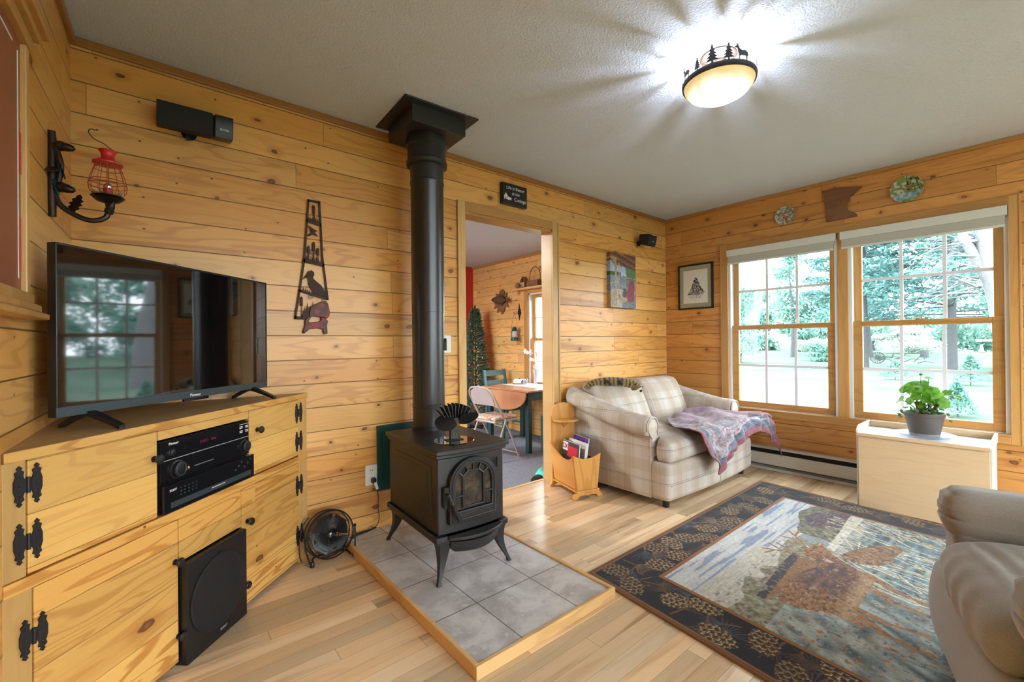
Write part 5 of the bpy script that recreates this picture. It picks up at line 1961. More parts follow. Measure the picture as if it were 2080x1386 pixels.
    c[(e > .012) & (e < .017)] = (.04, .02, .012)
    wv = .86 + .28 * vnoise(X * 420, Y * 420, 31)
    return np.clip(c * wv[..., None] * 1.05, 0, 1) ** 1.08


def rug_pos(u, v):
    xy = RT0 + u[:, None] * RSX + v[:, None] * RSY
    z = .009 + .0012 * vnoise(u * 14, v * 9, 3)
    e = np.minimum(np.minimum(u, 1 - u), np.minimum(v, 1 - v))
    z = np.where(e <= 1e-6, .0015, z)
    return np.stack([xy[:, 0] - 2.69, xy[:, 1] + 1.91, z], 1)


t = color_grid('area_rug', M_RUG, rug_pos, rug_col, 620, 456)
t.location = (2.69, -1.91, 0)
tag(t, 'dark blue area rug with pinecone border and a woven deer scene, on the wood floor', 'rug')

# ================================================================== LOVESEAT
LS = Vector((3.365, -.50, 0))
t = thing('loveseat', 'cream and tan plaid loveseat with rolled arms, against the main wall by the doorway', 'loveseat', LS)
XL0, XR0 = -.665, .665
FY = -.40


def front_bow(p, q):
    if p.y > -.335:
        p.x = max(-.650, min(.650, p.x))
    f = 1 - (p.x / .665) ** 2
    if q[1] < 0:
        p.y -= .035 * f * (-q[1])
    return p


b = MB().rbox(XL0, XR0, -.455, .42, .055, .315, .035, 12, front_bow)
b.build('base', M_PLAID, t, smooth=60)
m = MB().tube([(x, -.458 - .035 * (1 - (x / .665) ** 2), .165) for x in [XL0 + .03 + (XR0 - XL0 - .06) * i / 20 for i in range(21)]], .004, 6)
m.tube([(0, -.495, .165), (0, -.497, .11), (0, -.492, .062)], .003, 6)
m.build('welt', M_PLAID, t)
for x in (-.59, .59):
    for y in (-.39, .36):
        MB().lathe([(.022, 0), (.026, .05), (.026, .06)], (x, y, 0), 12).build('foot', M_BPLAST, t)
for k in (0, 1):
    x0, x1 = (XL0 + .005, -.005) if k == 0 else (.005, XR0 - .005)

    def cush(p, q, k=k):
        bul = (1 - q[0] ** 2) * (1 - q[1] ** 2)
        if q[2] > 0:
            p.z += .028 * bul * q[2]
        if q[1] < -.8:
            p.z -= .004
        # behind the arms the cushion is narrower (T shape)
        if p.y > -.345:
            lim = .545
            if k == 0 and p.x < -lim:
                p.x = -lim
            if k == 1 and p.x > lim:
                p.x = lim
        return p
    c = MB().rbox(x0, x1, -.475, .30, .315, .465, .055, 12, cush).build('seat_cushion', M_PLAID, t, smooth=80)

    def bk(p, q, k=k):
        bul = (1 - q[0] ** 2) * (1 - q[2] ** 2)
        if q[1] < 0:
            p.y -= .045 * bul * (-q[1])
        f = (p.z - .42) / .40
        p.y += .17 * max(f, 0)
        # top rolls back
        p.z -= .03 * max(0, q[1]) ** 2 * max(0, q[2])
        return p
    x0, x1 = (-.605, -.003) if k == 0 else (.003, .605)
    MB().rbox(x0, x1, .04, .235, .42, .812, .052, 12, bk).build('back_cushion', M_PLAID, t, smooth=80)


def backframe(p, q):
    f = max(0, (p.z - .3) / .5)
    p.y += .10 * f
    return p


MB().rbox(XL0 + .02, XR0 - .02, .26, .375, .10, .775, .05, 8, backframe).build('back_frame', M_PLAID, t, smooth=80)
for sx in (-1, 1):
    rings = []
    ys = [-.320, -.318, -.305, -.28, -.22, -.12, 0, .12, .24, .34, .42]
    for i, y in enumerate(ys):
        f = (y + .32) / .74
        h = .634 + .145 * max(0, (f - .12) / .88) ** 1.25 - .006 * (1 - f)
        r = .084 - .006 * f
        k = 1.0 if i > 1 else (.90 if i == 1 else .72)
        cx, cz = .006, h - r
        ring = [(0.0, .06), (0.0, cz - .060)]
        for a in range(215, -31, -16):
            ar = math.radians(a)
            ring.append((cx + .012 - r * math.cos(PI - ar) * 1.0, cz + r * math.sin(ar)))
        ring += [(.125, cz - .08), (.125, .30), (.125, .06)]
        cxx, czz = .05, cz - .05
        out = []
        for (a, z) in ring:
            a2 = (a - cx) * k + cx if i < 2 and z > cz - .07 else a
            z2 = (z - cz) * k + cz if i < 2 and z > cz - .07 else z
            X_ = XL0 + a2 if sx < 0 else XR0 - a2
            out.append((X_, y, z2))
        if sx > 0:
            out = out[::-1]
        rings.append(out)
    arm = MB().loft(rings).build('arm', M_PLAID, t, smooth=70)
    # scroll piping on the arm front
    y, r, cz, cx = -.322, .070, .630 - .084, .022
    pts = []
    for a in range(200, -40, -12):
        ar = math.radians(a)
        xx = cx + r * math.cos(ar)
        pts.append(((XL0 + xx) if sx < 0 else (XR0 - xx), y - .002, cz + r * math.sin(ar)))
    pts = pts + [((XL0 + .105) if sx < 0 else (XR0 - .105), y, cz - .12), ((XL0 + .108) if sx < 0 else (XR0 - .108), y, .36)]
    MB().tube(spline(pts, 3), .006, 6).build('piping', M_PLAID, arm)
    # front facing panel
    pn = []
    for a in range(210, -50, -13):
        ar = math.radians(a)
        pn.append((cx + (r - .012) * math.cos(ar), cz + (r - .012) * math.sin(ar)))
    pn += [(.100, cz - .10), (.100, .34), (.015, .34), (.012, cz - .08)]
    MB().prism([((XL0 + a) if sx < 0 else (XR0 - a), z) for a, z in pn], y - .006, y + .01, WY).build('front_panel', M_PLAID, arm, smooth=0, bevel=.004)


# printed throw over the seat
def throw_edges(s):
    """s 0..1 from left to right: back arc position and hanging length"""
    back = np.interp(s, [0, .12, .3, .55, .8, 1.0], [.34, .20, .06, .02, .05, .18])
    hang = np.interp(s, [0, .08, .17, .30, .45, .60, .75, .88, 1.0], [.52, .66, .83, .74, .67, .62, .60, .66, .86])
    return back, hang


def throw_pos(u, v):
    b0, b1 = throw_edges(u)
    arc = b0 + (b1 - b0) * v
    x = -.44 + 1.20 * u - .16 * (arc - .3) * (1 - u) * 0 + .06 * (arc - .3) * u
    x = x + (.5 - u) * .25 * np.clip(.45 - arc, 0, 1)
    # profile: along the seat (y from -.02 to -.47) then over the edge and down
    flat = .46
    R_ = .06
    yy = np.where(arc < flat, -.03 - arc, 0)
    a = np.clip((arc - flat) / R_, 0, PI / 2)
    yy = np.where(arc >= flat, -.03 - flat - R_ * np.sin(a), yy)
    zz = np.where(arc < flat, .515, .515 - R_ * (1 - np.cos(a)))
    down = np.clip(arc - flat - R_ * PI / 2, 0, 9)
    zz = zz - down
    yy = yy - .10 * down * (.5 + u)
    # follow the cushion crown
    zz = zz - .030 * np.abs((x % .665) / .3325 - 1) ** 2 * (arc < flat + .05) * 1.0
    w = np.sin(u * 17 + arc * 9) * .009 + np.sin(u * 31 - arc * 13 + 1.2) * .006 + (vnoise(u * 9, arc * 12, 4) - .5) * .035
    zz = zz + np.where(arc < flat, w + .012, w * .3 + .01)
    yy = yy - np.where(arc >= flat, np.abs(w) * 1.7 + .02, 0)
    # one raised fold running to the right front corner
    fold = np.exp(-((u - .62 - .35 * v) / .03) ** 2)
    zz = zz + fold * .03 * (arc < flat + .1)
    yy = yy - fold * .02 * (arc >= flat)
    # right part spills beyond the arm front
    return np.stack([x, yy, zz], 1)


def throw_col(u, v):
    b0, b1 = throw_edges(u)
    arc = b0 + (b1 - b0) * v
    A = lambda *c: np.array(c)
    n1 = vnoise(u * 40, arc * 40, 2)
    n2 = vnoise(u * 90, arc * 90, 3)
    c = np.ones(u.shape + (3,)) * A(.34, .31, .35)
    c[(n1 > .55)] = (.24, .24, .30)
    c[(n2 > .74)] = (.30, .11, .11)
    c[(n2 < .18)] = (.55, .50, .48)
    pk = (arc < .22 + .25 * u)
    c[pk] = A(.33, .24, .29) + (n1[pk][:, None] - .5) * .16
    e = np.minimum((b1 - arc), np.minimum(u, 1 - u) * 1.3)
    bd = (e > .05) & (e < .11)
    c[bd] = A(.16, .17, .22) + (n2[bd][:, None] - .5) * .18
    c[e < .05] = A(.27, .10, .12) + (n2[e < .05][:, None] - .5) * .08
    c[(e > .11) & (e < .118)] = (.45, .40, .38)
    return c


o = color_grid('throw_blanket', M_CLOTH, throw_pos, throw_col, 150, 110, None, 180, .006)
o.location = LS
tag(o, 'mauve and grey printed throw spread over the front of the plaid loveseat seat', 'blanket')

# striped plush animal over the loveseat back
pth = spline([(-.625, .30, .775), (-.600, .27, .805), (-.55, .23, .824), (-.48, .18, .826), (-.41, .13, .822), (-.35, .085, .812), (-.305, .055, .790), (-.290, .040, .760)], 8)
rad = []
for i in range(len(pth)):
    f = i / (len(pth) - 1)
    r = .016 + .022 * min(1, f * 2.2)
    if f > .80:
        r = .034 + .010 * math.sin((f - .80) / .20 * PI)
    if f > .97:
        r = .022
    rad.append(r)
rings = []
m = MB()
nn = 14
up = None
for i, p in enumerate(pth):
    d = (pth[min(i + 1, len(pth) - 1)] - pth[max(i - 1, 0)]).normalized()
    up_ = Vector((0, 0, 1)) if abs(d.z) < .9 else Vector((0, 1, 0))
    a = d.cross(up_).normalized()
    b_ = a.cross(d)
    rings.append([tuple(p + (a * math.cos(2 * PI * k / nn) + b_ * math.sin(2 * PI * k / nn)) * rad[i]) for k in range(nn)])
m.loft(rings)
cols = []
for i in range(len(pth)):
    for k in range(nn):
        s = math.sin(i * 1.9 + .5 * math.sin(k))
        cols.append((.05, .035, .02) if s > .25 else (.30, .20, .08))
m.c = cols
t2 = thing('plush_animal', 'long brown tiger-striped plush animal draped over the left of the loveseat back', 'plush toy', LS)
m.build('body', M_PLUSH, t2, smooth=180)
m = MB()
hp_ = Vector((-.296, .030, .785))
M_PLD = plain('dark_plush', (.035, .022, .012), 1.0, sheen=.3)
m.ball(hp_ + Vector((-.035, .0, .018)), .010, 8).ball(hp_ + Vector((.035, .01, .018)), .010, 8)
m.build('ear', M_PLD, t2)
MB().ball(hp_ + Vector((.0, -.028, -.036)), .012, 10).build('nose', M_PLD, t2)
MB().ball(hp_ + Vector((-.018, -.034, -.002)), .005, 8).ball(hp_ + Vector((.02, -.032, -.002)), .005, 8).build('eye', M_BGLOSS, t2)
for (a, b) in (((-.52, .17, .83), (-.515, .125, .800)), ((-.44, .12, .83), (-.43, .08, .800))):
    MB().tube([a, ((a[0] + b[0]) / 2, (a[1] + b[1]) / 2, a[2] - .002), b], [.016, .015, .012], 10).build('paw', M_PLD, t2)

# ================================================================== MAGAZINE RACK
MR = Vector((2.595, -.085, 0))
mr = math.radians(-16)
t = thing('magazine_rack', 'small honey-coloured pine magazine rack with a shelf, between doorway and loveseat', 'magazine rack', MR, mr)
pw = .105
pts = [(-pw, .05), (pw, .05), (pw, .600)] + [(pw * math.cos(a), .600 + .062 * math.sin(a)) for a in [PI * i / 12 for i in range(1, 12)]] + [(-pw, .600), (-pw - .0, .52)]
MB().prism(pts, -.010, .010, WY).build('back_board', M_HONEY, t, smooth=0, bevel=.003)
MB().prism([(-pw - .012, .33), (-pw, .33), (-pw, .56), (-pw - .006, .56), (-pw - .014, .54)], -.012, .012, WY).build('side_fin', M_HONEY, t, smooth=0, bevel=.002)
pts = [(-pw, -.010), (-pw, -.045)] + [(-pw * math.cos(a), -.045 - .085 * math.sin(a)) for a in [PI * i / 14 for i in range(1, 14)]] + [(pw, -.045), (pw, -.010)]
MB().prism(pts[::-1], .520, .534, lambda a, b, d: (a, b, d)).build('shelf', M_HONEY, t, smooth=0, bevel=.003)
MB().prism([(-.012, .52), (-.10, .52), (-.03, .475), (-.012, .46)], -.008, .008, lambda a, b, d: (d, a, b)).build('shelf_bracket', M_HONEY, t, smooth=0, bevel=.002)
y0, y1 = -.335, -.012
for sx in (-1, 1):
    n = 12
    top_ = [(y0 + (y1 - y0) * i / n, .315 - .060 * math.sin(PI * (i / n) ** .8) + .03 * (i / n)) for i in range(n + 1)]
    pl = [(y0, .065), (y1, .065)] + top_[::-1]
    MB().prism(pl, 0, .011, lambda a, b, d: ((sx * (.080 + .028 * (b - .06) / .25) + (d if sx > 0 else -d)), a, b)).build('side_panel', M_HONEY, t, smooth=0, bevel=.002)
n = 12
tp = [(-.118 + .236 * i / n, .320 - .034 * math.sin(PI * i / n)) for i in range(n + 1)]
fr = MB().prism([(-.088, .062), (.088, .062)] + tp[::-1], y0 - .014, y0, WY).build('front_panel', M_HONEY, t, smooth=0, bevel=.002)
m = MB()
for (x, z) in ((-.092, .27), (.092, .27), (-.076, .10), (.076, .10)):
    m.lathe([(.006, 0), (.005, .002), (.001, .003)], (x, y0 - .014, z), 10, (0, -1, 0))
m.build('plug', M_CASEV, fr)
MB().box(-.100, .100, y0 - .022, y1, .048, .062).build('bottom_board', M_HONEY, t, smooth=0, bevel=.003)
for y in (y0 - .008, -.004):
    pts = [(-.125, 0), (-.088, 0), (-.075, .020), (-.03, .024), (0, .018), (.03, .024), (.075, .020), (.088, 0), (.125, 0), (.128, .012), (.110, .040), (.085, .048), (-.085, .048), (-.110, .040), (-.128, .012)]
    MB().prism(pts[::-1], y - .010, y + .010, WY).build('foot', M_HONEY, t, smooth=0, bevel=.003)

RM = Matrix.Translation(MR) @ Matrix.Rotation(mr, 4, 'Z')


def mag(name, label, mat, x, tilt, hgt, y0, y1, th, extra=None):
    p = RM @ Vector((x, 0, .064))
    g = thing(name, label, 'magazine', p, mr)
    m = MB()
    tt = math.tan(tilt)
    m.prism([(0, 0), (th, 0), (th + tt * hgt, hgt), (tt * hgt, hgt)], y0, y1, WY)
    m.build('cover', mat, g, smooth=0, bevel=.0008)
    m = MB()
    m.prism([(th * .2, .002), (th * .8, .002), (th * .8 + tt * hgt, hgt + .0006), (th * .2 + tt * hgt, hgt + .0006)], y0 - .0006, y1, WY)
    m.build('pages', M_PAPER, g, smooth=0)
    if extra:
        extra(g, tt, hgt, y0, y1)
    return g


def dx(g, tt, hgt, y0, y1):
    # printed cover faces -x
    nrm_ = Vector((-1, 0, tt)).normalized()
    up_ = Vector((tt, 0, 1)).normalized()
    def at(y, z, e=.0012): return Vector((tt * z, y, z)) + nrm_ * e
    m = MB()
    ya, yb = y1 - .010, y1 - .085
    m.add([at(ya, hgt - .070, .001), at(yb, hgt - .070, .001), at(yb, hgt - .008, .001), at(ya, hgt - .008, .001)], [(0, 1, 2, 3)])
    m.build('white_block', M_PAPER, g, smooth=0)
    m = MB()
    m.add([at(yb, hgt - .11, .001), at(y0 + .02, hgt - .11, .001), at(y0 + .02, hgt - .03, .001), at(yb, hgt - .03, .001)], [(0, 1, 2, 3)])
    m.build('red_band', M_MAG_R, g, smooth=0)
    text('lettering', 'D', M_MAG_R, g, at(y1 - .030, hgt - .040, .0016), (0, -1, 0), up_, .052, bold=.001)
    text('lettering', 'X', M_BPLAST, g, at(y1 - .064, hgt - .040, .0016), (0, -1, 0), up_, .052, bold=.001)


mag('magazine', 'grey and red magazine with large D X letters, leftmost in the pine rack', M_MAG_K, -.068, .10, .315, -.30, -.06, .012, dx)
mag('magazine', 'white magazine in the middle of the pine rack', M_PAPER, -.030, .14, .322, -.31, -.07, .022)
mag('magazine', 'purple-covered booklet at the back right of the pine rack', M_MAG_P, .015, .16, .345, -.26, -.05, .012)

# ================================================================== WHITE CABINET, PLANT
WC = Vector((3.93, -2.064, 0))
t = thing('low_birch_cabinet', 'low light birch box cabinet with a white tray top, under the window beside the rug', 'cabinet', WC)
MB().box(-.160, .185, -.308, .313, .012, .495).build('body', M_BIRCH, t, smooth=0, bevel=.002)
for ya, yb in ((-.3165, -.3085), (.3135, .3205)):
    MB().box(-.160, .185, ya, yb, .0, .495).build('side_panel', M_WHITE_TOP, t, smooth=0, bevel=.001)
MB().box(-.1668, -.1605, -.306, .311, .008, .490).build('front_panel', M_BIRCH, t, smooth=0, bevel=.002)
MB().box(-.175, .185, -.3085, .3135, .4955, .510).build('tray_top', M_WHITE_TOP, t, smooth=0, bevel=.002)
MB().box(-.180, -.1745, -.3085, .3135, .489, .510).build('front_edge', M_BIRCH, t, smooth=0, bevel=.001)
for (ya, yb) in ((-.322, -.308), (.313, .326)):
    m = MB()
    m.prism([(-.150, .4965), (.185, .4965), (.185, .552), (-.090, .552), (-.120, .545), (-.150, .520)], ya, yb, lambda a, b, d: (a, d, b))
    m.build('side_rail', M_WHITE_TOP, t, smooth=0, bevel=.002)
MB().box(.172, .185, -.308, .313, .5105, .552).build('back_rail', M_BIRCH, t, smooth=0, bevel=.002)

PT = Vector((3.925, -2.070, .511))
m = MB().lathe([(.001, .0), (.125, .0), (.148, .016), (.150, .018), (.146, .018), (.123, .003), (.001, .003)], (0, 0, 0), 48)
s = tag(m.build('saucer', M_CLEAR, None), 'clear plastic saucer under the geranium pot on the birch cabinet', 'saucer')
s.location = PT
t = thing('potted_geranium', 'green geranium in a grey pot, on a clear saucer on the birch cabinet', 'potted plant', PT + Vector((0, 0, .004)))
MB().lathe([(.001, 0), (.072, 0), (.076, .012), (.098, .125), (.101, .127), (.104, .150), (.100, .151), (.094, .130), (.001, .124)], (0, 0, 0), 40).build('pot', M_TERRA, t, smooth=40)
MB().lathe([(.0775, .0), (.0795, .018), (.0760, .018)], (0, 0, 0), 40).build('pot_liner', M_CLEAR, t)
MB().lathe([(.001, .136), (.05, .136), (.094, .131), (.094, .128), (.001, .128)], (0, 0, 0), 24).build('soil', M_SOIL, t)
rnd = random.Random(7)


def ger_leaf(c, nrm, r, rot):
    nrm = Vector(nrm).normalized()
    Qm = nrm.to_track_quat('Z', 'Y').to_matrix()
    vs = [tuple(c)]
    n = 28
    for ring in (.5, 1.0):
        for i in range(n):
            a = 2 * PI * i / n
            lob = 1 - .13 * abs(math.sin(a * 3.5)) - .20 * math.exp(-((a - PI) / .22) ** 2)
            rr = r * ring * (lob if ring == 1 else 1)
            zz = .10 * r * math.sin(a * 3.5) * ring + .22 * r * ring * ring * (1 if ring == .5 else .55) - .10 * r * ring
            p = Qm @ Vector((rr * math.cos(a + rot), rr * math.sin(a + rot), zz))
            vs.append(tuple(Vector(c) + p))
    fs = [(0, 1 + i, 1 + (i + 1) % n) for i in range(n)]
    fs += [(1 + i, 1 + n + i, 1 + n + (i + 1) % n, 1 + (i + 1) % n) for i in range(n)]
    return MB().add(vs, fs)


#      leaf centre (x toward window, y toward right is negative), normal, radius
leaves = [((-.03, .055, .310), (-.75, .25, .6), .052), ((-.03, .015, .335), (-.55, .0, .85), .050), ((-.04, -.005, .300), (-.8, -.15, .6), .046), ((-.02, .095, .295), (-.6, .55, .6), .036),
          ((-.03, -.045, .300), (-.6, -.4, .7), .040), ((-.05, -.025, .245), (-.9, -.1, .4), .040), ((-.05, -.075, .255), (-.8, -.5, .4), .046), ((-.06, -.100, .225), (-.7, -.7, .2), .038),
          ((-.02, .065, .225), (-.5, .6, .5), .040), ((-.04, .110, .230), (-.3, .7, .6), .036), ((-.01, -.145, .270), (-.2, -.4, .9), .036), ((-.01, -.110, .290), (-.6, .2, .7), .028),
          ((.03, .03, .290), (.2, .3, .9), .045), ((.04, -.04, .270), (.4, -.3, .8), .045), ((.02, -.02, .375), (-.2, -.3, .9), .026), ((-.03, .01, .205), (-.8, .2, .5), .030),
          ((-.06, .03, .260), (-.9, .3, .3), .034), ((.0, -.06, .21), (-.5, -.5, .6), .034)]
st = MB()
for i, (c, n_, r) in enumerate(leaves):
    ger_leaf(c, n_, r, rnd.uniform(0, 6)).build('leaf', M_LEAFG, t, smooth=180)
    b0 = Vector((rnd.uniform(-.03, .03), rnd.uniform(-.035, .035), .13))
    cc = Vector(c)
    st.tube([b0, b0.lerp(cc, .5) + Vector((0, 0, .015)), cc], [.004, .003, .0018], 6)
for (a, b) in (((-.02, .0, .13), (-.03, .012, .26)), ((0, -.02, .13), (-.02, -.07, .21)), ((.01, .02, .13), (.0, -.01, .25)), ((-.02, .02, .13), (-.03, .04, .22))):
    st.tube([a, ((a[0] + b[0]) / 2 + .006, (a[1] + b[1]) / 2, (a[2] + b[2]) / 2), b], [.007, .006, .005], 8)
st.build('stem', M_STEM, t)
MB().ball((-.015, .012, .400), .010, 10, (1.3, 1, .8)).tube([(-.02, .015, .30), (-.015, .012, .40)], .0015, 5).build('flower_bud', M_LEAFD, t)
m = MB()
for k in range(130):
    a = rnd.uniform(0, 2 * PI)
    r = rnd.uniform(.02, .105)
    z = .135 + rnd.uniform(0, .045) - (.03 * max(0, r - .09) * 30 * rnd.random() * .3)
    if k < 18:
        r = rnd.uniform(.105, .135)
        z = rnd.uniform(.10, .16)
        a = rnd.choice([rnd.uniform(1.2, 2.0), rnd.uniform(4.4, 5.1)])
    c = Vector((r * math.cos(a), r * math.sin(a), z))
    n_ = Vector((rnd.uniform(-1, .3), rnd.uniform(-.6, .6), rnd.uniform(.2, 1))).normalized()
    A_ = n_.orthogonal().normalized()
    B_ = n_.cross(A_)
    s_ = rnd.uniform(.007, .013)
    m.add([tuple(c + A_ * s_ * math.cos(q * 1.047) + B_ * s_ * .8 * math.sin(q * 1.047)) for q in range(6)], [(0, 1, 2, 3, 4, 5)])
m.build('trailing_ivy', M_LEAFD, t, smooth=0)

# ================================================================== RECLINER
RC = Vector((2.275, -2.335, 0))
rr = math.atan2(-.274, -.962)
t = thing('recliner', 'taupe upholstered recliner with padded arms, at the right edge on the rug', 'armchair', RC, rr)
AW, CW = .175, .905


def rarm(p, q):
    if p.z > .40:
        if q[1] < 0:
            p.y -= .012 * (-q[1]) ** 2
        p.z += -.012 * (p.y / .8)
    if p.y < .06 and q[0] < .9:
        # gathered pleats at the front of the arm
        g = max(0, (.06 - p.y) / .08)
        p.y += .009 * g * max(0, math.cos(p.z * 165)) ** 3
        p.x += .004 * g * math.cos(p.z * 165) * (1 if q[0] < -.5 else 0)
    return p


for k, (x0, x1) in enumerate(((0.0, AW), (CW - AW, CW))):
    a = MB().rbox(x0, x1, -.02, .82, .455, .628, .062, 30, rarm).build('arm', M_TAUPE, t, smooth=180)
    MB().rbox(x0 + .012, x1 - .010, .0, .80, .045, .50, .03, 10, lambda p, q: (p.x, p.y - (.01 * (1 - q[2] ** 2) if q[1] < 0 else 0), p.z)).build('side_panel', M_TAUPE, a, smooth=180)


def rseat(p, q):
    if q[2] > 0:
        p.z += .022 * (1 - q[0] ** 2) * (1 - .5 * q[1] ** 2)
    if p.y < .14:
        f = (.14 - p.y) / .18
        p.z -= .035 * f * f * (.4 + .6 * max(0, q[2]))
    if q[1] < 0:
        p.y -= .022 * (1 - q[0] ** 2) * (-q[1])
        p.y -= .003 * math.sin(p.x * 60 + p.z * 14) * (1 - abs(q[0])) * (-q[1])
    w = math.sin(p.y * 115 + math.sin(p.x * 9) * 1.5) * (1 - abs(q[0])) * math.exp(-((p.y - .02) / .10) ** 2)
    if q[2] > .3:
        p.z += .0055 * w
    return p


MB().rbox(AW - .014, CW - AW + .014, -.045, .64, .335, .492, .062, 48, rseat).build('seat_cushion', M_TAUPE, t, smooth=180)


def rfoot(p, q):
    if q[1] < 0:
        p.y -= .026 * (1 - q[2] ** 2) - .014 * (q[2] + 1) * 0
    return p


MB().rbox(.012, CW - .012, -.030, .12, .045, .352, .035, 12, rfoot).build('footrest', M_TAUPE, t, smooth=180)


def rback(p, q):
    f = (p.z - .4) / .65
    p.y += .22 * max(0, f)
    if q[1] < 0:
        p.y -= .05 * (1 - q[0] ** 2) * (1 - q[2] ** 2)
    return p


MB().rbox(AW - .03, CW - AW + .03, .58, .80, .38, 1.02, .09, 12, rback).build('backrest', M_TAUPE, t, smooth=180)
MB().rbox(.03, CW - .03, .30, .82, .06, .42, .03, 6).build('base', M_TAUPE, t, smooth=80)
for x in (.08, CW - .08):
    for y in (.10, .72):
        MB().box(x - .025, x + .025, y - .025, y + .025, .011, .06).build('foot', M_BPLAST, t, smooth=0)

_t = NT('added_fill_glow')
M_DOME = _t.bsdf((.85, .85, .82), .3, emit=(1.0, .95, .88), estr=120.0)  # strong glow for the unseen dining lamp added for brightness

# ================================================================== DINING ROOM SEEN THROUGH THE DOORWAY
TC = Vector((3.97, 3.10, DF))
t = thing('artificial_fir_tree', 'slim dark green artificial fir tree with little ornaments, in the dining room corner', 'christmas tree', TC)
MB().cyl((0, 0, .0), (0, 0, 1.90), .016, .006, 8).box(-.16, .16, -.015, .015, 0, .03).box(-.015, .015, -.16, .16, 0, .03).build('trunk', M_BPLAST, t)
rnd = random.Random(12)
m = MB()
for k in range(760):
    f = (k / 760) ** .9
    z = .12 + 1.72 * f
    R_ = (.27 * (1 - f) ** .75 + .045) * rnd.uniform(.75, 1.08)
    a = k * 2.39996
    d = Vector((math.cos(a), math.sin(a), rnd.uniform(.05, .35)))
    tip = Vector((0, 0, z)) + d * R_
    root = Vector((0, 0, z)) + d * R_ * .25
    for j in range(30):
        g = rnd.random() ** .7
        p = root.lerp(tip, g)
        nd = (d + Vector((rnd.uniform(-1, 1), rnd.uniform(-1, 1), rnd.uniform(-.8, 1)))).normalized()
        q = p + nd * rnd.uniform(.026, .048)
        s = nd.orthogonal().normalized() * .0050
        m.add([tuple(p - s), tuple(p + s), tuple(q)], [(0, 1, 2)])
for j in range(90):
    p = Vector((0, 0, 1.80 + .10 * j / 90))
    nd = Vector((rnd.uniform(-1, 1), rnd.uniform(-1, 1), rnd.uniform(.2, 1.5))).normalized()
    s = nd.orthogonal().normalized() * .005
    m.add([tuple(p - s), tuple(p + s), tuple(p + nd * .045)], [(0, 1, 2)])
fol = m.build('needles', M_FIR, t, smooth=0)
M_ORN = plain('dull_gold_ornament', (.50, .30, .16), .3, .5)
M_LIT = plain('clear_light_bulb', (.8, .8, .75), .2)
rb = random.Random(5)
for k in range(14):
    f = .08 + .85 * k / 14
    a = 3.6 + rb.uniform(-1.2, 1.3)
    R_ = .30 * (1 - f) + .04
    p = (R_ * math.cos(a), R_ * math.sin(a), .12 + 1.72 * f)
    if k % 3 == 0:
        MB().ball(p, .018, 10).build('ornament', M_ORN, t)
    else:
        MB().ball(p, .008, 8, (1, 1, 1.6)).build('light_bulb', M_LIT, t)

# unseen lamp added to brighten the dining room, hidden behind the main wall
t = thing('ceiling_lamp', 'unseen round fill lamp added over the left part of the dining room', 'ceiling lamp', (1.1, 1.9, H - .01))
MB().lathe([(.16, 0), (.16, -.03), (.13, -.07), (.001, -.09)], (0, 0, 0), 32).build('fill_glow_dome', M_DOME, t)
MB().lathe([(.17, 0), (.172, -.02), (.16, -.022)], (0, 0, 0), 32).build('rim', M_SILH, t)

# mounted fish
t = thing('mounted_fish', 'mounted brown fish on a leaf-shaped wooden plaque on the dining room wall', 'fish trophy', (XW, 2.80, 1.79))
pq = [(.02, .19), (.07, .15), (.06, .10), (.13, .13), (.12, .06), (.20, .02), (.13, -.03), (.17, -.10), (.08, -.09), (.05, -.16), (.0, -.20), (-.04, -.14), (-.12, -.17), (-.10, -.08), (-.20, -.10), (-.15, -.02), (-.22, .05), (-.13, .06), (-.15, .14), (-.07, .11), (-.05, .17)]
MB().prism([(a, b) for a, b in pq], -.025, -.001, lambda a, b, d: (d, -a, b)).build('leaf_plaque', M_DARKWOOD, t, smooth=0, bevel=.004)
rings = []
for i in range(19):
    f = i / 18
    y = .20 - .40 * f
    hgt = .004 + .060 * math.sin(PI * min(1, f * 1.12)) ** .75 + (.0 if f < .9 else .0)
    w = .008 + .030 * math.sin(PI * min(1, f * 1.1)) ** .8
    zc = .035 - .03 * f
    rings.append([(-.065 + w * math.cos(2 * PI * k / 14), y, zc + hgt * math.sin(2 * PI * k / 14)) for k in range(14)])
M_FISH = plain('olive_brown_fish', (.085, .068, .035), .25, nscale=60, namt=.3, coat=.5)
MB().loft(rings).build('fish_body', M_FISH, t)
fx = lambda a, b, d: (d, -a, b)
MB().prism([(.18, .01), (.25, .06), (.235, .005), (.25, -.05), (.18, -.005)], -.068, -.062, fx).prism([(-.05, .085), (.02, .12), (.10, .07), (.09, .05), (-.03, .075)], -.067, -.063, fx).prism([(.0, -.035), (.03, -.075), (.07, -.03)], -.067, -.063, fx).prism([(-.10, .0), (-.06, -.05), (-.04, .0)], -.1, -.096, fx).build('fin', M_FISH, t, smooth=0)
MB().ball((-.088, .155, .045), .007, 8).build('eye', M_BGLOSS, t)

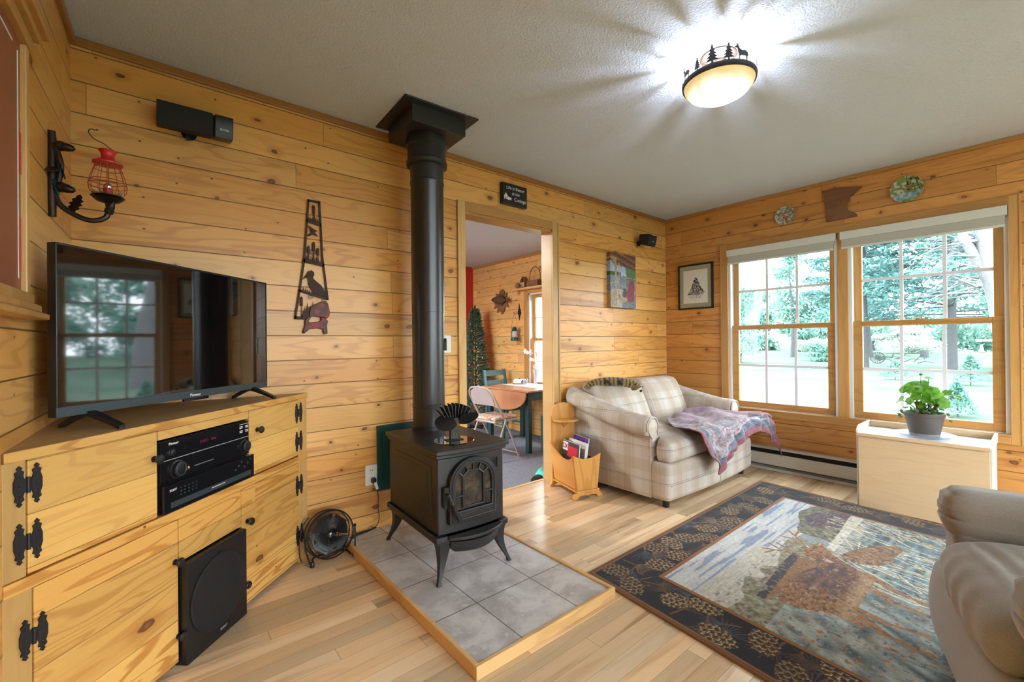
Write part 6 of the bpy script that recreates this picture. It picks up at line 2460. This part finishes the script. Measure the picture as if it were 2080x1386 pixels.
# wall hook and green lantern
t = thing('wall_hook', 'black leaf-shaped metal hook on the dining room wall, above the green lantern', 'hook', (XW, 2.40, 1.60))
MB().prism([(0, .13), (.015, .06), (.03, .03), (.045, -.02), (.02, -.05), (.005, -.12), (-.01, -.04), (-.03, -.02), (-.02, .04), (-.006, .06)], -.012, -.002, fx).build('leaf_plate', M_IRON, t, smooth=0)
MB().tube([(-.005, 0, -.02), (-.07, 0, -.03), (-.105, 0, -.02), (-.115, 0, .0)], .004, 6).build('arm', M_IRON, t)
t = thing('railroad_lantern', 'small dark green metal lantern hanging beside the dining room window', 'lantern', (XW - .100, 2.40, 1.175))
m = MB()
m.lathe([(.001, 0), (.058, 0), (.060, .006), (.055, .040), (.036, .052), (.001, .052)], (0, 0, 0), 24)
m.build('fuel_tank', M_GREENP, t)
MB().lathe([(.028, .052), (.044, .085), (.042, .115), (.028, .145), (.026, .145), (.04, .115), (.042, .085), (.026, .052)], (0, 0, 0), 24, cap=False).build('globe', M_CLEAR, t)
MB().lathe([(.030, .145), (.034, .150), (.030, .165), (.020, .185), (.028, .19), (.026, .205), (.001, .21)], (0, 0, 0), 24).build('cap', M_GREENP, t)
m = MB()
for s in (-1, 1):
    m.tube([(0, s * .056, .02), (0, s * .072, .05), (0, s * .070, .13), (0, s * .045, .175), (0, s * .02, .185)], .0055, 8)
m.build('side_tube', M_GREENP, t)
MB().tube(spline([(0, -.068, .15), (0, -.06, .24), (0, -.02, .36), (0, .0, .40), (0, .02, .36), (0, .06, .24), (0, .068, .15)], 4), .0016, 5).build('bail', M_IRON, t)
MB().lathe([(.001, .05), (.012, .05), (.009, .12), (.001, .12)], (0, 0, 0), 12).build('wick', M_PAPER, t)

# shelf over the dining window and what stands on it
t = thing('wall_shelf', 'light pine shelf across the top of the dining room window', 'shelf', (XW, 1.5, 1.914))
MB().box(-.125, -.001, -.92, .93, .0, .022).build('board', M_HEARTHWOODY, t, smooth=0, bevel=.003)
MB().box(-.06, -.019, .88, .90, -.06, .0).box(-.06, -.019, -.90, -.88, -.06, .0).build('bracket', M_HEARTHWOODY, t, smooth=0)
z = 1.9365
m = MB().ball((0, 0, .043), .044, 16, (1, 1, .97))
o = tag(m.build('wicker_ball', plain('woven_twig', (.24, .16, .08), .8, nscale=120, namt=.5, bump=.8), None), 'small brown woven ball on the dining window shelf, left of the birdhouse', 'ball')
o.location = (XW - .075, 2.345, z)
t = thing('birdhouse', 'tiny rustic birdhouse with a twig roof on the dining window shelf', 'birdhouse', (XW - .085, 2.19, z))
MB().box(-.05, .05, -.06, .06, 0, .012).build('base', M_DARKWOOD, t, smooth=0)
m = MB()
for s in (-1, 1):
    for q in (-1, 1):
        m.cyl((s * .030, q * .030, .012), (s * .030, q * .030, .09), .006, n=8)
m.box(-.02, .02, -.024, .024, .012, .08)
m.build('walls', plain('pale_driftwood', (.42, .36, .28), .8, nscale=40, namt=.3), t, smooth=0)
m = MB()
for s in (-1, 1):
    m.add([(-.045, 0, .150), (.045, 0, .150), (.045, s * .055, .080), (-.045, s * .055, .080), (-.045, 0, .140), (.045, 0, .140), (.045, s * .050, .076), (-.045, s * .050, .076)],
          [(0, 1, 2, 3), (4, 7, 6, 5), (0, 3, 7, 4), (1, 5, 6, 2), (2, 6, 7, 3), (0, 4, 5, 1)])
m.cyl((-.045, 0, .152), (.045, 0, .152), .006, n=8)
m.build('roof', M_DARKWOOD, t, smooth=0)
t = thing('wooden_basket', 'dark brown basket with a tall arched handle on the dining window shelf', 'basket', (XW - .070, 1.98, z))
m = MB()
m.add([(-.045, -.09, 0), (.045, -.09, 0), (.045, .09, 0), (-.045, .09, 0), (-.055, -.11, .085), (.055, -.11, .085), (.055, .11, .085), (-.055, .11, .085), (-.048, -.10, .085), (.048, -.10, .085), (.048, .10, .085), (-.048, .10, .085), (-.04, -.085, .01), (.04, -.085, .01), (.04, .085, .01), (-.04, .085, .01)],
      [(0, 3, 2, 1), (0, 1, 5, 4), (1, 2, 6, 5), (2, 3, 7, 6), (3, 0, 4, 7), (4, 5, 9, 8), (5, 6, 10, 9), (6, 7, 11, 10), (7, 4, 8, 11), (8, 9, 13, 12), (9, 10, 14, 13), (10, 11, 15, 14), (11, 8, 12, 15), (12, 13, 14, 15)])
m.build('basket_body', M_DARKWOOD, t, smooth=0)
MB().tube(spline([(0, .10, .06), (0, .105, .16), (0, .08, .235), (0, .0, .275), (0, -.08, .235), (0, -.105, .16), (0, -.10, .06)], 5), .005, 8).build('handle', M_BRONZE, t)

# table with a dropped leaf
t = thing('drop_leaf_table', 'brown drop-leaf dining table with dark green legs, its round leaf hanging down', 'table', (3.80, 1.735, DF))
M_TTOP = wood_obj('reddish_tabletop', 1, 0, (.46, .24, .13), (.42, .21, .11), (.30, .13, .06), rough=.22)
MB().box(-.375, .33, -.465, .465, .728, .750).build('tabletop', M_TTOP, t, smooth=0, bevel=.004)
n = 20
lf = [(-.455, .0)] + [(-.455 * math.cos(PI * i / n), -.235 * math.sin(PI * i / n) ** .8) for i in range(1, n)] + [(.455, .0)]
MB().prism(lf, -.402, -.382, lambda a, b, d: (d, a, b + .728)).build('drop_leaf', M_TTOP, t, smooth=0, bevel=.004)
MB().box(-.31, .27, -.40, -.38, .62, .728).box(-.31, .27, .38, .40, .62, .728).box(-.31, -.29, -.38, .38, .62, .728).box(.25, .27, -.38, .38, .62, .728).build('apron', M_DKGRN, t, smooth=0)
for x in (-.315, .245):
    for y in (-.405, .345):
        MB().box(x, x + .06, y, y + .06, 0, .727).build('leg', M_DKGRN, t, smooth=0, bevel=.006)


def ladder_chair(loc, rz, label, seatm):
    c = thing('ladder_back_chair', label, 'chair', loc, rz)   # faces -y
    MB().rbox(-.20, .20, -.20, .19, .430, .455, .012, 4).build('seat', seatm, c, smooth=60)
    for s in (-1, 1):
        m = MB().loft([[(s * .185 + a, y + b, z) for a, b in ((-.018, -.014), (.018, -.014), (.018, .014), (-.018, .014))] for y, z in ((.20, 0), (.185, .43), (.215, .70), (.255, .925))])
        m.build('rear_post', M_TEALP, c, smooth=40)
        MB().box(s * .175 - .018, s * .175 + .018, -.195, -.159, 0, .43).build('leg', M_TEALP, c, smooth=0, bevel=.003)
    for (z0_, z1_, y) in ((.835, .915, .243), (.71, .77, .222), (.58, .63, .205)):
        n = 8
        rings = []
        for i in range(n + 1):
            x = -.17 + .34 * i / n
            bw = .018 * (1 - (x / .17) ** 2)
            rings.append([(x, y + bw - .007, z0_), (x, y + bw + .007, z0_), (x, y + bw + .007 + .012, z1_), (x, y + bw - .007 + .012, z1_)])
        MB().loft(rings).build('back_slat', M_TEALP, c, smooth=50)
    MB().box(-.17, .17, -.185, -.168, .37, .43).box(-.17, .17, .172, .188, .37, .43).box(-.185, -.168, -.17, .18, .37, .43).box(.168, .185, -.17, .18, .37, .43).box(-.18, -.165, -.16, .19, .17, .19).box(.165, .18, -.16, .19, .17, .19).build('rails', M_TEALP, c, smooth=0)
    return c


M_SEATW = wood_obj('chair_seat_wood', 0, 1, (.50, .33, .15), (.46, .29, .12), (.34, .18, .07), rough=.4)
ladder_chair((3.965, 2.36, DF), 0, 'teal slat-back chair at the far end of the table, by the fir tree', M_SEATW)
ladder_chair((3.86, 1.12, DF), PI, 'teal chair tucked under the near side of the table, beside the door jamb', M_SEATW)
t = thing('folding_chair', 'beige metal folding chair with a flowered seat pad, before the dining table', 'chair', (3.10, 1.50, DF), math.radians(-84))
# local: faces +y (towards the table)
m = MB()
for s in (-1, 1):
    m.tube(spline([(s * .205, .20, .0), (s * .205, .10, .22), (s * .205, -.02, .44), (s * .205, -.16, .68), (s * .185, -.205, .77), (s * .12, -.225, .815), (0, -.230, .825)], 5), .011, 8)
m.build('front_leg_and_back_tube', M_FOLD, t)
m = MB()
for s in (-1, 1):
    m.tube([(s * .225, -.235, .0), (s * .222, -.02, .46)], .010, 8)
m.tube([(-.225, -.225, .03), (.225, -.225, .03)], .007, 6)
m.tube([(-.205, .175, .05), (.205, .175, .05)], .007, 6)
m.build('rear_leg', M_FOLD, t)
MB().rbox(-.20, .20, -.17, .20, .425, .450, .012, 6).build('seat', M_FOLD, t, smooth=60)
bp_ = [(-.175, 0), (.175, 0), (.180, .09), (.150, .16), (.08, .195), (0, .205), (-.08, .195), (-.150, .16), (-.180, .09)]
MB().prism(bp_, -.006, .006, lambda a, b, d: (a, -.145 - b * .42 + d, .615 + b)).build('backrest', M_FOLD, t, smooth=0, bevel=.003)


def padf(p, q):
    p.z += .012 * (1 - q[0] ** 2) * (1 - q[1] ** 2) * (q[2] > 0)
    return p


_t = NT('flowered_fabric')
_nz = _t.noise(_t.obj(), 24.0, 3.0, .6, .8)
_c = _t.mix(_t.sstep(_nz, .52, .60), (.55, .46, .36), (.30, .10, .09))
_c = _t.mix(_t.sstep(_nz, .40, .34), _c, (.22, .20, .12))
M_FLOWER = _t.bsdf(_c, .9)
MB().rbox(-.195, .195, -.165, .195, .450, .485, .017, 6, padf).build('seat_pad', M_FLOWER, t, smooth=80)

tz = DF + .7505
o = tag(MB().prism([(-.20, -.33), (.16, -.36), (.17, .30), (-.17, .33)], 0, .002, lambda a, b, d: (a, b, d)).build('placemat', M_PAPER, None, smooth=0), 'white cloth runner lying across the dining table', 'table runner')
o.location = (3.93, 1.83, tz)
t = thing('tabletop_radio', 'small white and black appliance on the dining table, beside the shakers', 'appliance', (3.95, 2.02, tz + .0022), math.radians(-50))
MB().rbox(-.085, .085, -.05, .05, 0, .065, .02, 4).build('case', M_WHITE, t, smooth=60)
MB().cyl((.06, -.054, .03), (.06, .054, .03), .032, n=20).box(-.09, .088, -.054, .054, 0, .008).build('dark_end', M_BPLAST, t, smooth=40)
MB().lathe([(.012, 0), (.012, .012), (.006, .016)], (.0, 0, .065), 14).build('button', M_BPLAST, t)
for k, (y, lab) in enumerate(((1.88, 'small clear shaker nearest the white appliance on the dining table'), (1.82, 'small clear shaker nearest the orchid vase on the dining table'))):
    t = thing('shaker', lab, 'shaker', (3.90, y, tz + .0022), group=None)
    MB().lathe([(.001, 0), (.018, 0), (.020, .01), (.016, .05), (.014, .06), (.001, .06)], (0, 0, 0), 16).build('glass_body', M_CLEAR, t)
    MB().lathe([(.015, .06), (.0155, .07), (.010, .08), (.001, .082)], (0, 0, 0), 16).build('cap', M_CHROME, t)
t = thing('orchid_vase', 'clear vase of white orchids on the dining table in front of the window', 'vase', (3.95, 1.70, tz + .0022))
MB().lathe([(.001, 0), (.030, 0), (.034, .01), (.024, .06), (.030, .15), (.044, .21), (.042, .21), (.027, .15), (.020, .06), (.001, .01)], (0, 0, 0), 24).build('vase', M_CLEAR, t)
m = MB()
fl_ = MB()
rb = random.Random(3)
for k in range(3):
    e = Vector((-.03 - .02 * k, .16 - .13 * k, .44 - .02 * k))
    pts = spline([(0, 0, .02), (0, .02 - .02 * k, .25), e * .9 + Vector((0, 0, .06)), e], 5)
    m.tube(pts, .0025, 5)
    for q in range(6):
        p = pts[-1 - q * 2]
        nd = Vector((-1, rb.uniform(-.5, .5), rb.uniform(-.3, .4))).normalized()
        A_ = nd.orthogonal().normalized()
        B_ = nd.cross(A_)
        for w in range(5):
            a = w * 1.2566 + k
            d = A_ * math.cos(a) + B_ * math.sin(a)
            s_ = nd.cross(d)
            c0 = Vector(p) + nd * .012
            fl_.add([tuple(c0), tuple(c0 + d * .018 + s_ * .012), tuple(c0 + d * .032), tuple(c0 + d * .018 - s_ * .012)], [(0, 1, 2, 3)])
m.build('stem', M_STEM, t)
fl_.build('blossoms', M_PAPER, t, smooth=0)

t = thing('shoe', 'black slipper lying on the dining room carpet behind the door jamb', 'shoe', (2.85, .47, DF), math.radians(20))
MB().rbox(-.13, .12, -.045, .045, 0, .022, .012, 5, lambda p, q: (p.x, p.y * (1 - .25 * q[0] ** 2), p.z)).build('sole', M_BPLAST, t, smooth=60)
MB().rbox(-.125, .02, -.045, .045, .018, .075, .03, 5, lambda p, q: (p.x, p.y * (1 - .2 * q[0] ** 2), p.z - .02 * (q[0] < 0) * q[0] ** 2)).build('upper', M_GRILLE, t, smooth=60)
M_TEALC = plain('mint_cloth', (.10, .62, .50), .8)
o = tag(MB().rbox(-.12, .12, -.10, .10, 0, .07, .04, 8, lambda p, q: (p.x, p.y, p.z + .02 * math.sin(p.x * 40) * math.cos(p.y * 34) * (q[2] > 0))).build('folded_cloth', M_TEALC, None, smooth=180), 'mint green cloth lying by the black slipper behind the door jamb', 'cloth')
o.location = (3.03, .52, DF + .001)
t = thing('wall_outlet', 'white outlet plate on the red dining room wall beside the fir tree', 'outlet', (4.12, 3.6, 1.10))
MB().box(-.037, .037, -.006, 0, -.060, .060).build('cover_plate', M_WHITE, t, smooth=0, bevel=.003)
MB().box(-.012, .012, -.009, -.006, -.035, .035).build('toggle', M_WHITE, t, smooth=0)

# ================================================================== OUTDOORS
GZ = -.6
gv = MB()
N = 40
vs, fs = [], []
xs = [4.46 + (130 - 4.46) * (i / N) ** 1.7 for i in range(N + 1)]
ys = [-90 + 180 * j / N for j in range(N + 1)]
for x in xs:
    for y in ys:
        vs.append((x, y, GZ + .25 * math.sin(x * .11) * math.cos(y * .09) * min(1, (x - 4.4) / 25)))
for i in range(N):
    for j in range(N):
        a = i * (N + 1) + j
        fs.append((a, a + N + 1, a + N + 2, a + 1))
gv.add(vs, fs)
tag(gv.build('lawn', M_LAWN, None, smooth=180), 'pale green mown lawn outside the big window', 'lawn')['kind'] = 'stuff'
gb = MB().box(-40, 4.46, -60, YR - .2, GZ - .1, GZ).box(-40, -1.5, YR - .2, 60, GZ - .1, GZ)
tag(gb.build('lawn', M_LAWN, None, smooth=0), 'lawn on the other sides of the house', 'lawn')['kind'] = 'stuff'


def foliage(m, c, rad, n, size, rng, flat=.5, droop=0.0):
    c = Vector(c)
    for _ in range(n):
        while True:
            p = Vector((rng.uniform(-1, 1), rng.uniform(-1, 1), rng.uniform(-1, 1)))
            if p.length < 1:
                break
        p = p * (.35 + .65 * rng.random())
        q = c + Vector((p.x * rad[0], p.y * rad[1], p.z * rad[2] - droop * (p.x * p.x + p.y * p.y)))
        nd = Vector((rng.uniform(-1, 1), rng.uniform(-1, 1), rng.uniform(-1, 1) + flat * 2)).normalized()
        A_ = nd.orthogonal().normalized()
        B_ = nd.cross(A_)
        a = rng.uniform(0, 6.28)
        A2 = A_ * math.cos(a) + B_ * math.sin(a)
        B2 = nd.cross(A2)
        s = size * rng.uniform(.5, 1.2)
        m.add([tuple(q - A2 * s), tuple(q - B2 * s * .35), tuple(q + A2 * s), tuple(q + B2 * s * .35)], [(0, 1, 2, 3)])


def pine(name, label, loc, h, r, z0, mat, nlev, seed, tr=.35, leaf=.22, dens=60, group=None, lean=(0, 0), bark=None):
    t = thing(name, label, 'tree', loc, group=group)
    rng = random.Random(seed)
    tt = MB().tube([(0, 0, -.3), (lean[0] * .2, lean[1] * .2, h * .25), (lean[0] * .6, lean[1] * .6, h * .6), (lean[0], lean[1], h * .97)], [tr * 1.25, tr, tr * .7, tr * .12], 12)
    tt.build('trunk', bark or M_TREED, t)
    br = MB()
    cr = MB()
    for i in range(nlev):
        f = i / (nlev - 1)
        z = z0 + (h - z0) * f
        R_ = r * (1 - f) ** .75 + .35
        nb = max(4, int(6 + 3 * (1 - f)))
        for k in range(nb):
            a = 2 * PI * k / nb + i * .8 + rng.uniform(-.2, .2)
            L = R_ * rng.uniform(.7, 1.1)
            zz = z + rng.uniform(-.4, .4)
            x0, y0 = lean[0] * (zz / h), lean[1] * (zz / h)
            tip = Vector((x0 + L * math.cos(a), y0 + L * math.sin(a), zz + L * rng.uniform(-.08, .16)))
            br.tube([(x0, y0, zz - .2), tuple(Vector((x0, y0, zz)).lerp(tip, .5) + Vector((0, 0, -.1))), tuple(tip)], [tr * .28 * (1 - f * .7), tr * .16 * (1 - f * .7), .02], 5, cap=False)
            for g in (.45, .75, 1.0):
                p = Vector((x0, y0, zz)).lerp(tip, g)
                foliage(cr, p, (L * .30, L * .30, .16 + L * .06), int(dens * (.6 + .4 * g)), leaf, rng, .6, .1)
    br.build('branches', bark or M_TREED, t)
    cr.build('crown', mat, t, smooth=0)
    return t


def leafy(name, label, loc, h, r, z0, mat, n, seed, tr=.15, leaf=.2, group=None, cat='tree', blobs=9):
    t = thing(name, label, cat, loc, group=group)
    rng = random.Random(seed)
    if tr:
        MB().tube([(0, 0, -.3), (.1 * r, 0, h * .3), (0, .05 * r, h * .75)], [tr, tr * .8, tr * .25], 8).build('trunk', M_TREED, t)
    m = MB()
    for k in range(blobs):
        a = rng.uniform(0, 6.28)
        f = rng.random()
        z = z0 + (h - z0) * f
        rr_ = r * (.25 + .55 * math.sin(PI * min(.95, .25 + f * .7)))
        d = rr_ * rng.random()
        foliage(m, (d * math.cos(a), d * math.sin(a), z), (rr_ * .7, rr_ * .7, (h - z0) * .17), n // blobs, leaf, rng, .1)
    m.build('crown', mat, t, smooth=0)
    return t


pine('white_pine', 'tall dark pine with a thick trunk on the lawn, behind the right window pane', (37.3, .92, GZ), 19, 6.3, 3.6, M_PINE1, 17, 3, .19, .22, 62)
pine('white_pine', 'pine with a slanting trunk at the left edge of the right window pane', (56, 8.6, GZ), 17, 5.6, 4.0, M_PINE1, 12, 8, .28, .30, 44, lean=(0, 1.6))
# pale old tree close to the window, forked
t = thing('old_tree', 'pale grey forked old tree with bare twigs at the upper right of the window', 'tree', (20.5, -2.0, GZ))
m = MB()
m.tube([(0, 0, -.3), (-.1, .05, 1.5), (-.25, .22, 2.9), (-.45, .45, 4.1), (-.5, .55, 5.6), (-.5, .6, 8.5)], [.42, .37, .32, .28, .24, .16], 14)
m.tube([(-.3, .25, 3.0), (-.5, .62, 3.9), (-.7, 1.0, 4.9), (-.9, 1.15, 6.5), (-1.0, 1.3, 8)], [.18, .15, .12, .09, .06], 10)
m.build('trunk', M_TREEW, t)
rng = random.Random(6)
m = MB()
for k in range(26):
    p = Vector((-.5 + rng.uniform(-.2, .2), .7, 3.1 + rng.uniform(0, 2.0)))
    q = p + Vector((rng.uniform(-1.0, .3), rng.uniform(.7, 1.8), rng.uniform(-.7, .5)))
    mid = p.lerp(q, .5) + Vector((0, 0, rng.uniform(-.1, .35)))
    m.tube([p, mid, q], [.035, .018, .006], 5, cap=False)
    for j in range(3):
        b0 = p.lerp(q, rng.uniform(.3, .95))
        m.tube([b0, b0 + Vector((rng.uniform(-.3, .3), rng.uniform(.1, .5), rng.uniform(-.45, .3)))], [.010, .004], 4, cap=False)
m.build('bare_twigs', M_TREEW, t)
leafy('bushy_tree', 'light green leafy tree at the far left of the left window pane', (38, 13.6, GZ), 6.8, 3.0, .6, M_PINE3, 5200, 4, .16, .17)
leafy('bushy_tree', 'tall airy pale tree behind the middle of the left window pane', (52, 14.2, GZ), 12.0, 4.4, 2.0, M_PINE2, 4200, 14, .2, .30)
pine('white_pine', 'pine reaching branches in from the right side of the left window pane', (38, 5.3, GZ), 15, 3.4, 5.0, M_PINE1, 9, 18, .22, .26, 22)
far = sorted([(88, 44, 13, 0), (92, 36, 12, 1), (86, 29, 10, 0), (95, 22, 11, 1), (85, 14, 15, 0), (92, 6, 17, 1), (84, -1, 16, 0), (80, -8, 18, 1), (70, -13, 17, 0), (97, -18, 18, 1), (76, 21, 6.5, 1), (75, 50, 12, 0), (64, 40, 9, 1), (58, 33, 10, 0)], key=lambda q: -math.atan2(q[1] + 2.57, q[0]))
ORD = ['leftmost', 'second', 'third', 'fourth', 'fifth', 'sixth', 'seventh', 'eighth', 'ninth', 'tenth', 'eleventh', 'twelfth', 'thirteenth', 'rightmost']
for i, (x, y, h, k) in enumerate(far):
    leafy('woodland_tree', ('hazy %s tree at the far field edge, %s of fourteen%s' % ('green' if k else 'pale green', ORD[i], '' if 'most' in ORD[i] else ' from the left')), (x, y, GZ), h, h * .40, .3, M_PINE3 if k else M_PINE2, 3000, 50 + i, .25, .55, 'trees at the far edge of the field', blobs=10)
for i, (x, y, h, r, mt, lab) in enumerate(((63, 15, 2.2, 4.5, M_MEADOW, 'pale tall grass clump far out in the left window pane'), (66, 7.5, 2.4, 5.0, M_MEADOW, 'pale tall grass clump beyond the stump'), (60, 25, 2.0, 5.5, M_MEADOW, 'pale tall grass clump beyond the light green leafy tree'),
                                           (46, 9.9, 1.3, 1.9, M_PINE3, 'low green bush at the field edge by the wagon wheel'), (43, -1.5, 3.4, 2.2, M_PINE3, 'green bush right of the thick pine trunk'), (47, -4.5, 4.2, 2.6, M_PINE2, 'tall bush behind the bird feeder post'))):
    leafy('shrub', lab, (x, y, GZ), h, r, .0, mt, 3600, 80 + i, 0, .20, None, 'shrub')
# small spruces near the window
for (x, y, h, r, lab, sd_) in ((13.2, -1.40, .95, .34, 'small blue-green spruce just outside, right of the geranium', 1), (24.0, -2.15, .95, .75, 'round young shrub on the lawn below the bird feeder', 2), (23.2, 1.25, 1.05, .55, 'feathery young spruce on the lawn left of the geranium', 3), (22.0, -.95, 1.35, .5, 'feathery young spruce just right of the birdbath', 4)):
    t = thing('young_spruce', lab, 'tree', (x, y, GZ))
    rng = random.Random(sd_ + 60)
    m = MB()
    for k in range(70):
        f = (k + .5) / 70
        a = k * 2.4
        L = r * (1 - f) * rng.uniform(.7, 1.15) + .03
        tip = Vector((L * math.cos(a), L * math.sin(a), h * (.08 + .9 * f) + L * .35))
        foliage(m, tip * .85, (L * .4 + .03, L * .4 + .03, .05), 16, .055 if h < 1 else .07, rng, .3)
    m.build('needles', M_PINE3, t, smooth=0)
    MB().cyl((0, 0, -.1), (0, 0, h * .95), .02, .006, 6).build('trunk', M_TREED, t)
t = thing('birdbath', 'white pedestal birdbath with a red rim on the lawn behind the geranium', 'birdbath', (20.8, -.27, GZ + .05))
MB().lathe([(.001, -.1), (.20, -.1), (.19, .03), (.09, .08), (.07, .35), (.10, .50), (.24, .56), (.001, .56)], (0, 0, 0), 20).build('pedestal', M_SNOW, t)
M_REDR = plain('faded_red', (.55, .12, .10), .6)
MB().lathe([(.001, .56), (.26, .57), (.29, .64), (.27, .645), (.24, .59), (.001, .585)], (0, 0, 0), 24).build('bowl', M_REDR, t)
t = thing('bird_feeder', 'white and blue post with a platform bird feeder at the right of the window', 'bird feeder', (25.5, -1.62, GZ))
MB().box(-.08, .08, -.09, .09, -.2, 1.62).build('post', M_BLUEP, t, smooth=0)
MB().box(-.10, -.082, .02, .10, -.2, 1.62).build('post_trim', M_SNOW, t, smooth=0)
MB().box(-.3, .3, -.5, .75, 1.62, 1.70).build('platform', M_SNOW, t, smooth=0)
m = MB().box(-.22, .22, -.30, .22, 1.72, 1.78)
for yy in (-.28, -.02, .18):
    m.box(-.2, -.16, yy, yy + .04, 1.78, 2.02)
m.box(.16, .2, -.28, .2, 1.78, 2.02)
m.build('house', M_SNOW, t, smooth=0)
MB().prism([(-.42, 2.02), (.34, 2.02), (.26, 2.20), (-.34, 2.20)], -.3, .3, lambda a, b, d: (d, a, b)).build('roof', M_SNOW, t, smooth=0)
t = thing('hummingbird_feeder', 'small hanging red and clear nectar feeder left of the blue post', 'bird feeder', (25.3, -1.02, .62))
MB().lathe([(.001, .28), (.02, .28), (.06, .10), (.07, .0), (.001, .0)], (0, 0, 0), 14).build('bottle', M_SNOW, t)
MB().lathe([(.001, 0), (.10, 0), (.09, -.06), (.001, -.07)], (0, 0, 0), 14).build('base', M_REDR, t)
MB().tube([(0, 0, .28), (0, -.05, .42), (0, -.12, .50)], .006, 4).build('hanger', M_IRON, t)
t = tag(MB().lathe([(.36, -.2), (.32, .2), (.28, .62), (.25, .68), (.001, .70)], (0, 0, 0), 14).build('tree_stump', M_TREED, None), 'dark tree stump at the far side of the lawn, left of the thick pine', 'stump')
t.location = (56.6, 4.6, GZ)
t = thing('wagon_wheel', 'old spoked wagon wheel leaning in a heap of branches out on the lawn', 'wagon wheel', (41, 5.15, GZ + .40))
m = MB()
m.tube([(0, (.42 * math.cos(2 * PI * k / 30)), .40 * math.sin(2 * PI * k / 30)) for k in range(30)], .03, 6, closed=True)
for k in range(10):
    a = PI * k / 10
    m.tube([(0, .4 * math.cos(a), .38 * math.sin(a)), (0, -.4 * math.cos(a), -.38 * math.sin(a))], .02, 5)
m.build('rim_and_spokes', M_TREED, t)
rng = random.Random(9)
m = MB()
for k in range(16):
    y = rng.uniform(-2.2, .9)
    p = Vector((rng.uniform(-.4, .6), y, rng.uniform(.0, .5)))
    q = p + Vector((rng.uniform(-.3, .3), rng.uniform(-.9, .9), rng.uniform(-.0, .45)))
    m.tube([p, p.lerp(q, .5) + Vector((0, 0, .15)), q], [.035, .025, .01], 5)
o = tag(m.build('branch_pile', M_TREED, None), 'heap of fallen branches on the lawn beside the wagon wheel', 'branches')
o.location = (41.6, 4.6, GZ)
o['kind'] = 'stuff'
